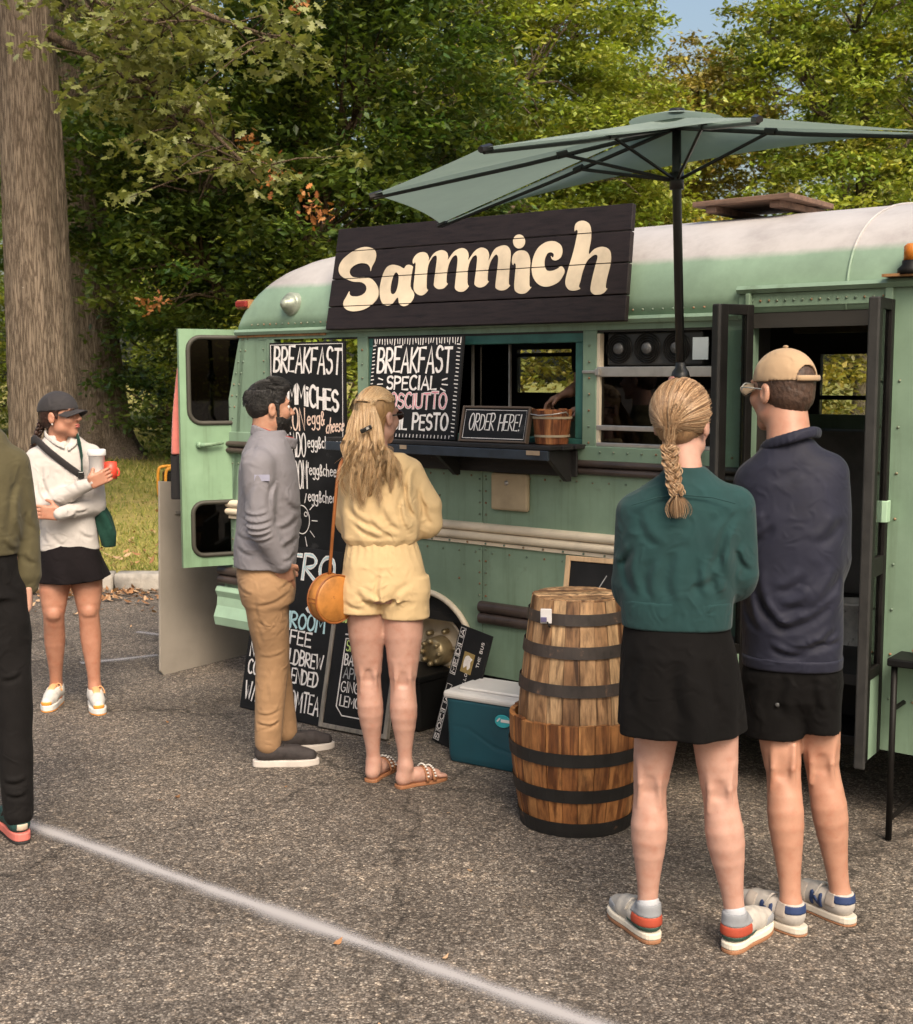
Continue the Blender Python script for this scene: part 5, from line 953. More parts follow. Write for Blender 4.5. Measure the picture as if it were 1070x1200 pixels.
def barrel_wood(name, c, burn, seed):
    m = bpy.data.materials.new(name); nt, nd, lk, b = nodes_of(m); tc = N(nt, 'ShaderNodeTexCoord'); mp = N(nt, 'ShaderNodeMapping'); mp.inputs['Scale'].default_value = (1, 1, .12); mp.inputs['Location'].default_value = (seed, seed * 2, seed * .3); lk.new(tc.outputs['Object'], mp.inputs[0])
    n1 = N(nt, 'ShaderNodeTexNoise', Scale=75.0, Detail=8.0, Roughness=.7); lk.new(mp.outputs[0], n1.inputs['Vector']); wv = N(nt, 'ShaderNodeTexNoise', Scale=20.0, Detail=6.0, Distortion=1.2); lk.new(mp.outputs[0], wv.inputs['Vector'])
    cc = ramp(nt, n1.outputs[0], [(.3, tuple(q * .45 for q in c)), (.5, c), (.72, tuple(min(1, q * 1.45) for q in c))]).outputs[0]
    bn = ramp(nt, wv.outputs[0], [(.38, burn), (.55, (1, 1, 1))]); cc = mixc(nt, .85, cc, bn.outputs[0], 'MULTIPLY')
    st = N(nt, 'ShaderNodeTexNoise', Scale=5.0, Detail=6.0); lk.new(tc.outputs['Object'], st.inputs['Vector']); ss = ramp(nt, st.outputs[0], [(.35, (.55, .5, .45)), (.6, (1.1, 1.1, 1.1))]); cc = mixc(nt, .8, cc, ss.outputs[0], 'MULTIPLY')
    lk.new(cc, b.inputs['Base Color']); b.inputs['Roughness'].default_value = .55; bp = N(nt, 'ShaderNodeBump', Strength=.5, Distance=.004); lk.new(n1.outputs[0], bp.inputs['Height']); lk.new(bp.outputs[0], b.inputs['Normal']); return m
BW = [barrel_wood('bucket_wood_%d' % i, c, (.3, .2, .12), i * 3.1) for i, c in enumerate([(.36, .13, .045), (.28, .09, .03), (.42, .17, .06)])]
bkt = bus_thing('wooden_bucket', 'small reddish wooden bucket with pale hoops at the right end of the counter', 'bucket', wallpt(647, 495, -.06)[0], -.06, 1.413)
staved(bkt, lambda t: .072 + .018 * t, 0, .150, 14, BW, .012, .03, r_seed=3); M_PH = mat('pale_hoop', (.42, .33, .22), .6)
hoop(bkt, .035, .0755, .0765, .010, M_PH); hoop(bkt, .115, .0845, .0860, .010, M_PH); mb = MB(); mb.lathe([(.0001, 0), (.06, 0), (.06, .012), (.0001, .012)], 20, close=False); mb.build('bottom', BW[1], bkt)
mb = MB(); mb.tube([(-.088, 0, .125), (-.095, -.03, .14), (-.06, -.08, .13), (0, -.1, .125), (.06, -.08, .13), (.095, -.03, .14), (.088, 0, .125)], .003, 6); mb.build('bail', M_ALU, bkt, smooth=True)
# ---- stacked half barrels
bc = ground(674, 985); bc = bc + _unit([bc[0], bc[1], 0]) * .235
W1 = [barrel_wood('lower_stave_%d' % i, c, (.22, .13, .07), i * 2.3) for i, c in enumerate([(.36, .155, .05), (.28, .11, .034), (.41, .19, .066), (.31, .13, .042)])]
W2m = [barrel_wood('upper_stave_%d' % i, c, (.16, .10, .06), 9 + i * 1.7) for i, c in enumerate([(.44, .265, .135), (.36, .205, .10), (.48, .31, .165), (.28, .15, .07)])]
M_HOOP = mat('black_hoop', (.010, .009, .0085), .6, .4, 12, .3, spot=(.09, .05, .03), spots=(12, .62)); M_HOOPB = mat('brown_hoop', (.036, .027, .023), .6, .4, 12, .3, spot=(.14, .08, .05), spots=(12, .6))
lb = thing('half_barrel', 'lower orange-brown half barrel with black hoops standing on the asphalt', 'barrel', bc, .3, 'stacked half barrels')
s_b = F / math.hypot(bc[0], bc[1]); hL = .43
staved(lb, lambda t: .208 + .048 * math.sin(min(1, t * 1.05) * math.pi / 2), .0, hL, 26, W1, .02, .035, r_seed=5)
for z_, wd in ((.03, .055), (.165, .05), (.305, .05)):
    t0, t1 = (z_ - wd / 2) / hL, (z_ + wd / 2) / hL; R = lambda t: .208 + .048 * math.sin(max(0, min(1, t * 1.05)) * math.pi / 2)
    hoop(lb, z_, R(t0) + .003, R(t1) + .003, wd, M_HOOP)
mb = MB(); mb.lathe([(.0001, .02), (.19, .02), (.19, .05), (.0001, .05)], 30, close=False); mb.build('barrel_bottom', W1[1], lb)
ub = thing('half_barrel', 'upper pale wood half barrel upside down with dark hoops and white tag', 'barrel', bc + np.array([0, 0, hL - .035]), .1, 'stacked half barrels')
hU = .485; RU = lambda t: .226 - .052 * max(0, min(1, t)) ** 1.35
staved(ub, RU, 0.0, hU, 22, W2m, .02, .035, r_seed=8)
for z_, wd in ((.16, .045), (.30, .045), (.42, .042)): hoop(ub, z_, RU((z_ - wd / 2) / hU) + .003, RU((z_ + wd / 2) / hU) + .003, wd, M_HOOPB)
for k in range(5):      # barrel head boards
    y0 = -.165 + k * .066; y1 = y0 + .0645; xx = lambda y: math.sqrt(max(0, .165 ** 2 - y * y)) + .002; n_ = 5
    Yv = np.linspace(y0, y1, n_); P = [(xx(y), y) for y in Yv] + [(-xx(y), y) for y in Yv[::-1]]; mb = MB(); mb.prism(P, hU - .012, hU + .006 - .002 * (k % 2), 'z'); mb.build('head_board', W2m[k % 4], ub, bevel=.002)
ta = onplane(640, 722, bc + np.array([0, -.19, 0]), _unit([bc[0], bc[1], 0])); tgo = thing('white_tag', 'small white clip-on tag at the top rim of the upper barrel', 'tag', ta, -.15)
mb = MB(); mb.box((.0, 0, .0), (.042, .006, .055)); mb.build('card', mat('tag_white', (.62, .60, .60), .5), tgo, bevel=.004); mb = MB(); mb.box((-.008, -.006, -.012), (.022, .008, .018)); mb.build('clip', mat('clip_violet', (.10, .09, .18), .4), tgo, bevel=.002); mb = MB(); mb.tube([(.005, -.006, -.02), (.012, -.01, -.035), (.016, -.006, -.04)], .003, 6); mb.build('clip_wire', M_BLK, tgo)
# small framed blackboard standing behind the barrel top
pa = b2w(1.72, -.30, 0); b6 = board('little_blackboard', 'little blackboard in pale wood frame propped behind the stacked barrels', (.25, .30), (1.72, -.30, .58), math.radians(10), math.radians(8), M_PALEW, .022)
q6 = w2b(onplane(662, 705, b2w(0, -.32, 0), IN)); b6.location = tuple(b2w(q6[0], -.32, q6[2] - .13)); strokes('chalk_mark', [[(.13, .18), (.15, .215), (.17, .25)]], .004, GREYC, b6)
cr0 = bus_thing('wooden_crate', 'slatted grey crate behind the stacked barrels, under the little blackboard', 'crate', q6[0] + .13, -.22, 0)
hc = q6[2] - .13 - .022 + .005
for k in range(4):
    for y_ in (-.13, .13): mb = MB(); mb.box((0, y_, hc * (k + .5) / 4), (.34, .014, hc / 4 - .012)); mb.build('slat', M_GREYW, cr0, bevel=.002)
for xx_ in (-.16, .16):
    for y_ in (-.115, .115): mb = MB(); mb.box((xx_, y_, hc / 2 - .004), (.02, .016, hc - .008)); mb.build('corner_post', M_GREYW, cr0)
mb = MB(); mb.box((0, 0, hc - .008), (.34, .246, .012)); mb.build('lid', M_GREYW, cr0)
# ---- cooler
ca, cb = ground(521, 892), ground(606, 908); cyaw = math.atan2(cb[1] - ca[1], cb[0] - ca[0]) 
clr = thing('cooler_box', 'teal cooler with white lid beside the stacked barrels', 'cooler', ca, cyaw)
Lc, Wc, Hc = .46, .30, .335
M_COOL = mat('cooler_teal', (0.010, 0.060, 0.085), .42, .12, 5, .1, 150, .0008, spec=.5); M_LID = mat('cooler_lid', (.58, .57, .57), .5, .06, 5)
S = SDF(.006); S.loft([(0.0, Lc / 2, Wc / 2, Lc / 2 - .014, Wc / 2 - .014), (.03, Lc / 2, Wc / 2, Lc / 2 - .008, Wc / 2 - .008), (Hc - .045, Lc / 2, Wc / 2, Lc / 2, Wc / 2)], p=14)
S.chain([(.0, -.006, .17), (.12, -.004, .165), (.19, -.002, .13), (.25, 0, .10), (.34, 0, .085), (.47, 0, .085)], [.007] * 6, k=.008, op='-')
for k in range(4): S.cone((.0, -.006, .145 - .028 * k), (.09, -.006, .135 - .028 * k), .005, .003, k=.006, op='-')
S.build('cooler_body', M_COOL, clr)
mb = MB(); mb.box((Lc / 2, Wc / 2, Hc - .028), (Lc + .012, Wc + .012, .034)); ld = mb.build('lid', M_LID, clr, bevel=.012); mb = MB(); mb.box((Lc / 2, Wc / 2, Hc - .004), (Lc - .09, Wc - .09, .014)); mb.build('lid_panel', M_LID, ld, bevel=.006)
mb = MB(); mb.lathe([(.0001, -.004), (.030, -.004), (.032, .0)], 28, (.0, 0, 0), 'y', close=False); st_ = mb.build('badge', mat('badge_teal', (.03, .32, .37), .4), clr); st_.location = (.30, -.0015, .225); st_.scale = (1.25, 1, .9)
mb = MB(); mb.box((.012, -.0055, .004), (.034, .002, .014)); mb.box((-.015, -.0055, .006), (.006, .002, .02), M=Matrix.Rotation(.6, 3, 'Y')); mb.build('badge_mark', mat('tag_white', (.6, .6, .6)), st_)
for s_ in (0, 1): mb = MB(); mb.box((s_ * Lc + (.012 if s_ else -.012), Wc / 2, .22), (.02, .12, .03)); mb.build('handle', M_COOL, clr, bevel=.006)
# ---- lettered board leaning at the wheel
sa, sb_ = ground(506, 869), ground(538, 876); b7 = board('social_board', 'tall narrow black board with boxed letters leaning at the rear wheel', (.235, .56), tuple(w2b(sa)), math.radians(14), math.radians(-12), None, th=.012, roll=math.radians(5))
b7.location = tuple(sa + np.array([0, 0, .01]))
for i, ch in enumerate('SOCIAL MEDIA'):
    z_ = .012 + i * .0452
    if ch == ' ': continue
    strokes('letter_box', [[(.012, z_), (.05, z_), (.05, z_ + .04), (.012, z_ + .04), (.012, z_)]], .003, WHITE, b7)
    strokes('lettering', [[(.044 - (b * .026), z_ + .006 + a * .045) for a, b in P] for P in GLY[ch][1]], .005, WHITE, b7)
strokes('lettering', [[(.135 - b * .018, .27 + a * .022) for a, b in P] for P in text_polys('FOLLOW', 0, 0, 1.0, None, .3)], .003, WHITE, b7); strokes('lettering', [[(.20 - b * .018, .40 + a * .022) for a, b in P] for P in text_polys('THE BUS', 0, 0, 1.0, None, .3)], .003, WHITE, b7)
mb = MB(); mb.span(.08, .155, -.003, 0, .355, .45); q = mb.build('picture', mat('gold_card', (.28, .20, .07), .6), b7); mb = MB(); mb.prism(smoothpoly([(.10, .375), (.118, .39), (.128, .372), (.142, .385), (.138, .41), (.148, .425), (.132, .43), (.115, .437), (.095, .425), (.092, .395)], True, 3), -.0045, -.003); mb.build('picture_blotch', WHITE, q)
# black tub behind the legs of the woman in yellow
tb = thing('black_tub', 'black plastic tub on the ground between the smoothie board and the wheel', 'tub', ground(492, 858) + np.array([-.02, .16, 0]), BROT)
mb = MB(); mb.span(-.16, .13, -.13, .13, 0, .255); mb.build('tub_body', mat('black_plastic', (.007, .007, .007), .5, .2, spec=.2), tb, bevel=.015); mb = MB(); mb.span(-.17, .14, -.14, .14, .245, .275); mb.build('rim', mat('black_plastic', (.012,) * 3), tb, bevel=.006)
# plywood panel behind the rear door, leaning
pl, pr_ = ground(188, 792), ground(300, 764); py_ = math.atan2(pr_[1] - pl[1], pr_[0] - pl[0]); pan = thing('plywood_panel', 'tall grey-beige plywood panel standing behind the open rear door', 'panel', pl, py_); pan.rotation_euler = (Matrix.Rotation(py_, 4, 'Z') @ Matrix.Rotation(-math.radians(5), 4, 'X') @ Matrix.Rotation(math.radians(6), 4, 'Y')).to_euler()
Lp = float(np.linalg.norm(pr_ - pl)) + .1; mb = MB(); mb.prism([(0, .03), (.03, 0), (Lp, 0), (Lp, 1.12), (.0, 1.12)], 0, .014); mb.build('sheet', mat('ply_grey', (.30, .265, .225), .7, .12, 3, .2, 60, .001, spot=(.16, .13, .10), spots=(6, .7)), pan, bevel=.002); mb = MB(); mb.box((Lp * .3, -.004, .94), (.3, .006, .02)); mb.build('cleat', M_GREYW, pan, bevel=.001)
# coral garment hung on the far face of the rear door
gp = onplane(205, 470, (0, 7.06, 0), (0, 1, 0)); gm = thing('hanging_shirt', 'coral shirt hanging behind the open rear door', 'shirt', (gp[0] + .03, 7.085, 1.05), 0)
S = SDF(.008); S.loft([(.23, .0, 0, .07, .035), (.45, .01, 0, .055, .034), (.72, .025, 0, .035, .03), (.86, .035, 0, .022, .02)], p=2.2, fold=lambda t, z: .008 * np.sin(5 * t + z * 6)); S.build('cloth', mat('coral_cloth', (.55, .16, .13), .85, .15, 10, .3, 200, sheen=.3), gm)
gm2 = thing('hanging_cloth', 'black cloth hanging below the coral shirt behind the rear door', 'cloth', (gp[0] + .03, 7.085, 1.05), 0); S = SDF(.008); S.loft([(-.02, .0, 0, .065, .03), (.23, 0, 0, .06, .03)], p=2.4, fold=lambda t, z: .006 * np.sin(6 * t + z * 4)); S.build('cloth', mat('black_cloth', (.012, .011, .012), .9), gm2)
for gg in (gm, gm2): mb = MB(); mb.tube([(.035, .0, .84 if gg is gm else .2), (.06, -.04, .9 if gg is gm else .23), (.08, -.055, .89 if gg is gm else .22)], .004, 6); mb.build('hook', M_ALU, gg)
# orange-framed machine far on the lawn
gz = lambda px, py: at(px, py, 15.0); g0 = gz(188, 557); gen = thing('generator', 'black machine in an orange tube frame on the lawn', 'generator', (g0[0] + .22, 15.0, float(lawn_z(g0[0], 15.0))), .5)
mb = MB(); M_OR = mat('orange_tube', (.62, .26, .02), .5); hgt = .36
for yy in (-.16, .16):
    mb = MB(); mb.tube(smoothpoly([(-.2, yy, 0), (-.21, yy, .15), (-.2, yy, .32), (-.15, yy, hgt), (0, yy, hgt + .005), (.15, yy, hgt), (.2, yy, .32), (.21, yy, .15), (.2, yy, 0)], False, 3), .018, 8); mb.build('frame_loop', M_OR, gen, smooth=True)
mb = MB(); mb.box((0, 0, .18), (.34, .24, .26)); q = mb.build('machine_body', M_BLK, gen, bevel=.02)
for k in range(4): mb = MB(); mb.box((-.1 + .07 * k, -.123, .2), (.035, .01, .1)); mb.build('vent', M_GREYIN, q)
# black folding table at the right edge
tq = ground(1041, 985); tb_ = thing('folding_table', 'black folding table with thin tube legs cut by the right edge', 'table', (tq[0], tq[1], 0), BROT + .06); tz = .735
tl = onplane(1043, 770, tq, _unit([tq[0], tq[1], 0])); tz = float(tl[2])
mb = MB(); mb.span(-.02, .85, -.03, .45, tz - .03, tz); mb.build('table_top', mat('black_plastic', (.012,) * 3), tb_, bevel=.006)
for x0, x1, y_ in ((.0, .48, .0), (.0, .48, .40)):
    mb = MB(); mb.tube([(x0, y_, tz - .03), (x0 - .0, y_, .005)], .012, 8); mb.build('leg', M_BLK, tb_, smooth=True); mb = MB(); mb.tube([(x1 + .2, y_, tz - .03), (x1 + .2, y_, .005)], .012, 8); mb.build('leg', M_BLK, tb_, smooth=True)
for x0 in (0, .68): mb = MB(); mb.tube([(x0, .0, .08), (x0, .40, .08)], .009, 6); mb.build('crossbar', M_BLK, tb_); mb = MB(); mb.tube([(x0, .0, tz * .72), (x0, .40, tz * .72)], .009, 6); mb.build('crossbar', M_BLK, tb_)
tc_ = thing('terracotta_dish', 'small terracotta dish on the black folding table', 'dish', (tq[0] + .10, tq[1] + .02, tz), 0); mb = MB(); mb.lathe([(.0001, 0), (.02, 0), (.03, .02), (.026, .02), (.018, .006), (.0001, .006)], 20, close=False); mb.build('dish', mat('terracotta', (.4, .13, .07), .7), tc_, smooth=True)
# ============================================================ half parasol mounted on the bus
par = bus_thing('half_parasol', 'sage green half parasol on a black pole mounted on the bus side', 'parasol')
def pd(px, py, ref): return w2b(at(px, py, b2w(*ref)[1]))
Apx = pd(793, 138, (2.56, -.55, 0)); TIP = [pd(516, 262, (1.48, -.52, 0)), pd(437, 228, (1.77, -1.30, 0)), pd(566, 173, (2.53, -1.64, 0)), pd(889, 138, (3.31, -1.35, 0)), pd(1118, 156, (3.65, -.59, 0))]
Apx, TIP = np.array(Apx), [np.array(t) for t in TIP]
M_CAN = bpy.data.materials.new('sage_canvas'); nt_, nd_, lk_, bb_ = nodes_of(M_CAN); bb_.inputs['Base Color'].default_value = (0.30, 0.40, 0.36, 1); bb_.inputs['Roughness'].default_value = .9
tcn = N(nt_, 'ShaderNodeTexCoord'); nz_ = N(nt_, 'ShaderNodeTexNoise', Scale=5.0, Detail=6.0); lk_.new(tcn.outputs['Object'], nz_.inputs['Vector']); rc_ = ramp(nt_, nz_.outputs[0], [(.3, (0.23, 0.30, 0.265)), (.7, (0.31, 0.385, 0.345))]); lk_.new(rc_.outputs[0], bb_.inputs['Base Color'])
wv_ = N(nt_, 'ShaderNodeTexNoise', Scale=300.0); lk_.new(tcn.outputs['Object'], wv_.inputs['Vector']); bp_ = N(nt_, 'ShaderNodeBump', Strength=.1, Distance=.001); lk_.new(wv_.outputs[0], bp_.inputs['Height']); lk_.new(bp_.outputs[0], bb_.inputs['Normal'])
tr_ = N(nt_, 'ShaderNodeBsdfTranslucent'); tr_.inputs[0].default_value = (.25, .33, .285, 1); mx_ = N(nt_, 'ShaderNodeMixShader'); mx_.inputs[0].default_value = .42; lk_.new(bb_.outputs[0], mx_.inputs[1]); lk_.new(tr_.outputs[0], mx_.inputs[2]); lk_.new(mx_.outputs[0], nd_['Material Output'].inputs[0])
def panel(a, b, top, name='canopy_panel', scal=.035, n=14, lift=.0):
    V = []
    for i in range(n + 1):
        t = i / n
        for j in range(n + 1):
            s_ = j / n; e = a * (1 - s_) + b * s_; p = top * (1 - t) + e * t; inw = 4 * s_ * (1 - s_)
            p = p + (top - e) * (scal * inw * t ** 3) * .6 + np.array([0, 0, -.018 * inw * math.sin(math.pi * t) - lift * inw * t]); V.append(p)
    m_ = n + 1; q = mk(name, V, [[i * m_ + j, i * m_ + j + 1, (i + 1) * m_ + j + 1, (i + 1) * m_ + j] for i in range(n) for j in range(n)], M_CAN, par, smooth=True); return q
for k in range(4): panel(TIP[k], TIP[k + 1], Apx)
# back panel: from the two back ribs to a hem that arches from tip to tip
hemmid = pd(792, 193, (2.56, -.50, 0)); n = 28; V = []
for i in range(n + 1):
    t = i / n; rib_ = TIP[0] * (1 - 2 * t) + Apx * 2 * t if t < .5 else Apx * (2 - 2 * t) + TIP[4] * (2 * t - 1); rib_ = rib_ - np.array([0, 0, .006])
    lin = TIP[0] * (1 - t) + TIP[4] * t; mid_lin = (TIP[0] + TIP[4]) / 2; hm = lin + (np.array(hemmid) - mid_lin) * (4 * t * (1 - t)) ** .8
    for j in range(7): s_ = j / 6; V.append(rib_ * (1 - s_) + hm * s_ + np.array([0, .03 * math.sin(math.pi * s_), 0]))
mk('back_panel', V, [[i * 7 + j, i * 7 + j + 1, (i + 1) * 7 + j + 1, (i + 1) * 7 + j] for i in range(n) for j in range(6)], M_CAN, par, smooth=True)
M_RIB = mat('rib_black', (.013, .012, .012), .35, .3, 20)
hubp = pd(793, 212, (2.56, -.55, 0)); low = pd(797.5, 441, (2.56, -.55, 0)); topp = Apx + np.array([0, 0, -.01])
for k, T in enumerate(TIP):
    e = T + (Apx - T) * .004 - np.array([0, 0, .014]); a = Apx - np.array([0, 0, .035]); mb = MB(); mb.tube([a, (a + e) / 2 - np.array([0, 0, .006]), e], [.008, .0075, .006], 6); rb_ = mb.build('rib', M_RIB, par)
    mb = MB(); d_ = _unit(T - Apx); mb.tube([T - d_ * .035 - np.array([0, 0, .004]), T + d_ * .012 - np.array([0, 0, .004])], [.014, .011], 6); mb.build('rib_cap', M_RIB, rb_)
    j = a * .62 + e * .38; mb = MB(); mb.tube([hubp, j], .0065, 6); st_ = mb.build('strut', M_RIB, par); mb = MB(); mb.tube([j - d_ * .02, j + d_ * .02], .013, 6); mb.build('strut_joint', M_RIB, st_)
mb = MB(); mb.tube([low, hubp, topp], .0165, 14); mb.build('pole', M_RIB, par, smooth=True)
dv = _unit(topp - low); mb = MB(); mb.tube([hubp - dv * .03, hubp + dv * .03], .026, 14); mb.build('hub', M_RIB, par, smooth=True)
mb = MB(); mb.lathe([(.0001, .024), (.08, .010), (.17, -.012)], 20, tuple(Apx), close=False); mb.build('vent_cap', M_CAN, par, smooth=True); mb = MB(); mb.lathe([(.03, -.012), (.026, -.004), (.0001, .0)], 14, tuple(Apx + np.array([0, 0, .035])), close=False); mb.build('finial', M_RIB, par, smooth=True)
mb = MB(); mb.lathe([(.0001, -.03), (.03, -.028), (.036, -.005), (.03, .018), (.021, .03), (.019, .05)], 18, tuple(low), close=False); kn = mb.build('tilt_joint', M_RIB, par, smooth=True); mb = MB(); mb.lathe([(.012, 0), (.012, -.012), (.0001, -.014)], 14, (low[0] - .012, low[1] - .034, low[2] - .012), 'y', close=False); mb.build('pin', mat('pin_pink', (.6, .28, .25), .4), kn, smooth=True)
arm_end = np.array([low[0] - .06, -.034, 1.16]); mb = MB(); mb.tube([low, low + np.array([.0, .0, -.30]), low + np.array([-.01, .06, -.40]), arm_end + np.array([0, -.12, 0]), arm_end], .014, 10); mb.build('mount_arm', M_RIB, par, smooth=True); mb = MB(); mb.box(arm_end + np.array([0, .0, 0]), (.10, .012, .14)); mb.build('mount_plate', M_RIB, par, bevel=.003)
# ============================================================ people
class Person:
    def __init__(s, label, px, py, group=None):
        s.p0 = ground(px, py); s.d = _unit([s.p0[0], s.p0[1], 0]); s.r = np.array([s.d[1], -s.d[0], 0])
        s.o = thing('person', label, 'person', s.p0, -math.atan2(s.d[0], s.d[1]), group)
    def L(s, px, py, dy=0.0):
        q = onplane(px, py, s.p0 + s.d * dy, s.d); return np.array([(q - s.p0) @ s.r, dy, q[2]])
    def G(s, px, py):
        q = ground(px, py) - s.p0; return np.array([q @ s.r, q @ s.d, 0.0])
    def sl(s, py, x0, x1, ry, dy=0.0, yaw=0.0):      # a torso slice from its outline in the photo
        a, b = s.L(x0, py, dy), s.L(x1, py, dy); return (a[2], (a[0] + b[0]) / 2, dy, (b[0] - a[0]) / 2, ry, yaw)
def frame_of(fwd, up=(0, 0, 1)):
    f = _unit(fwd); u = np.asarray(up, float); u = _unit(u - f * (u @ f)); s_ = np.cross(f, u); return s_, f, u
def head(S, c, fwd, neck, size=1.0, up=(0, 0, 1), jaw=1.0, nr=.053):
    s_, f, u = frame_of(fwd, up); R = np.array([s_, f, u]); c = np.asarray(c, float); P = lambda a, b, d: c + (s_ * a + f * b + u * d) * size; k = size
    S.ell(P(0, -.012, .035), np.array([.074, .094, .083]) * k, .02, R=R); S.ell(P(0, .026, -.028), np.array([.056, .066, .080]) * k, .03, R=R)
    S.ell(P(0, .066, -.098 * jaw), np.array([.022, .017, .018]) * k, .03, R=R)
    for q in (-1, 1):
        S.ell(P(.043 * q, .012, -.066 * jaw), np.array([.018, .026, .02]) * k, .03, R=R); S.ell(P(.037 * q, .064, -.022), np.array([.02, .018, .02]) * k, .025, R=R)
        S.ell(P(.077 * q, -.010, -.006), np.array([.009, .019, .031]) * k, .006, R=R); S.ell(P(.086 * q, -.006, -.002), np.array([.006, .009, .016]) * k, .006, op='-', R=R)
        S.ell(P(.031 * q, .100, .008), np.array([.018, .013, .011]) * k, .014, op='-', R=R)
    S.ell(P(0, .078, .030), np.array([.050, .016, .010]) * k, .015, R=R)
    S.cone(P(0, .088, .014), P(0, .110, -.022), .007 * k, .0115 * k, .012); S.ell(P(.010, .100, -.026), np.array([.008, .009, .007]) * k, .008, R=R); S.ell(P(-.010, .100, -.026), np.array([.008, .009, .007]) * k, .008, R=R)
    S.ell(P(0, .087, -.052), np.array([.022, .010, .006]) * k, .007, R=R); S.ell(P(0, .085, -.063), np.array([.019, .010, .007]) * k, .007, R=R); S.ell(P(0, .099, -.0575), np.array([.021, .006, .0018]) * k, .004, op='-', R=R)
    S.cone(P(0, -.022, -.045), neck, nr * k, nr * 1.12 * k, .02)
    return P
def hand(S, w_, f, n, thumb, curl=.35, L=1.0, spread=.0205, k=.006):
    """f: along the palm, n: the way the palm faces, thumb: towards the thumb"""
    f = _unit(f); n = _unit(np.asarray(n, float) - f * (np.asarray(n, float) @ f)); t = np.cross(f, n); t = t if t @ np.asarray(thumb, float) > 0 else -t; R = np.array([t, n, f]); w_ = np.asarray(w_, float)
    S.box(w_ + f * .048 * L, np.array([.078, .028, .095]) * L, .013 * L, .014, R=R)
    for i, ln in enumerate((.070, .079, .073, .056)):
        b = w_ + f * .090 * L + t * (.0305 - spread * i) * L; a = 0; p = b; r_ = .0088 * L
        for j, fr in enumerate((.45, .30, .25)):
            a += curl * (1.0 if j else .7) * (1 + .12 * i); q = p + (f * math.cos(a) + n * math.sin(a)) * ln * fr * L; S.cone(p, q, r_, r_ * .92, k * .6 if j else k); p = q; r_ *= .92
    b = w_ + f * .022 * L + t * .030 * L; q = b + (f * .62 + t * .68 + n * .25) * .042 * L; e = q + (f * .85 + t * .2 + n * (.3 + curl * .5)) * .032 * L
    S.cone(b, q, .0125 * L, .0105 * L, .012); S.cone(q, e, .0105 * L, .0085 * L, .005)
def limb(S, a, b, c, ra, rm, rb, rc, k=.02, bulge=None):
    """upper a-b tapers to the joint; lower b-c swells to rb a third of the way down (shifted by bulge) and thins to rc"""
    a, b, c = (np.asarray(q, float) for q in (a, b, c)); bu = np.asarray(bulge, float) if bulge is not None else np.zeros(3)
    P = [a * (1 - t) + b * t for t in (0, .25, .5, .75, .92)]; R = list(np.interp((0, .25, .5, .75, .92), (0, .45, .8, 1), (ra, ra * .9 + rm * .1, ra * .35 + rm * .65, rm)))
    T = np.array([0, .10, .20, .30, .40, .52, .66, .82, 1.0]); prof = np.interp(T, [0, .12, .30, .42, .70, .86, 1], [rm * .97, rm * .95, rb, rb * .97, rc + (rb - rc) * .30, rc * 1.02, rc]); off = np.interp(T, [0, .3, .7, 1], [0, 1, .25, 0]); off = off * off * (3 - 2 * off)
    P += [b * (1 - t) + c * t + bu * o_ for t, o_ in zip(T, off)]; R += list(prof)
    S.chain(P, R, k, '+', .002)
def skin(name, c): return mat(name, c, .47, .10, 24, .25, 320, .0008, sss=.10, spec=.45, col2=(c[0] * .92, c[1] * .80, c[2] * .76), spot=(c[0] * .95, c[1] * .86, c[2] * .83), spots=(30, .62))
def cloth(name, c, var=.12, bump=.25, bs=420, rough=.85, sheen=.25, **kw): return mat(name, c, rough, var, 9, bump, bs, .0008, sheen=sheen * .5, spec=.22 if max(c) > .015 else .08, wrk=kw.pop('wrk', .45), **kw)
def strands(name, polys, r, tints, m, parent, seed=1, n=5, taper=.35):
    rd = np.random.default_rng(seed); V, Fc, T = [], [], []
    for P in polys:
        P = np.asarray(P, float); m_ = len(P); t = np.gradient(P, axis=0); t /= np.linalg.norm(t, axis=1)[:, None] + 1e-9; a = np.cross(t, [0.31, .2, .93]); a /= np.linalg.norm(a, axis=1)[:, None] + 1e-9; b = np.cross(t, a); k0 = len(V)
        rr = r * rd.uniform(.6, 1.25) * np.linspace(1, taper, m_); c = np.array(tints[rd.integers(len(tints))]) * rd.uniform(.75, 1.2)
        for i in range(m_):
            for j in range(n): an = j * 2 * math.pi / n; V.append(P[i] + (a[i] * math.cos(an) + b[i] * math.sin(an)) * rr[i]); T.append((*c, 1))
        Fc += [[k0 + i * n + j, k0 + i * n + (j + 1) % n, k0 + (i + 1) * n + (j + 1) % n, k0 + (i + 1) * n + j] for i in range(m_ - 1) for j in range(n)]
    return mk(name, np.array(V), Fc, m, parent, smooth=True, attr=np.array(T))
def hair_mat(name):
    return tint_mat(name, .38, 0, .5)
M_HAIR = hair_mat('hair'); 
BLACKISH = (.012, .011, .012)
def eyes(p, P, parent, iris=(.05, .03, .02)):
    for q in (-1, 1):
        mb = MB(); S = SDF(.003); S.ell(P(.031 * q, .0755, .008), (.0115,) * 3, .002); S.build('eye', mat('eye_white', (.7, .67, .64), .25), parent)
        S = SDF(.002); S.ell(P(.031 * q, .0862, .008), (.0052, .003, .0052), .001); S.build('iris', mat('iris', iris, .2), parent)
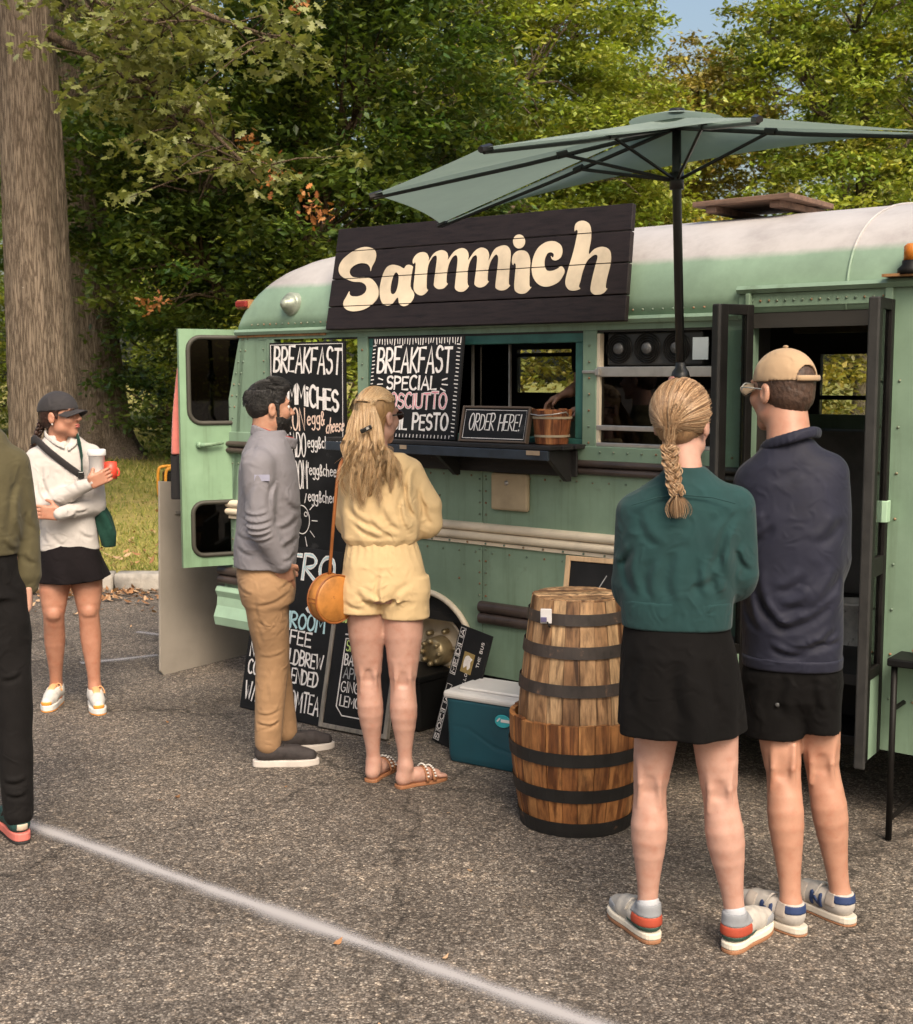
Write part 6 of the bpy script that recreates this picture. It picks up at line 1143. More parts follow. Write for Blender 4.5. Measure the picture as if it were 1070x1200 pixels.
def strokes_clip(polys, w_):
    segs = [(np.array(P[i]), np.array(P[i + 1])) for P in polys for i in range(len(P) - 1)]
    def fn(X, Y, Z):
        d = 9.0
        for a, b in segs:
            ba = b - a; t = np.clip(((X - a[0]) * ba[0] + (Z - a[1]) * ba[1]) / (ba @ ba), 0, 1); d = np.minimum(d, np.sqrt((X - a[0] - t * ba[0]) ** 2 + (Z - a[1] - t * ba[1]) ** 2))
        return d - w_ + 0 * Y
    return fn
def shoe(parent, pos, heading, L=.27, up='white', sole=((.62, .58, .53), None), patches=(), sock=None, high=.085, thick=.026, lace=None):
    """built in its own frame: +X toe, heel at x=0, sole on z=0"""
    q = bpy.data.objects.new('shoe', None); link(q, parent); q.location = tuple(pos); q.rotation_euler[2] = math.atan2(heading[1], heading[0]); k = L / .27
    S = SDF(.0045)
    def shape(S):
        S.chain([(.036 * k, 0, thick + .028), (.10 * k, 0, thick + .032), (.17 * k, .002, thick + .024), (.232 * k, 0, thick + .012)], [.034, .037, .038, .028], .02)
        S.cone((.045 * k, 0, thick + .03), (.042 * k, 0, high), .033, .036, .02); S.cone((.07 * k, 0, thick + .03), (.12 * k, 0, thick + .045), .03, .024, .03)
        S.cone((.048 * k, 0, high - .035), (.044 * k, 0, high + .03), .024, .029, .006, op='-')
    shape(S); S.build('upper', up, q, clip=lambda X, Y, Z: np.maximum(thick - .004 - Z, Z - high) + 0 * X + 0 * Y)
    def outline(gr): return [(x_ * k, y_ * (1 + gr)) for x_, y_ in smoothpoly([(-.004, 0), (.004, -.024), (.04, -.036), (.10, -.036), (.17, -.043), (.225, -.036), (.262, -.014), (.268, .006), (.25, .032), (.20, .042), (.13, .037), (.06, .036), (.01, .026)], True, 3)]
    z0 = 0
    for c_, z1 in sole:
        mb = MB(); mb.prism(outline(.0 + .02 * (z0 > 0)), z0, z1 if z1 else thick, 'z'); mb.build('sole', c_, q, bevel=.004); z0 = z1 if z1 else thick
    for nm, m_, clip in patches:
        S = SDF(.003 if nm == 'side_letter' else .0042); shape(S); S.build(nm, m_, q, warp=lambda X, Y, Z, w_=(.0045 if nm == 'side_letter' else .0028): -w_ + 0 * X, clip=clip)
    if sock is not None:
        S = SDF(.005); S.cone((.046 * k, 0, .05), (.043 * k, 0, high + .012), .028, .033, .01); S.build('sock', sock, q)
    if lace is not None:
        for i in range(4): mb = MB(); x_ = (.098 + .022 * i) * k; z_ = thick + .068 - .0085 * i; mb.tube([(x_, -.026, z_ - .012), (x_ + .004, 0, z_ + .004), (x_, .026, z_ - .012)], .0035, 6); mb.build('lace', lace, q, smooth=True)
        mb = MB(); mb.tube(smoothpoly([(.10 * k, .0, thick + .07), (.095 * k, .03, thick + .08), (.11 * k, .045, thick + .045), (.105 * k, .02, thick + .07)], False, 4), .0028, 5); mb.build('lace_bow', lace, q)
    return q
band = lambda ax, lo, hi: (lambda X, Y, Z: np.maximum(lo - (X, Y, Z)[ax], (X, Y, Z)[ax] - hi) + 0 * X + 0 * Y + 0 * Z)
def both(*fs): return lambda X, Y, Z: np.maximum.reduce(np.broadcast_arrays(*[f(X, Y, Z) + 0 * X + 0 * Y + 0 * Z for f in fs]))
def fingers_free(*a): pass
def cap_hat(P, parent, m, size=1.0, brim_dir=1, opening=False, strap=True, c0=(0, -.012, .035), R=None, button=True):
    """baseball cap fitted over the skull; P maps head coordinates (side, forward, up)"""
    s_, f, u = R; RR = np.array([s_, f, u]); q = bpy.data.objects.new('cap', None); link(q, parent)
    S = SDF(.0045); S.ell(P(*c0), np.array([.084, .106, .096]), .01, R=RR); S.ell(P(c0[0], c0[1], c0[2] - .006), np.array([.079, .1, .091]), .004, op='-', R=RR)
    cc = P(0, 0, .030); 
    def clip(X, Y, Z):
        hgt = (X - cc[0]) * u[0] + (Y - cc[1]) * u[1] + (Z - cc[2]) * u[2]; fw = (X - cc[0]) * f[0] + (Y - cc[1]) * f[1] + (Z - cc[2]) * f[2]; d = -(hgt - fw * -.02)
        if opening:
            b0 = P(0, -.12, .052); v = [X - b0[0], Y - b0[1], Z - b0[2]]; a = v[0] * s_[0] + v[1] * s_[1] + v[2] * s_[2]; h_ = v[0] * u[0] + v[1] * u[1] + v[2] * u[2]; bk = -(v[0] * f[0] + v[1] * f[1] + v[2] * f[2])
            hole = np.where(bk > -.09, .040 - np.sqrt(a * a + (np.minimum(h_, 9) + .012) ** 2 * 1.1), -1.0); d = np.maximum(d, hole)
        # panel seams
        return d
    def seams(X, Y, Z):
        a = (X - cc[0]) * s_[0] + (Y - cc[1]) * s_[1] + (Z - cc[2]) * s_[2]; b = (X - cc[0]) * f[0] + (Y - cc[1]) * f[1] + (Z - cc[2]) * f[2]; th = np.arctan2(b, a); return .0012 * np.exp(-(np.sin(3 * th) / .06) ** 2)
    S.build('crown', m, q, warp=seams, clip=clip)
    if button: S = SDF(.003); S.ell(P(c0[0], c0[1], c0[2] + .0965), (.009, .009, .005), .002); S.build('button', m, q)
    # curved visor
    V = []; nU, nV = 12, 6
    for side in (0, 1):
        for i in range(nU + 1):
            a = -1 + 2 * i / nU
            for j in range(nV + 1):
                t = j / nV; lat = a * .078 * (1 - .10 * t * t); fo = .082 * math.sqrt(max(0, 1 - (a * .92) ** 2)) + .075 * t * (1 - .55 * a * a) ** .5 + .0; h_ = .034 - .026 * a * a - .016 * t + (-.0035 if side else 0); V.append(P(lat, fo - .012 + .008, h_))
    n1 = (nU + 1) * (nV + 1); Fc = []
    for i in range(nU):
        for j in range(nV): b = i * (nV + 1) + j; Fc += [[b, b + 1, b + nV + 2, b + nV + 1], [n1 + b, n1 + b + nV + 1, n1 + b + nV + 2, n1 + b + 1]]
    edge = [i * (nV + 1) + nV for i in range(nU + 1)]
    Fc += [[edge[i], edge[i] + n1, edge[i + 1] + n1, edge[i + 1]] for i in range(nU)]
    mk('visor', V, Fc, m, q, smooth=True)
    if opening and strap:
        Pp = [P(.045 * t_, -.118 + .012 * t_ * t_, .040) for t_ in np.linspace(-1, 1, 9)]; mb = MB(); mb.tube(Pp, .009, 6, True, .4); mb.build('strap', m, q, smooth=True)
    return q
def folds(p, items, side=-1, extra=None):
    """cloth folds laid along photo-plane segments: a groove with a soft ridge beside it, on the side facing the camera (or both)"""
    I = []
    for a, b, amp, w_ in items:
        A, B = p.L(*a, -.1), p.L(*b, -.1); I.append((A[0], A[2], B[0], B[2], amp, w_))
    def fn(X, Y, Z):
        t_ = 0.0 * X + 0.0 * Y + 0.0 * Z
        for ax, az, bx, bz, amp, w_ in I:
            dx, dz = bx - ax, bz - az; l = math.hypot(dx, dz); u_ = ((X - ax) * dx + (Z - az) * dz) / l; v_ = (-(X - ax) * dz + (Z - az) * dx) / l; v_ = v_ + .12 * l * np.sin(np.clip(u_ / l, 0, 1) * 3.14)
            win = np.clip(np.minimum(u_, l - u_) / (.3 * l), 0, 1); win = win * win * (3 - 2 * win); t_ = t_ + amp * win * (np.exp(-(v_ / w_) ** 2) - .75 * np.exp(-((v_ - 1.7 * w_) / (1.1 * w_)) ** 2))
        if side: t_ = t_ * np.clip((side * Y + .03) / .05, 0, 1)
        return t_ + (extra(X, Y, Z) if extra else 0)
    return fn
# ------------------------------------------------------------------ woman in teal sweatshirt, from behind
def woman_teal():
    p = Person('woman with blonde braid in teal sweatshirt and black skirt, back to the camera', 808, 1108); L = p.L; o = p.o
    SK = skin('skin_rose', (.46, .265, .205)); S = SDF(.005)
    hd = L(800, 497, .03); s3 = frame_of((.35, 1, 0)); neck = L(803, 562, .0)
    P = head(S, hd, (.35, 1, 0), neck, .98, nr=.05)
    hipL, hipR = L(778, 785, .0), L(832, 785, 0); gL, gR = p.G(758, 1100), p.G(862, 1112); 
    knL, anL = L(762, 920, gL[1] * .5 + .01), L(759, 1066, gL[1]); knR, anR = L(843, 926, gR[1] * .5 + .01), L(862, 1076, gR[1])
    limb(S, hipL, knL, anL, .071, .051, .055, .0295, .025, (0, -.012, .0)); limb(S, hipR, knR, anR, .073, .053, .057, .0295, .025, (0, -.012, 0))
    for kn in (knL, knR): S.cone(kn + (-.025, -.056, -.006), kn + (.025, -.056, -.006), .003, .003, .018, op='-'); [S.chain([kn + (.030 * q, -.040, .09), kn + (.028 * q, -.050, .02), kn + (.030 * q, -.040, -.05)], [.008, .008, .006], .014) for q in (-1, 1)]; S.ell(kn + (0, -.060, .012), (.014, .01, .03), .014, op='-')
    for an in (anL, anR): S.cone(an, an + (0, .03, -.055), .0295, .03, .02)
    cx_ = L(796, 650)[0]; S.loft([(hipL[2] - .05, hipL[0] * .5 + hipR[0] * .5, 0, .13, .09), (hipL[2] + .12, cx_, 0, .12, .08), (L(800, 620)[2], cx_, 0, .13, .08), (L(800, 575)[2], cx_, 0, .1, .06)], p=2.2); S.cone(L(803, 580), neck, .06, .05)
    shL, shR = L(742, 600, .0), L(862, 592, .0); elL, elR = L(735, 690, .02), L(868, 682, .02); wrL, wrR = L(800, 672, .20), L(812, 650, .22)
    for a, b, c in ((shL, elL, wrL), (shR, elR, wrR)): limb(S, a, b, c, .04, .034, .032, .024); hand(S, c, c - b, (0, -1, 0), (0, 0, 1), .3, .92)
    S.build('body', SK, o)
    # sweatshirt
    T = cloth('teal_fleece', (.0135, .043, .044), .12, .3, 350, .9, .15); S = SDF(.006)
    z_ = lambda py: L(800, py)[2]
    S.loft([p.sl(728, 733, 852, .105), p.sl(700, 727, 860, .115), p.sl(660, 726, 868, .12), p.sl(620, 728, 872, .12), p.sl(590, 732, 872, .11), p.sl(570, 752, 858, .09), p.sl(556, 772, 838, .065), p.sl(546, 781, 826, .055)], .02, 2.5)
    S.chain([shL + (0.012, 0, -.005), elL + (.012, -.005, .03), elL + (.02, .03, -.01)], [.062, .054, .05], .03); S.chain([shR - (.006, 0, .005), elR + (-.006, -.005, .03), elR + (-.02, .03, -.01)], [.064, .056, .052], .03)
    S.chain([elL + (.01, .02, 0), wrL], [.05, .034], .03); S.chain([elR + (-.01, .02, 0), wrR], [.05, .034], .03)
    wv = folds(p, [((735, 640), (744, 702), .010, .014), ((846, 640), (838, 704), .012, .015), ((860, 600), (850, 690), .010, .013), ((766, 650), (760, 706), .008, .014), ((792, 640), (788, 712), .007, .016), ((820, 650), (824, 708), .009, .015), ((745, 600), (775, 645), .006, .014), ((862, 640), (880, 676), .008, .010), ((722, 668), (742, 640), .007, .010), ((850, 600), (820, 640), .005, .016), ((805, 690), (850, 668), .006, .012), ((775, 545), (800, 600), .003, .02)], -1, waves(5, 6, 25, 60, .002 * .6, (1, 1, .5))); S.build('sweatshirt', T, o, warp=wv)
    S = SDF(.006); S.loft([p.sl(731, 729, 858, .110), p.sl(715, 728, 859, .114), p.sl(697, 727, 860, .1165)], .01, 2.5, fold=lambda t, z: .0008 * np.sin(t * 90)); S.build('hem_band', T, o)
    S = SDF(.006); S.chain([L(762 + i * 11.2, 558 - (7.5 if 0 < i < 7 else 0) - (3 if 1 < i < 6 else 0), -.055 - .02 * math.sin(i / 7 * math.pi)) for i in range(8)], [.006] * 8, .004); 
    # back yoke seam
    mb = MB(); mb.tube([L(x_, y_, -.11) for x_, y_ in ((740, 592), (770, 583), (800, 580), (835, 583), (862, 590))], .0022, 5); mb.build('yoke_seam', T, o)
    # skirt
    K = cloth('black_knit', (.0055, .005, .005), .2, .2, 300, .85, .03); S = SDF(.006)
    fo = lambda t, z: (.010 * np.sin(5 * t + 1.2) + .006 * np.sin(9 * t)) * np.clip((z_(740) - z) / .25, 0, 1)
    S.loft([p.sl(851, 723, 871, .150), p.sl(800, 725, 867, .142), p.sl(760, 727, 862, .132), p.sl(722, 732, 854, .100)], .012, 2.3, fold=fo)
    S.build('skirt', K, o, warp=folds(p, [((752, 760), (745, 845), .006, .016), ((795, 770), (800, 845), .006, .02), ((835, 760), (850, 845), .006, .016)], -1, waves(33, 5, 15, 40, .002 * .6)))
    # hair: cap of hair drawn back, strand ridges, plaited tail
    TN = [(.30, .175, .09), (.40, .25, .14), (.21, .12, .06), (.48, .33, .20)]; HM = M_HAIR; s_, f, u = s3
    S = SDF(.005); RR = np.array(s3); S.ell(P(0, -.018, .040), (.079, .098, .088), .02, R=RR); S.ell(P(0, -.056, -.010), (.056, .042, .050), .03, R=RR)
    S.ell(P(0, .075, -.05), (.09, .075, .085), .015, op='-', R=RR); S.build('hair', mat('blonde_under', (.24, .14, .07), .45, .3, 40, .5, 90, .003, stretch=(3, 3, .5)), o)
    rd = np.random.default_rng(3); polys = []; tie = P(.0, -.105, -.070)
    for i in range(1300):
        a = rd.uniform(-1.45, 1.45); e0 = rd.uniform(.35, 1.35) if rd.random() < .5 else rd.uniform(-.75, .5); d0 = np.array([math.sin(a * 1.15) * math.cos(e0), math.cos(a * 1.15) * math.cos(e0) * (.75 if e0 > .4 else .2), math.sin(e0)]); pts = []
        for t in np.linspace(0, 1, 12):
            d1 = np.array([rd.normal(0, .01) + .12 * math.sin(a), -1, -.78]); d_ = d0 * (1 - t) + d1 * t + np.array([0, -.55, .12]) * math.sin(math.pi * t) * .8; d_ /= np.linalg.norm(d_)
            rr = np.array([.087, .108, .0965]) * (1 + .03 * math.sin(6 * a)); q = P(d_[0] * rr[0], d_[1] * rr[1] - .018, d_[2] * rr[2] + .040); w_ = max(0, (t - .80) / .2) ** 1.5; pts.append(q * (1 - w_) + (tie + s_ * rd.normal(0, .010) + f * rd.normal(0, .006)) * w_)
        polys.append(pts)
    for i in range(650):     # lower sides and nape swept back to the tie
        a = rd.uniform(.45, 1.55) * rd.choice([-1, 1]); e0 = rd.uniform(-.95, -.15); d0 = np.array([math.sin(a) * math.cos(e0), -math.cos(a) * math.cos(e0) * .6 + .1, math.sin(e0)]); d0 /= np.linalg.norm(d0); pts = []
        for t in np.linspace(0, 1, 9):
            d_ = d0 * (1 - t) + np.array([.1 * math.sin(a), -1, -.70]) * t; d_ /= np.linalg.norm(d_); q = P(d_[0] * .0825, d_[1] * .104 - .018, d_[2] * .088 + .034); w_ = max(0, (t - .75) / .25) ** 1.5; pts.append(q * (1 - w_) + (tie + s_ * rd.normal(0, .009)) * w_)
        polys.append(pts)
    strands('hair_strands', polys, .00125, TN, HM, o, 5, 3)
    # braid: three strands plaited
    top_, end_ = P(0, -.112, -.062), L(793, 580, -.135); polys = []; n = 46; br = 3
    for b in range(3):
        ph = b * 2 * math.pi / 3
        for k in range(70):
            off = rd.normal(0, 1, 3) * np.array([.0044, .0042, .003]); pts = []
            for i in range(n):
                t = i / (n - 1); c = top_ * (1 - t) + end_ * t; A = 2 * math.pi * 2.3 * t + ph; wd = .0155 * (1 - .3 * t); pts.append(c + np.array([math.sin(A) * wd, math.sin(2 * A) * .011 - .002, 0]) + off)
            polys.append(pts)
    strands('braid', polys, .0017, TN, HM, o, 6, 3, taper=.8)
    polys = []
    for k in range(140):
        e = rd.normal(0, .006, 3); polys.append([end_ + np.array([e[0] * (.5 + 1.6 * math.sin(math.pi * min(1, t * .8))) + .004 * t, e[1] * (1 + t), -.068 * t]) for t in np.linspace(0, rd.uniform(.7, 1.0), 8)])
    strands('braid_end', polys, .0013, TN, HM, o, 7, 3); mb = MB(); mb.tube([end_ + np.array([0, 0, .004]), end_ + np.array([0, 0, -.006])], .0125, 10); mb.build('hair_tie', mat('hair_tie', (.015, .013, .013), .7), o, smooth=True)
    # trainers: white, red heel, green stripe, gum sole
    UPW = mat('shoe_cream', (.44, .41, .37), .7, .12, 30, .2, 200); GUM = mat('gum_sole', (.30, .14, .07), .7); MID = mat('midsole_cream', (.66, .60, .50), .6); RED = mat('shoe_red', (.36, .055, .025), .8); GRN = mat('shoe_green', (.02, .06, .045), .7); GRY = mat('shoe_grey', (.24, .25, .27), .85)
    pt = [('heel_patch', RED, both(band(0, -1, .075), band(2, .052, .083))), ('heel_stripe', GRN, both(band(0, -1, .11), band(2, .038, .0515))), ('collar_patch', GRY, both(band(0, -1, .085), band(2, .0835, .12))), ('toe_patch', GRY, both(band(0, .18, 1), band(2, .03, .06)))]
    sk = mat('sock_grey', (.42, .43, .46), .9)
    for an, hd_, g_ in ((anL, (-.55, .83), gL), (anR, (.52, .85), gR)):
        h_ = _unit((*hd_, 0)); pos = np.array([an[0], an[1], 0]) - h_ * .045; shoe(o, pos, hd_, .255, UPW, ((GUM, .014), (MID, .034)), pt, sk, .105, .034, UPW)
    return p
# ------------------------------------------------------------------ man in navy, tan cap, from behind
def man_navy():
    p = Person('man in navy pullover, black shorts and tan cap standing right of the braided woman', 945, 1084); L = p.L; o = p.o
    SK = skin('skin_tan', (.42, .22, .15)); S = SDF(.005); fw = (-.72, .69, 0); s3 = frame_of(fw)
    hd = L(916, 459, .04); neck = L(925, 520, .0); P = head(S, hd, fw, neck, 1.03, nr=.058)
    gL, gR = p.G(932, 1092), p.G(990, 1080); hipL, hipR = L(907, 800, .02), L(958, 800, .03); knL, anL = L(918, 902, gL[1] * .5 + .02), L(927, 1060, gL[1]); knR, anR = L(963, 895, gR[1] * .5 + .02), L(985, 1050, gR[1])
    limb(S, hipL, knL, anL, .070, .054, .055, .031, .025, (0, -.014, 0)); limb(S, hipR, knR, anR, .066, .053, .055, .031, .025, (.004, -.014, 0))
    for kn in (knL, knR): S.cone(kn + (-.025, -.058, -.004), kn + (.025, -.058, -.004), .003, .003, .018, op='-'); [S.chain([kn + (.030 * q, -.042, .09), kn + (.029 * q, -.052, .02), kn + (.031 * q, -.042, -.05)], [.009, .009, .006], .014) for q in (-1, 1)]; S.ell(kn + (0, -.062, .012), (.014, .01, .03), .014, op='-')
    for an in (anL, anR): S.cone(an, an + (-.02, .02, -.055), .031, .031, .02)
    cx_ = L(928, 650)[0]; S.loft([(hipL[2] - .05, (hipL[0] + hipR[0]) / 2, .02, .12, .09), (L(930, 620)[2], cx_, 0, .12, .09), (L(930, 560)[2], cx_, 0, .10, .07)], p=2.2); S.cone(L(928, 560), neck, .07, .06)
    shL, shR = L(885, 565, .0), L(970, 556, .0); elL, elR = L(875, 672, .03), L(972, 665, .03); wrL, wrR = L(925, 650, .24), L(928, 630, .25)
    for a, b, c in ((shL, elL, wrL), (shR, elR, wrR)): limb(S, a, b, c, .045, .038, .036, .027); hand(S, c, c - b, (0, -1, 0), (0, 0, 1), .3, 1.0)
    S.build('body', SK, o)
    T = cloth('navy_knit', (.0145, .0155, .029), .15, .12, 500, .68, .10, wrk=.38); S = SDF(.006)
    S.loft([p.sl(772, 871, 987, .115, .01), p.sl(740, 869, 988, .125, .01), p.sl(690, 868, 989, .13), p.sl(640, 866, 992, .128), p.sl(600, 865, 993, .122), p.sl(565, 868, 988, .108), p.sl(545, 877, 979, .095), p.sl(528, 888, 966, .080), p.sl(513, 898, 953, .066)], .02, 2.5)
    S.chain([shL + (.0, 0, 0), elL + (.008, 0, .03), elL + (.02, .04, 0)], [.066, .060, .055], .035); S.chain([shR + (-.004, 0, 0), elR + (.0, 0, .03), elR + (-.02, .04, 0)], [.068, .060, .055], .035); S.chain([elL + (.01, .03, 0), wrL], [.053, .036], .03); S.chain([elR + (-.01, .03, 0), wrR], [.053, .036], .03)
    wv = folds(p, [((900, 738), (984, 700), .012, .014), ((888, 700), (930, 742), .010, .012), ((925, 764), (984, 738), .011, .012), ((884, 660), (905, 728), .009, .014), ((935, 722), (988, 664), .012, .015), ((898, 757), (950, 768), .009, .010), ((908, 694), (946, 672), .008, .014), ((872, 640), (908, 612), .010, .014), ((950, 754), (988, 754), .008, .010), ((955, 640), (988, 606), .008, .016), ((880, 622), (900, 600), .006, .010), ((915, 715), (960, 690), .009, .013), ((875, 690), (890, 745), .008, .012), ((895, 560), (950, 540), .004, .018)], -1, waves(9, 7, 20, 55, .0026 * .6, (1, 1, 1))); S.build('pullover', T, o, warp=wv)
    # stand collar
    S = SDF(.005); cz = [L(896, 524, -.02), L(925, 512, -.085), L(957, 506, -.03)]; col = smoothpoly([L(893, 527, .03), L(900, 519, -.045), L(925, 511, -.082), L(950, 504, -.062), L(959, 505, -.005)], False, 4); S.chain(list(col), [.010] * len(col), .01); S.chain([q + np.array([0, -.004, -.014]) for q in col], [.009] * len(col), .012); S.build('collar', T, o)
    S = SDF(.006); S.loft([p.sl(776, 870, 988, .118, .01), p.sl(762, 869, 989, .123, .01)], .006, 2.5); S.build('hem_band', T, o)
    K = cloth('black_shorts', (.0055, .005, .005), .2, .2, 350, .8, .03); S = SDF(.006)
    S.loft([p.sl(828, 895, 962, .07, .015), p.sl(812, 876, 980, .105, .015), p.sl(795, 870, 986, .115, .015), p.sl(765, 873, 984, .112, .01)], .03, 2.3)
    zh = L(905, 856)[2]
    for x0, x1, y_, dy in ((871, 943, 857, .01), (938, 986, 852, .03)):
        S.loft([p.sl(y_, x0, x1, .098, dy), p.sl(815, x0, x1 + 1, .105, dy), p.sl(785, x0 + 3, x1 - 2, .10, dy)], .03, 2.3)
    S.build('shorts', K, o, warp=folds(p, [((885, 800), (880, 850), .008, .014), ((925, 790), (915, 845), .007, .016), ((955, 790), (965, 845), .007, .014), ((975, 800), (978, 845), .005, .012)], -1, waves(31, 6, 20, 50, .002 * .6))); q_ = L(911, 826, -.10); S = SDF(.003); S.ell(q_, (.008, .003, .008), .001); S.build('reflective_dot', mat('dot_grey', (.06, .06, .06), .5), o)
    # hair fringe, cap, glasses
    S = SDF(.004); RR = np.array(s3); S.ell(P(0, -.014, .030), (.079, .0995, .088), .01, R=RR); S.ell(P(0, -.035, -.015), (.068, .072, .06), .02, R=RR); S.ell(P(0, .07, -.045), (.1, .078, .10), .012, op='-', R=RR); S.build('hair', mat('brown_hair', (.055, .028, .017), .6, .35, 60, .8, 140, .003), o, warp=waves(3, 8, 300, 700, .0016 * .6))
    cap_hat(P, o, cloth('tan_twill', (.38, .26, .16), .08, .2, 500, .8, .2), opening=True, R=s3)
    g_ = bpy.data.objects.new('glasses', None); link(g_, o); MG = mat('clear_frame', (.30, .30, .28), .25, .1)
    for sd in (-1, 1):
        mb = MB(); rc = [P(.031 * sd + .024 * math.cos(a), .116 - .006 * abs(math.cos(a)), .006 + .019 * math.sin(a)) for a in np.linspace(0, 2 * math.pi, 17)]; mb.tube(rc, .0022, 5, False); mb.build('lens_rim', MG, g_); mb = MB(); mb.tube([P(.056 * sd, .110, .012), P(.079 * sd, .06, .012), P(.081 * sd, -.002, .008)], .0022, 5); mb.build('temple', MG, g_)
        V = [P(.031 * sd, .116, .006)] + [P(.031 * sd + .023 * math.cos(a), .116 - .006 * abs(math.cos(a)), .006 + .018 * math.sin(a)) for a in np.linspace(0, 2 * math.pi, 17)[:-1]]; mk('lens', V, [[0, i, i % 16 + 1] for i in range(1, 17)], M_GLASS, g_)
    UPW = mat('shoe_offwhite', (.42, .385, .35), .75, .12, 30, .2, 200); MID = mat('midsole_aged', (.60, .54, .46), .6); GUM = mat('gum_sole', (.30, .14, .07), .7); NV = mat('shoe_navy', (.016, .035, .11), .7); BG = mat('shoe_suede', (.36, .31, .27), .9)
    nn_ = strokes_clip([[(.132, .042), (.132, .078)], [(.132, .078), (.096, .042)], [(.096, .042), (.096, .078)]], .0058)
    pt = [('side_letter', NV, nn_), ('heel_tab', NV, both(band(0, -1, .045), band(2, .068, .094))), ('collar_suede', BG, both(band(0, .04, .078), band(2, .055, .098))), ('toe_suede', BG, both(band(0, .16, .20), band(2, .03, .09)))]
    for an, hd_ in ((anL, (-.80, .60)), (anR, (-.76, .65))):
        h_ = _unit((*hd_, 0)); shoe(o, np.array([an[0], an[1], 0]) - h_ * .05, hd_, .285, UPW, ((GUM, .008), (MID, .03)), pt, None, .098, .03, UPW)
    return p
PT = woman_teal(); PN = man_navy()
# ------------------------------------------------------------------ bearded man in grey, seen from his right side
def man_grey():
    p = Person('bearded man in grey quarter-zip and khaki trousers with a hand in his pocket', 325, 899); L = p.L; o = p.o
    SK = skin('skin_olive', (.42, .22, .145)); S = SDF(.005); fw = (.96, .27, 0); s3 = frame_of(fw)
    hd = L(316, 479, 0); neck = L(311, 522, 0); P = head(S, hd, fw, neck, .92, nr=.058)
    gN, gF = p.G(315, 897), p.G(345, 880)
    hN, hF = L(312, 690, -.075), L(314, 690, .085); kN, kF = L(319, 768, gN[1] - .02), L(320, 768, gF[1]); aN, aF = L(313, 868, gN[1]), L(334, 856, gF[1])
    limb(S, hN, kN, aN, .075, .05, .05, .036); limb(S, hF, kF, aF, .075, .05, .05, .036)
    for a_ in (aN, aF): S.cone(a_, a_ + (.03, 0, -.06), .034, .03)
    S.loft([(hN[2] - .03, L(318, 690)[0], 0, .09, .13), (L(312, 620)[2], L(312, 620)[0], 0, .09, .14), (L(311, 555)[2], L(311, 555)[0], 0, .09, .14)], p=2.2); S.cone(L(311, 555), neck, .07, .058)
    sN, sF = L(302, 545, -.175), L(316, 540, .175); eN, eF = L(305, 617, -.205), L(338, 612, .21); wN, wF = L(331, 662, -.150), L(330, 655, .17)
    limb(S, sN, eN, wN, .048, .04, .038, .028); limb(S, sF, eF, wF, .048, .04, .038, .028); hand(S, wN, (.18, .62, -1), (-.2, 1, -.2), (1, 0, .3), .1); hand(S, wF, (0, -.2, -1), (0, -1, 0), (1, 0, 0), .3)
    S.build('body', SK, o); eyes(p, P, o)
    Q = cloth('grey_fleece', (.20, .19, .208), .08, .2, 450, .85, .15); S = SDF(.006)
    S.loft([p.sl(663, 274, 347, .165), p.sl(640, 274, 349, .168), p.sl(610, 277, 352, .172), p.sl(580, 279, 352, .178), p.sl(550, 280, 348, .18), p.sl(530, 284, 343, .165), p.sl(516, 291, 339, .13), p.sl(504, 297, 334, .085)], .02, 2.3)
    S.chain([sN, eN + (0, .005, .04), eN, wN - (0.004, 0, -.01)], [.070, .060, .056, .043], .03); S.chain([sF, eF, wF], [.070, .058, .044], .03)
    wv = folds(p, [((280, 606), (322, 604), .007, .006), ((282, 614), (322, 612), .007, .006), ((284, 622), (322, 618), .008, .006), ((288, 630), (324, 624), .007, .006), ((283, 598), (318, 596), .006, .006), ((300, 560), (290, 595), .006, .012), ((322, 560), (318, 600), .009, .010), ((330, 575), (350, 600), .007, .012), ((325, 620), (350, 605), .008, .012), ((328, 640), (350, 628), .008, .012), ((276, 640), (300, 650), .007, .010), ((276, 625), (296, 632), .006, .010), ((330, 655), (348, 648), .006, .009), ((285, 540), (300, 520), .005, .012)], -1, waves(14, 6, 25, 60, .0022 * .6)); S.build('pullover', Q, o, warp=wv)
    S = SDF(.005); col = smoothpoly([L(299, 508, .03), L(296, 508, -.03), L(310, 514, -.074), L(330, 521, -.062), L(343, 524, -.02), L(345, 524, .03)], False, 4)
    for k_ in range(4): S.chain([q + np.array([.002 * k_, 0, .010 * k_]) for q in col], [.008] * len(col), .006)
    S.build('collar', Q, o); S = SDF(.004); c2 = [q * np.array([1, .82, 1]) + np.array([.005, 0, .036]) for q in col[2:-4]]; S.chain(c2, [.005] * len(c2), .003); S.build('undershirt_edge', mat('red_trim', (.30, .03, .02), .8), o)
    mb = MB(); pp = L(307, 560, -.247); mb.box(pp, (.062, .002, .026)); q_ = mb.build('sleeve_badge', mat('badge_lilac', (.27, .27, .36), .7), o)
    # trousers
    KH = cloth('khaki_twill', (.33, .20, .108), .12, .2, 380, .8, .08); S = SDF(.006)
    S.loft([p.sl(705, 283, 345, .14), p.sl(690, 279, 347, .150), p.sl(672, 277, 346, .150), p.sl(655, 278, 343, .145)], .03, 2.3); tr_ = lambda h_, k_, a_, R_: (smoothpoly([h_, h_ * .5 + k_ * .5, k_, k_ * .45 + a_ * .55, a_], False, 6), np.interp(np.linspace(0, 4, 25), range(5), R_).tolist()); q_ = tr_(hN + (-.008, 0, 0), kN, aN + (.004, 0, -.005), [.093, .086, .074, .065, .058]); S.chain(list(q_[0]), q_[1], .03, '+', .002); q_ = tr_(hF, kF, aF, [.090, .083, .072, .063, .056]); S.chain(list(q_[0]), q_[1], .02, '+', .002)
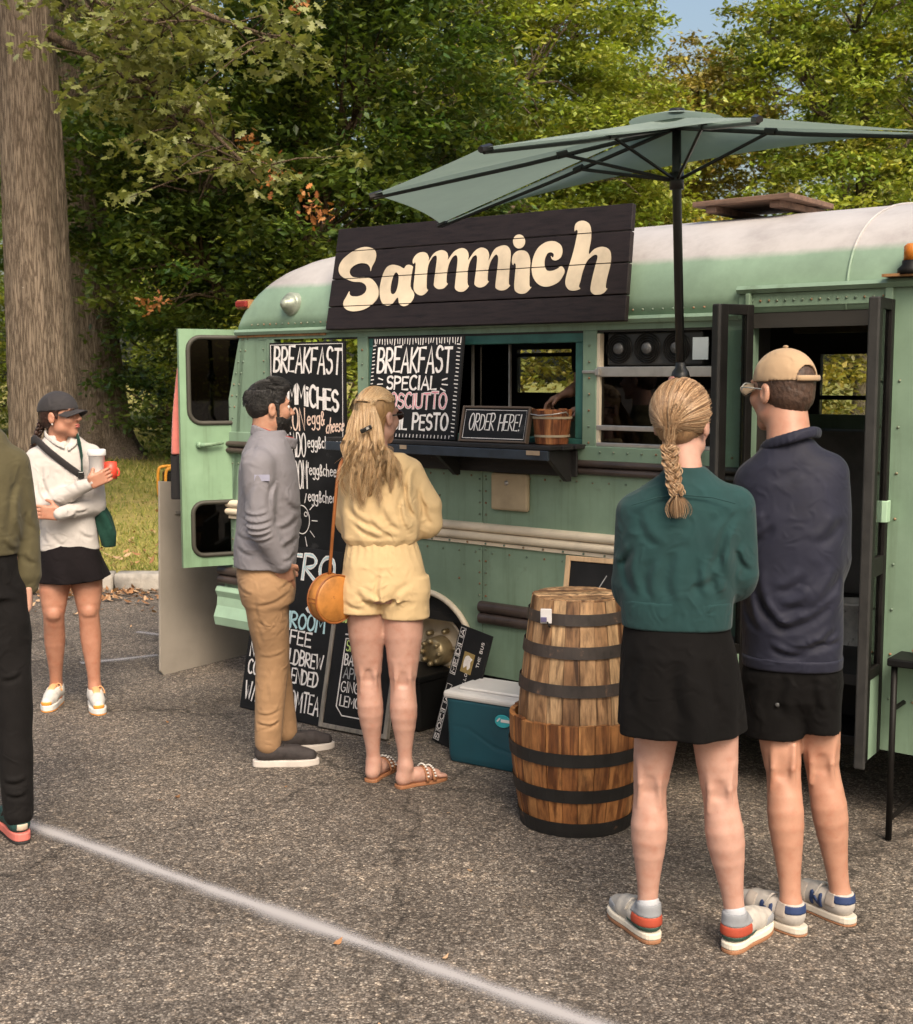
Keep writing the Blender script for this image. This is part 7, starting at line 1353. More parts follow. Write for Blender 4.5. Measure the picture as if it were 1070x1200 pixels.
    wv = folds(p, [((292, 708), (345, 688), .004, .008), ((300, 690), (316, 745), .003, .008), ((300, 772), (338, 764), .0025, .007), ((300, 842), (330, 836), .005, .006), ((299, 853), (330, 851), .006, .006), ((303, 861), (329, 847), .004, .006), ((276, 685), (298, 696), .004, .008), ((325, 690), (346, 670), .004, .007), ((312, 720), (308, 760), .0025, .009), ((322, 780), (316, 830), .0025, .009)], -1); S.build('trousers', KH, o, warp=wv)
    # hair and beard
    HB = mat('black_hair', (.012, .010, .009), .5, .4, 80, 1.0, 160, .004); RR = np.array(s3)
    S = SDF(.004); S.ell(P(0, -.014, .044), (.0715, .092, .081), .02, R=RR); S.ell(P(0, -.050, .004), (.060, .049, .050), .03, R=RR); S.ell(P(0, .045, .100), (.052, .050, .026), .03, R=RR)
    S.ell(P(0, .105, -.01), (.075, .055, .088), .012, op='-', R=RR); S.ell(P(0, .03, -.105), (.11, .088, .095), .01, op='-', R=RR)
    for q in (-1, 1): S.ell(P(.083 * q, -.006, -.006), (.011, .020, .031), .006, op='-', R=RR); S.cone(P(.072 * q, .018, .03), P(.069 * q, .022, -.03), .0075, .0065, .01)
    S.build('hair', HB, o, warp=waves(4, 10, 300, 800, .0010))
    S = SDF(.004); S.ell(P(0, .030, -.062), (.059, .061, .053), .02, R=RR); S.ell(P(0, .07, -.098), (.027, .025, .023), .02, R=RR); S.cone(P(-.03, .084, -.046), P(.03, .084, -.046), .011, .011, .012)
    for q in (-1, 1): S.cone(P(.066 * q, .022, -.02), P(.054 * q, .035, -.06), .012, .016, .015)
    S.ell(P(0, .104, -.059), (.022, .014, .008), .006, op='-', R=RR); cb = P(0, .05, -.036); s_, f, u = s3
    S.build('beard', HB, o, warp=waves(6, 10, 300, 700, .0010), clip=lambda X, Y, Z: np.minimum((Z - cb[2]) - .0, .028 - np.abs((X - cb[0]) * s_[0] + (Y - cb[1]) * s_[1])) * 1.0 if False else (Z - cb[2]) + 0 * X + 0 * Y)
    rd = np.random.default_rng(21); polys = []
    for i in range(3200):
        th, e0 = rd.uniform(-3.14, 3.14), rd.uniform(-.35, 1.5); d_ = np.array([math.sin(th) * math.cos(e0), math.cos(th) * math.cos(e0), math.sin(e0)]); hair_ok = (d_[1] < .35 and e0 > -.25 + (.3 if d_[1] > -.2 else 0)) or e0 > .62
        if not hair_ok: continue
        ln = .016 + .024 * max(0, d_[2]); fl = np.array([d_[0] * .25, .9 if d_[2] > .5 else -.35, -.15 if d_[2] > .5 else -.8]); b_ = np.array([d_[0] * .0785, d_[1] * .1005 - .014, d_[2] * .0885 + .044]) + (np.array([0, .004, .012]) if d_[2] > .6 and d_[1] > 0 else 0)
        polys.append([P(*(b_ + (fl * t + d_ * (.5 * t * (1.6 - t))) * ln + np.array([rd.normal(0, .0012), rd.normal(0, .0012), 0]) * t)) for t in (0, .4, .75, 1.0)])
    strands('hair_strands', polys, .0010, [(.012, .010, .009), (.022, .018, .016), (.008, .007, .006)], M_HAIR, o, 22, 3)
    for q in (-1, 1): mb = MB(); mb.tube([P(.015 * q, .098, .031), P(.034 * q, .094, .037), P(.052 * q, .08, .029)], [.005, .0055, .003], 6); mb.build('eyebrow', HB, o, smooth=True)
    UPB = mat('shoe_charcoal', (.035, .028, .028), .8, .3, 40, .5, 200); SO = mat('sole_dirty_white', (.52, .47, .43), .7, .15, 12)
    for a_, hdg in ((aN, (1, -.06)), (aF, (1, .12))): h_ = _unit((*hdg, 0)); shoe(o, np.array([a_[0], a_[1], 0]) - h_ * .06, hdg, .29, UPB, ((SO, .03),), (), None, .09, .03, mat('lace_dark', (.02, .018, .018), .8))
    return p
# ------------------------------------------------------------------ woman in yellow two-piece, from behind
def woman_yellow():
    p = Person('woman with long wavy blonde hair in pale yellow top and shorts facing the counter', 463, 918); L = p.L; o = p.o
    SK = skin('skin_pink', (.46, .265, .205)); S = SDF(.005); fw = (.66, .75, 0); s3 = frame_of(fw)
    hd = L(443, 489, .02); neck = L(441, 532, .01); P = head(S, hd, fw, neck, .95, nr=.047)
    gL, gR = p.G(438, 914), p.G(472, 922); hL, hR = L(427, 690), L(474, 692); kL, aL = L(432, 793, gL[1] * .5 + .01), L(438, 894, gL[1]); kR, aR = L(472, 797, gR[1] * .5), L(475, 898, gR[1])
    limb(S, hL, kL, aL, .080, .053, .055, .028, .025, (0, -.012, 0)); limb(S, hR, kR, aR, .084, .055, .057, .028, .025, (0, -.012, 0))
    for kn in (kL, kR): S.cone(kn + (-.025, -.056, -.006), kn + (.025, -.056, -.006), .003, .003, .018, op='-'); [S.chain([kn + (.030 * q, -.040, .09), kn + (.028 * q, -.050, .02), kn + (.030 * q, -.040, -.05)], [.008, .008, .006], .014) for q in (-1, 1)]; S.ell(kn + (0, -.060, .012), (.014, .01, .03), .014, op='-')
    FT = []
    for a_, hdg in ((aL, (.42, .9)), (aR, (.86, .5))):
        h_ = _unit((*hdg, 0)); t_ = np.array([h_[1], -h_[0], 0]); b = np.array([a_[0], a_[1], 0]); S.cone(a_, b - h_ * .012 + (0, 0, .038), .032, .028, .02); S.cone(b - h_ * .012 + (0, 0, .04), b + h_ * .10 + (0, 0, .036), .026, .026, .02); S.cone(b + h_ * .06 + (0, 0, .045), b + h_ * .15 + (0, 0, .030), .03, .022, .02)
        for i, (o_, ln) in enumerate(((.026, .03), (.012, .032), (0, .028), (-.012, .024), (-.023, .018))): q = b + h_ * .155 + t_ * o_ + np.array([0, 0, .027]); S.cone(q, q + h_ * ln - np.array([0, 0, .004]), .0085, .0075, .005)
        FT.append((b, h_, t_))
    S.loft([(hL[2] - .05, (hL[0] + hR[0]) / 2, 0, .13, .09), (L(445, 625)[2], L(445, 625)[0], 0, .11, .08), (L(442, 565)[2], L(442, 565)[0], 0, .125, .08), (L(441, 542)[2], L(441, 540)[0], 0, .10, .055)], p=2.2); S.cone(L(441, 550), neck, .055, .047)
    sL, sR = L(412, 556, .0), L(479, 552, .02); eL, eR = L(405, 612, .05), L(500, 610, .04); wL, wR = L(437, 608, .22), L(470, 604, .25)
    limb(S, sL, eL, wL, .038, .033, .03, .022); limb(S, sR, eR, wR, .038, .033, .03, .022); hand(S, wL, wL - eL, (0, -1, 0), (0, 0, 1), .4, .9); hand(S, wR, wR - eR, (0, -1, 0), (0, 0, 1), .4, .9)
    S.build('body', SK, o)
    Y = cloth('yellow_gauze', (.62, .45, .245), .07, .5, 260, .95, .1); S = SDF(.006)
    S.loft([p.sl(638, 407, 486, .095), p.sl(630, 401, 491, .112), p.sl(612, 400, 493, .122), p.sl(590, 399, 492, .122), p.sl(565, 399, 489, .115), p.sl(548, 401, 486, .100), p.sl(538, 407, 481, .085), p.sl(531, 414, 474, .068)], .015, 2.4, fold=lambda t, z: .004 * np.sin(11 * t) * np.clip((L(440, 600)[2] - z) / .1, 0, 1))
    S.chain([sR + (.0, -.0, -.005), eR + (-.006, -.01, .06), eR + (-.002, -.005, -.01), eR + (-.012, .05, -.022)], [.060, .068, .064, .045], .03); S.chain([sL + (.004, 0, 0), eL + (.012, 0, .04), eL + (.02, .02, 0)], [.056, .058, .052], .03); S.chain([eR, wR], [.05, .03], .03); S.chain([eL + (.01, .02, 0), wL], [.05, .03], .03)
    S.ell(L(441, 524, .01), (.085, .075, .040), .012, op='-')
    wv = folds(p, [((476, 560), (488, 612), .014, .010), ((470, 575), (480, 628), .010, .010), ((405, 590), (440, 618), .008, .012), ((410, 610), (455, 632), .009, .011), ((420, 560), (412, 610), .006, .014), ((445, 590), (470, 624), .008, .013), ((490, 570), (505, 605), .007, .012), ((497, 590), (508, 620), .007, .010), ((482, 545), (476, 580), .007, .010), ((430, 605), (470, 632), .007, .010)], -1, waves(18, 8, 30, 80, .0022 * .6)); S.build('blouse', Y, o, warp=wv)
    S = SDF(.006); S.loft([p.sl(700, 399, 503, .128), p.sl(680, 400, 501, .130), p.sl(660, 402, 496, .122), p.sl(645, 405, 491, .108), p.sl(632, 407, 487, .096)], .02, 2.3, fold=lambda t, z: .0022 * np.sin(26 * t) * np.clip((z - L(440, 665)[2]) / .08, 0, 1))
    for x0, x1, yh, dy in ((398, 449, 717, 0), (446, 503, 723, 0)): S.loft([p.sl(yh, x0, x1, .100, dy), p.sl(690, x0 + 1, x1 + 1, .112, dy), p.sl(675, x0 + 3, x1, .10, dy)], .012, 2.3)
    wv = folds(p, [((446, 668), (448, 716), .010, .010), ((430, 700), (447, 708), .007, .009), ((415, 690), (445, 712), .007, .012), ((470, 700), (450, 716), .007, .010), ((485, 680), (455, 712), .006, .014), ((410, 650), (408, 690), .004, .014), ((400, 705), (430, 714), .005, .009)], -1, waves(19, 8, 30, 80, .002 * .6)); S.build('shorts', Y, o, warp=wv)
    # hair: inner mass, then strands that fall in waves
    TN = [(.50, .31, .15), (.60, .41, .22), (.36, .20, .09), (.68, .50, .30)]; RR = np.array(s3); S = SDF(.005); S.ell(P(0, -.018, .042), (.074, .090, .081), .02, R=RR); S.ell(P(0, .085, -.04), (.085, .07, .085), .012, op='-', R=RR)
    S.chain([P(0, -.035, .0), L(437, 520, -.055), L(433, 555, -.10), L(432, 578, -.115)], [.05, .045, .034, .015], .02); S.build('hair', mat('blonde_mass', (.34, .20, .09), .45, .3, 40, .5, 90, .003, stretch=(3, 3, .5)), o)
    rd = np.random.default_rng(8); polys = []
    sf = lambda d_: P(*(lambda q: (q[0] * .085, q[1] * .102 - .018, q[2] * .092 + .042))(np.array(d_) / np.linalg.norm(d_)))
    for lk in range(44):
        a = -1 + 2 * (lk + .5) / 40 + rd.normal(0, .03); ph = rd.uniform(0, 6.28); am0 = rd.uniform(.008, .017); cyc = rd.uniform(8, 12.5); ex, ez = 434 + a * 29 + rd.normal(0, 2), rd.uniform(558, 592) - abs(a) * 12; dz_ = rd.uniform(-.03, .012)
        for i in range(44):
            aa = a + rd.normal(0, .045); e0 = rd.uniform(.25, 1.45); d0 = np.array([math.sin(aa * 1.5) * math.cos(e0), math.cos(aa * 1.5) * math.cos(e0) * .45, math.sin(e0)]); e_ = L(ex + rd.normal(0, 1.6), ez + rd.normal(0, 6), -.135 + .03 * abs(a) + dz_ + rd.normal(0, .003))
            m1 = d0 * .5 + np.array([aa * .75, -.55, .55]) * .5; nape = P(aa * .078, -.130 + dz_ * .5, -.06) * .6 + L(437 + aa * 26, 528, -.105 + dz_) * .4
            C_ = smoothpoly([sf(d0), sf(m1), sf((aa * .75, -.80, .42)), sf((aa * .85, -.95, -.10)), nape, nape * .5 + e_ * .5 + np.array([0, -.012, 0]), e_], False, 4); nC = len(C_); pts = []
            for j, c in enumerate(C_): q_ = max(0, j / nC - .46) / .54; am = am0 * min(1, q_ * 2.4); pts.append(c + np.array([math.sin(q_ * cyc + ph) * am * 1.25, math.cos(q_ * cyc + ph) * am, 0]))
            polys.append(pts)
    strands('hair_strands', polys, .00125, TN, M_HAIR, o, 9, 3); c_ = L(429, 503, -.125)
    mb = MB(); mb.box(c_, (.050, .012, .018), M=Matrix.Rotation(-.45, 3, 'Y')); q_ = mb.build('hair_clip', mat('clip_black', (.012, .012, .012), .2), o, bevel=.004); mb = MB(); mb.box(c_ + np.array([.006, -.008, .004]), (.012, .004, .010), M=Matrix.Rotation(-.45, 3, 'Y')); mb.build('clip_bar', M_ALU, q_)
    g_ = bpy.data.objects.new('sunglasses', None); link(g_, o)
    for sd in (-1, 1):
        S = SDF(.003); S.ell(P(.031 * sd, .104, .008), (.027, .006, .021), .002, R=RR); S.build('lens', mat('dark_lens', (.02, .01, .008), .15), g_); mb = MB(); mb.tube([P(.055 * sd, .10, .012), P(.075 * sd, .05, .012), P(.077 * sd, -.01, .008)], .003, 5); mb.build('temple', mat('clip_black', (.012,) * 3), g_)
    SL = mat('sandal_tan', (.30, .13, .06), .6, .2); ST = mat('stud_white', (.7, .66, .62), .3)
    for b, h_, t_ in FT:
        q = bpy.data.objects.new('sandal', None); link(q, o); q.location = tuple(b); q.rotation_euler[2] = math.atan2(h_[1], h_[0])
        mb = MB(); mb.prism([tuple(x_) for x_ in smoothpoly([(-.045, 0), (-.03, -.03), (.04, -.028), (.12, -.04), (.185, -.028), (.205, 0), (.185, .03), (.12, .038), (.04, .028), (-.03, .03)], True, 3)], .0, .014, 'z'); mb.build('sole', SL, q, bevel=.003)
        for x_ in (.085, .12):
            arcp = [(x_ + .012 * math.cos(a) * 0, .044 * math.cos(a), .018 + .056 * math.sin(a) * (1 if x_ < .1 else .8)) for a in np.linspace(0, math.pi, 13)]; mb = MB(); mb.tube(arcp, .009, 6, True, .4); sp_ = mb.build('strap', SL, q, smooth=True); mb = MB()
            for pnt in arcp[1:-1:1]: mb.lathe([(.0055, 0), (.004, .004), (.0001, .005)], 7, (pnt[0], pnt[1] * 1.12, pnt[2] * 1.04 + .007), close=False)
            mb.build('studs', ST, sp_, kind='stuff')
    # round bag on a strap
    c = L(389, 701, -.06); bag = thing('round_bag', 'round tan leather drum bag hanging at the hip of the woman in yellow', 'bag', p.p0 + p.r * c[0] + p.d * c[1] + np.array([0, 0, c[2]]), p.o.rotation_euler[2])
    TL = mat('tan_leather', (.42, .17, .035), .5, .3, 12, .3, 120, .001, spot=(.2, .07, .02), spots=(9, .62)); Rz = Matrix.Rotation(math.radians(38), 3, 'Z')
    mb = MB(); mb.lathe([(.0001, -.036), (.088, -.036), (.098, -.028), (.100, 0), (.098, .028), (.088, .036), (.0001, .036)], 40, axis='y', close=False); mb.v = [tuple(Rz @ Vector(v)) for v in mb.v]; mb.build('bag_body', TL, bag, smooth=True)
    for y_ in (-.03, .03): mb = MB(); mb.tube([(.099 * math.cos(a), y_, .099 * math.sin(a)) for a in np.linspace(0, 2 * math.pi, 33)], .004, 6, False); mb.v = [tuple(Rz @ Vector(v)) for v in mb.v]; mb.build('piping', mat('strap_brown', (.26, .085, .02), .5), bag, smooth=True)
    for dz_ in (-.008, .008): mb = MB(); mb.box((-.098, 0, dz_), (.004, .05, .005)); mb.v = [tuple(Rz @ Vector(v)) for v in mb.v]; mb.build('stitching', mat('strap_brown', (.26, .085, .02)), bag)
    st = [L(386, 676, -.06), L(391, 610, -.105), L(397, 552, -.10), L(405, 535, -.03), L(408, 538, .06)]; mb = MB(); mb.tube(smoothpoly([q - c for q in st], False, 5), .007, 6, True, .35); mb.build('strap', mat('strap_brown', (.26, .085, .02)), bag, smooth=True)
    return p
# ------------------------------------------------------------------ woman in white with cap and cup
def woman_white():
    p = Person('woman in white quarter-zip, black skirt and dark cap holding a white cup', 88, 828); L = p.L; o = p.o
    SK = skin('skin_warm', (.42, .20, .13)); S = SDF(.005); fw = (.86, -.50, .10); s3 = frame_of(fw)
    hd = L(71, 488, -.02); neck = L(68, 528, .0); P = head(S, hd, fw, neck, .96, nr=.047)
    gL, gR = p.G(64, 824), p.G(112, 828); hL, hR = L(64, 665), L(101, 663); kL, aL = L(63, 719, -.03), L(66, 803, gL[1]); kR, aR = L(104, 716, -.03), L(111, 804, gR[1])
    limb(S, hL, kL, aL, .078, .054, .053, .031, .025, (0, .012, 0)); limb(S, hR, kR, aR, .080, .054, .053, .031, .025, (0, .012, 0))
    for kn in (kL, kR): S.ell(kn + (0, -.044, .004), (.030, .02, .032), .018); S.cone(kn + (-.028, -.062, -.03), kn + (.028, -.062, -.03), .005, .005, .014, op='-')
    for a_ in (aL, aR): S.cone(a_, a_ + (0, -.03, -.055), .031, .03)
    S.loft([(hL[2] - .04, (hL[0] + hR[0]) / 2, 0, .13, .085), (L(78, 610)[2], L(78, 610)[0], 0, .12, .08), (L(74, 545)[2], L(74, 545)[0], 0, .125, .08), (L(72, 522)[2], L(72, 522)[0], 0, .09, .055)], p=2.2); S.cone(L(72, 530), neck, .05, .047)
    sL, sR = L(43, 537, 0), L(106, 533, 0); eL, eR = L(46, 594, -.05), L(112, 592, -.05); wL, wR = L(106, 566, -.20), L(70, 602, -.185)
    limb(S, sL, eL, wL, .038, .033, .03, .022); limb(S, sR, eR, wR, .038, .033, .03, .022)
    hand(S, wL + (-.005, -.02, .0), (.93, -.05, .42), (-.1, 1, 0), (-.3, 0, 1), .5, .9); hand(S, wR, (-1, .05, .12), (0, 1, 0), (0.1, 0, 1), .3, .92)
    S.build('body', SK, o); eyes(p, P, o)
    S = SDF(.003); S.ell(P(0, .094, -.053), (.021, .006, .005), .003, R=np.array(s3)); S.ell(P(0, .093, -.063), (.018, .006, .006), .003, R=np.array(s3)); S.build('lips', mat('lip', (.42, .12, .10), .4), o)
    for q in (-1, 1): mb = MB(); mb.tube([P(.016 * q, .098, .028), P(.034 * q, .095, .033), P(.050 * q, .082, .027)], [.003, .0035, .002], 6); mb.build('eyebrow', mat('brow_brown', (.05, .025, .015), .7), o); S = SDF(.003); S.ell(P(.081 * q, -.006, -.038), (.005, .005, .005), .001); S.build('earring', mat('pearl', (.7, .68, .64), .2), o)
    W = cloth('white_jersey', (.50, .465, .44), .06, .12, 400, .75, .1); S = SDF(.006)
    S.loft([p.sl(645, 46, 117, .105), p.sl(625, 47, 115, .106), p.sl(600, 46, 112, .104), p.sl(570, 42, 112, .106), p.sl(545, 38, 112, .100), p.sl(528, 41, 109, .085), p.sl(518, 47, 101, .07), p.sl(510, 54, 91, .058)], .015, 2.4)
    S.chain([sL, eL + (.0, 0, .05), eL], [.056, .050, .048], .025); S.chain([eL, wL], [.047, .033], .02); S.chain([sR, eR + (0, 0, .05), eR], [.056, .050, .048], .025); S.chain([eR, wR], [.047, .034], .02)
    S.ell(L(74, 512, -.075), (.038, .06, .045), .01, op='-')
    wv = folds(p, [((50, 545), (60, 585), .007, .010), ((44, 560), (52, 590), .006, .008), ((60, 585), (75, 590), .006, .007), ((80, 590), (100, 580), .006, .007), ((85, 598), (105, 596), .006, .007), ((75, 606), (90, 600), .006, .006), ((60, 625), (75, 640), .006, .010), ((90, 620), (110, 632), .006, .010), ((100, 545), (108, 570), .006, .009), ((85, 545), (92, 575), .005, .010), ((50, 615), (56, 640), .005, .009)], -1, waves(28, 8, 30, 80, .002 * .6)); S.build('top', W, o, warp=wv)
    S = SDF(.005); col = smoothpoly([L(75, 523, -.085), L(62, 517, -.065), L(53, 508, -.01), L(62, 503, .05), L(78, 503, .05), L(90, 507, -.01), L(90, 517, -.065), L(80, 526, -.088)], False, 4)
    for k_ in range(3): S.chain([q + np.array([0, -.003 * (2 - k_), .009 * (k_ - 1)]) for q in col], [.0045] * len(col), .005)
    S.build('collar', W, o); S = SDF(.005); S.ell(L(75, 528, -.040), (.034, .036, .05), .01); S.build('undershirt', mat('undershirt_grey', (.46, .42, .38), .9), o)
    K = cloth('black_knit2', (.010, .008, .009), .2, .2, 300, .85, .03); S = SDF(.006); S.loft([p.sl(682, 43, 131, .150), p.sl(665, 45, 124, .142), p.sl(650, 46, 118, .125), p.sl(636, 49, 113, .100)], .01, 2.3, fold=lambda t, z: .010 * np.sin(6 * t + .5) * np.clip((L(88, 655)[2] - z) / .12, 0, 1)); zz = L(88, 683)[2]; x0_ = L(88, 683)[0]
    S.build('skirt', K, o, clip=lambda X, Y, Z: (zz + .0 + .12 * (X - x0_) + .012) - Z + 0 * Y)
    # hair under the cap and a plait behind
    RR = np.array(s3); HB = mat('dark_brown_hair', (.035, .015, .010), .45, .35, 60, .8, 140, .003); S = SDF(.004); S.ell(P(0, -.016, .036), (.079, .099, .086), .015, R=RR); S.ell(P(0, -.06, -.015), (.06, .045, .045), .03, R=RR); S.ell(P(0, .075, -.04), (.1, .085, .095), .01, op='-', R=RR)
    for q in (-1, 1): S.ell(P(.083 * q, -.008, -.006), (.012, .022, .034), .006, op='-', R=RR); S.cone(P(.073 * q, .02, .03), P(.071 * q, .018, -.015), .007, .004, .008)
    S.build('hair', HB, o, warp=waves(7, 8, 250, 600, .0018 * .6))
    rd = np.random.default_rng(12); a0, a1 = P(0, -.105, -.005), L(38, 530, .06); polys = []
    for b in range(3):
        for k in range(10):
            off = rd.normal(0, .004, 3); pts = []
            for t in np.linspace(0, 1, 30): c = a0 * (1 - t) + a1 * t; A = 2 * math.pi * 3 * t + b * 2.09; pts.append(c + np.array([math.sin(A) * .014, math.sin(2 * A) * .008, 0]) + off)
            polys.append(pts)
    strands('braid', polys, .0042, [(.05, .022, .014), (.035, .016, .010), (.07, .032, .02)], M_HAIR, o, 13, taper=.7)
    cap_hat(P, o, cloth('charcoal_cap', (.035, .032, .034), .12, .2, 500, .8, .1), R=s3)
    UPW = mat('runner_white', (.60, .57, .53), .7, .1, 30, .2, 250); OR = mat('runner_orange', (.75, .30, .05), .7); MID = mat('runner_mid', (.66, .64, .60), .6)
    pt = [('toe_patch', OR, both(band(0, .225, 1), band(2, .03, .052))), ('tongue', mat('runner_peach', (.70, .38, .17), .7), both(band(0, .075, .15), band(1, -.018, .018), band(2, .085, .2)))]
    for a_, hdg in ((aL, (-.28, -.96)), (aR, (.08, -1.0))): h_ = _unit((*hdg, 0)); shoe(o, np.array([a_[0], a_[1], 0]) - h_ * .05, hdg, .25, UPW, ((OR, .006), (MID, .034)), pt, None, .098, .034, mat('runner_peach', (.70, .38, .17), .7))
    W_ = lambda q: p.p0 + p.r * q[0] + p.d * q[1] + np.array([0, 0, q[2]])
    c = L(114, 562, -.185); cup = thing('tumbler', 'white tumbler held up by the woman in the dark cap', 'cup', W_(c), 0); mb = MB(); mb.lathe([(.0001, 0), (.030, 0), (.033, .01), (.040, .12), (.044, .122), (.044, .150), (.040, .152), (.036, .146), (.0001, .146)], 28, close=False); mb.build('cup_body', mat('cup_white', (.68, .66, .65), .35, .05), cup, smooth=True); mb = MB(); mb.lathe([(.0455, .122), (.0465, .13), (.0455, .15), (.04, .153), (.0001, .153)], 28, close=False); mb.build('lid', mat('cup_white', (.68,) * 3), cup, smooth=True)
    c = L(130, 561, -.175); cc = thing('coral_mug', 'small coral red mug beside the white tumbler', 'mug', W_(c), 0); mb = MB(); mb.lathe([(.0001, 0), (.030, 0), (.033, .04), (.030, .085), (.026, .085), (.027, .006), (.0001, .006)], 24, close=False); CR = mat('coral_plastic', (.72, .07, .04), .4); mb.build('mug_body', CR, cc, smooth=True); mb = MB(); mb.tube([(.024, 0, .012), (.04, 0, .018), (.043, 0, .034), (.036, 0, .05), (.022, 0, .054)], .005, 8); mb.build('handle', CR, cc, smooth=True)
    # sling bag
    c = L(122, 612, -.02); bg_ = thing('sling_bag', 'dark green sling bag with charcoal strap worn across the white top', 'bag', W_(c), p.o.rotation_euler[2]); GR = cloth('bottle_green', (.010, .045, .032), .2, .3, 200, .8, .05)
    S = SDF(.006); S.loft([(L(120, 640)[2] - c[2], .02, 0, .030, .05), (L(120, 625)[2] - c[2], .016, 0, .045, .06), (L(120, 605)[2] - c[2], -.005, 0, .04, .06), (L(120, 580)[2] - c[2], -.045, 0, .022, .05)], .02, 2.2, fold=lambda t, z: .006 * np.sin(4 * t + 20 * z)); S.build('bag_body', GR, bg_)
    st = [L(37, 517, .03), L(42, 515, -.05), L(55, 527, -.10), L(75, 543, -.118), L(93, 556, -.115)]; mb = MB(); mb.tube(smoothpoly([q - c for q in st], False, 5), .021, 8, True, .16); mb.build('strap', mat('strap_charcoal', (.03, .026, .027), .8), bg_, smooth=True)
    st = [L(90, 511, -.062), L(93, 520, -.095), L(95.5, 535, -.112), L(96, 556, -.120)]; mb = MB(); mb.tube(smoothpoly([q - c for q in st], False, 5), [.024] * 6 + [.020] * 5 + [.012] * 5, 8, True, .2); mb.build('shoulder_strap', GR, bg_, smooth=True); mb = MB(); mb.box(L(95, 557, -.128) - c, (.03, .012, .036)); mb.build('buckle', mat('clip_black', (.012,) * 3), bg_, bevel=.004)
    return p
# ------------------------------------------------------------------ person in olive sweatshirt at the left edge
def person_olive():
    p = Person('person in olive sweatshirt and black trousers cut by the left edge', -8, 985); L = p.L; o = p.o
    SK = skin('skin_fair', (.48, .27, .20)); S = SDF(.005); fw = (-.35, .93, 0); s3 = frame_of(fw); hd = L(-44, 448, .03); neck = L(-34, 502, 0); P = head(S, hd, fw, neck, 1.03, nr=.056)
    gR = p.G(22, 985); hL, hR = L(-30, 695), L(-4, 695); kR, aR = L(14, 800, gR[1] * .6), L(22, 958, gR[1]); kL, aL = L(-42, 800, .05), L(-48, 950, .10)
    limb(S, hL, kL, aL, .06, .05, .05, .036); limb(S, hR, kR, aR, .06, .05, .05, .036)
    for a_ in (aL, aR): S.cone(a_, a_ + (0, .02, -.06), .036, .032)
    S.loft([(hR[2] - .03, L(-16, 690)[0], 0, .10, .08), (L(-14, 560)[2], L(-14, 560)[0], 0, .13, .09), (L(-14, 525)[2], L(-14, 525)[0], 0, .1, .07)], p=2.2); S.cone(L(-14, 530), neck, .06, .056)
    sL, sR = L(-52, 545), L(12, 545, 0); eL, eR = L(-60, 620, .05), L(27, 620, .02); wL, wR = L(-45, 640, .24), L(34, 684, .0)
    limb(S, sL, eL, wL, .045, .038, .036, .027); limb(S, sR, eR, wR, .045, .038, .036, .027); hand(S, wR, (-.06, .05, -1), (-1, .1, 0), (0, 1, 0), .35); hand(S, wL, (-.1, 1, 0), (0, -1, 0), (0, 0, 1), .3); S.build('body', SK, o)
    Q = cloth('olive_fleece', (.082, .070, .036), .12, .3, 350, .9, .15); S = SDF(.006); S.loft([p.sl(650, -58, 22, .125), p.sl(630, -60, 25, .13), p.sl(590, -60, 26, .128), p.sl(555, -58, 22, .118), p.sl(530, -55, 16, .095), p.sl(510, -52, 8, .07), p.sl(498, -50, -4, .06)], .02, 2.4)
    S.chain([sR, eR, wR + (0, 0, .035)], [.070, .058, .048], .03); S.cone(wR + (0, 0, .04), wR + (-.001, 0, -.005), .040, .037, .006); S.chain([sL, eL, wL], [.068, .056, .042], .03)
    S.build('sweatshirt', Q, o, warp=folds(p, [((20, 560), (24, 640), .008, .012), ((30, 600), (40, 625), .006, .010), ((26, 650), (42, 665), .007, .010), ((10, 600), (18, 640), .006, .012), ((2, 630), (20, 648), .007, .010)], -1, waves(41, 6, 20, 60, .0025 * .6)))
    K = cloth('black_trousers', (.011, .010, .010), .2, .25, 300, .8, .04); S = SDF(.006); S.loft([p.sl(700, -55, 24, .125), p.sl(640, -52, 20, .112)], .02, 2.3); S.chain([hR + (.012, 0, 0), hR * .5 + kR * .5 + (.008, 0, 0), kR, kR * .5 + aR * .5, aR + (0, 0, .02)], [.098, .085, .070, .062, .054], .02); S.chain([hL, hL * .5 + kL * .5, kL, kL * .5 + aL * .5, aL + (0, 0, .02)], [.098, .085, .070, .062, .054], .02); S.build('trousers', K, o, warp=folds(p, [((0, 800), (28, 790), .007, .010), ((2, 920), (34, 915), .008, .009), ((4, 935), (34, 932), .008, .008), ((0, 660), (20, 700), .006, .012)], -1, waves(42, 6, 20, 60, .0025 * .6)))
    S = SDF(.005); RR = np.array(s3); S.ell(P(0, -.014, .045), (.082, .104, .09), .02, R=RR); S.ell(P(0, -.05, -.01), (.072, .06, .06), .03, R=RR); S.ell(P(0, .085, -.04), (.1, .08, .1), .012, op='-', R=RR); S.build('hair', mat('brown_hair', (.055, .028, .017)), o, warp=waves(3, 8, 300, 700, .002 * .6))
    UPD = mat('trail_green', (.012, .05, .045), .7, .3, 30); PK = mat('trail_pink', (.62, .17, .14), .6); DK = mat('trail_lug', (.02, .018, .018), .8); CRM = mat('trail_cream', (.55, .45, .35), .7)
    for a_, hdg in ((aR, (-.25, .97)), (aL, (-.3, .95))): h_ = _unit((*hdg, 0)); shoe(o, np.array([a_[0], a_[1], 0]) - h_ * .05, hdg, .285, UPD, ((DK, .012), (PK, .042)), [('heel_pull', CRM, both(band(0, -1, .06), band(1, -.02, .02), band(2, .05, .075)))], None, .11, .04, DK)
    return p
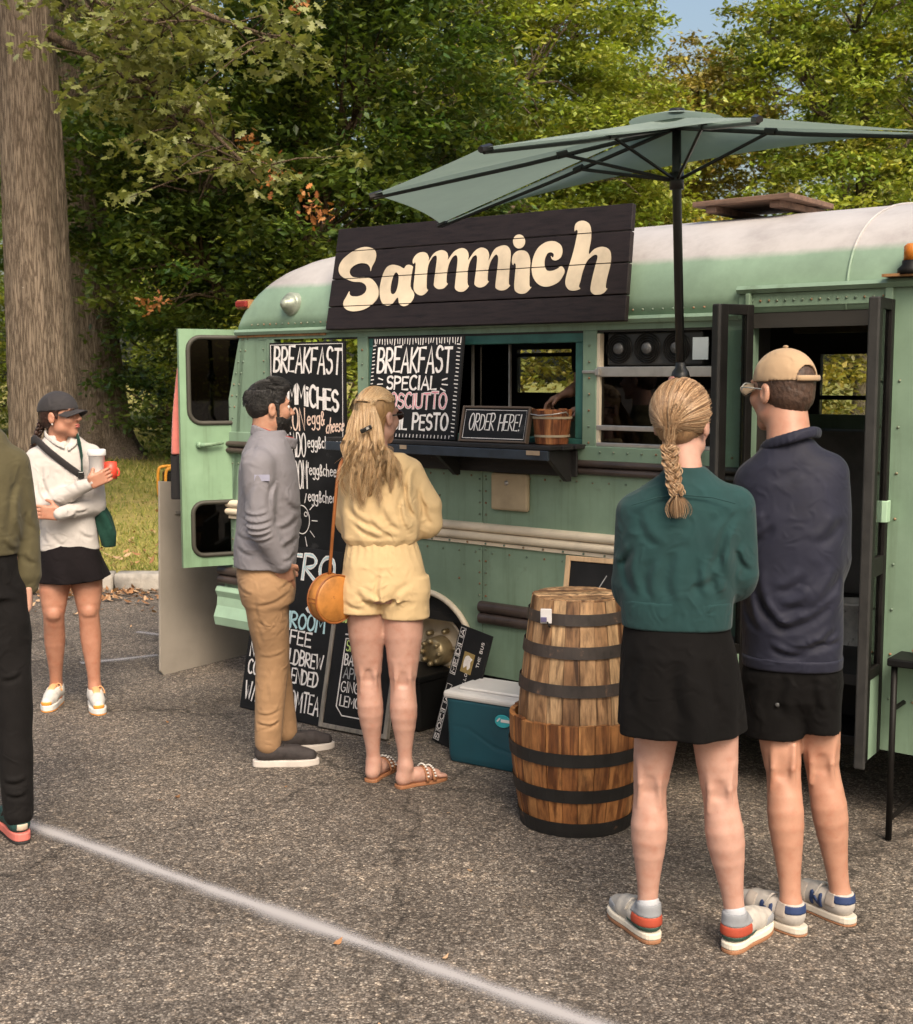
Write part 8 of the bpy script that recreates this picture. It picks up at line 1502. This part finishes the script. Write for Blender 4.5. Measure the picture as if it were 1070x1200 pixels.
# ------------------------------------------------------------------ cook inside the bus: only forearms reach into view
def cook():
    p = Person('person in dark clothes working inside the bus, hands above the bucket', 600, 900); q = b2w(1.62, .62, .56); p.p0 = np.array(q); p.d = _unit([q[0], q[1], 0]); p.r = np.array([p.d[1], -p.d[0], 0]); p.o.location = tuple(q); p.o.rotation_euler[2] = -math.atan2(p.d[0], p.d[1]); o = p.o
    B = lambda x_, y_, z_: (lambda w_: np.array([(w_ - p.p0) @ p.r, (w_ - p.p0) @ p.d, w_[2] - .56]))(b2w(x_, y_, z_))
    SK = skin('skin_tan', (.42, .22, .15)); S = SDF(.005); fwd = (B(1.5, .0, 1) - B(1.62, .62, 1)) * (1, 1, 0)
    h0 = B(1.60, .55, 2.10); P = head(S, h0, fwd, B(1.61, .60, 1.98), 1.0)
    hL, hR = B(1.54, .63, 1.42), B(1.72, .63, 1.42); S.loft([(.82, 0, 0, .13, .10), (1.1, 0, 0, .13, .10), (1.32, 0, 0, .14, .1)], p=2.2); S.cone((0, 0, 1.3), B(1.61, .60, 1.98), .07, .055)
    for hp, sx in ((B(1.56, .62, 1.40), -.09), (B(1.70, .62, 1.40), .09)): limb(S, hp, hp * (1, 1, 0) + (0, -.02, .45), hp * (1, 1, 0) + (0, .0, .08), .08, .055, .055, .036); S.cone(hp * (1, 1, 0) + (0, 0, .06), hp * (1, 1, 0) + np.append(_unit(fwd)[:2] * .16, .035), .035, .03)
    ha, hb = wallpt(651, 468, .24), wallpt(672, 480, .16)
    for sh, el_, wr, fd in ((B(1.44, .55, 1.88), B(1.52, .40, 1.66), B(ha[0] + .06, ha[1] + .03, ha[2] + .035), (-.75, -.2, -.35)), (B(1.80, .55, 1.88), B(1.80, .34, 1.64), B(hb[0] + .08, hb[1] + .03, hb[2] + .02), (-.85, -.25, -.25))):
        limb(S, sh, el_, wr, .045, .038, .036, .027); dw = UX * fd[0] + IN * fd[1] + UP * fd[2]; hand(S, wr, (dw @ p.r, dw @ p.d, dw[2]), (0, 0, -1), (0, -1, 0), .5)
    S.build('body', SK, o); K = cloth('cook_black', (.012, .011, .011), .2, .2, 300, .85, .02); S = SDF(.008)
    S.loft([(.85, 0, 0, .16, .13), (1.1, 0, 0, .17, .13), (1.3, 0, 0, .19, .12), (1.38, 0, 0, .12, .09)], p=2.3); S.cone(B(1.44, .55, 1.88), B(1.50, .45, 1.76), .07, .06, .03); S.cone(B(1.80, .55, 1.88), B(1.80, .42, 1.75), .07, .06, .03); S.build('shirt', K, o)
    S = SDF(.008); S.loft([(.75, 0, 0, .16, .13), (.88, 0, 0, .155, .125)], p=2.3)
    for hp in (B(1.56, .62, 1.40), B(1.70, .62, 1.40)): S.chain([hp, hp * (1, 1, 0) + (0, 0, .08)], [.09, .06], .03)
    S.build('trousers', K, o); S = SDF(.006); s3 = frame_of(fwd); RR = np.array(s3); S.ell(P(0, -.014, .045), (.082, .104, .09), .02, R=RR); S.ell(P(0, .085, -.04), (.1, .08, .1), .012, op='-', R=RR); S.build('hair', mat('brown_hair', (.055, .028, .017)), o)
    for hp in (B(1.56, .62, 1.40), B(1.70, .62, 1.40)): shoe(o, hp * (1, 1, 0) - np.append(_unit(fwd)[:2] * .05, 0), fwd[:2], .28, K, ((K, .025),))
    return p
PG = man_grey(); PY = woman_yellow(); PW = woman_white(); PO = person_olive(); PK_ = cook()
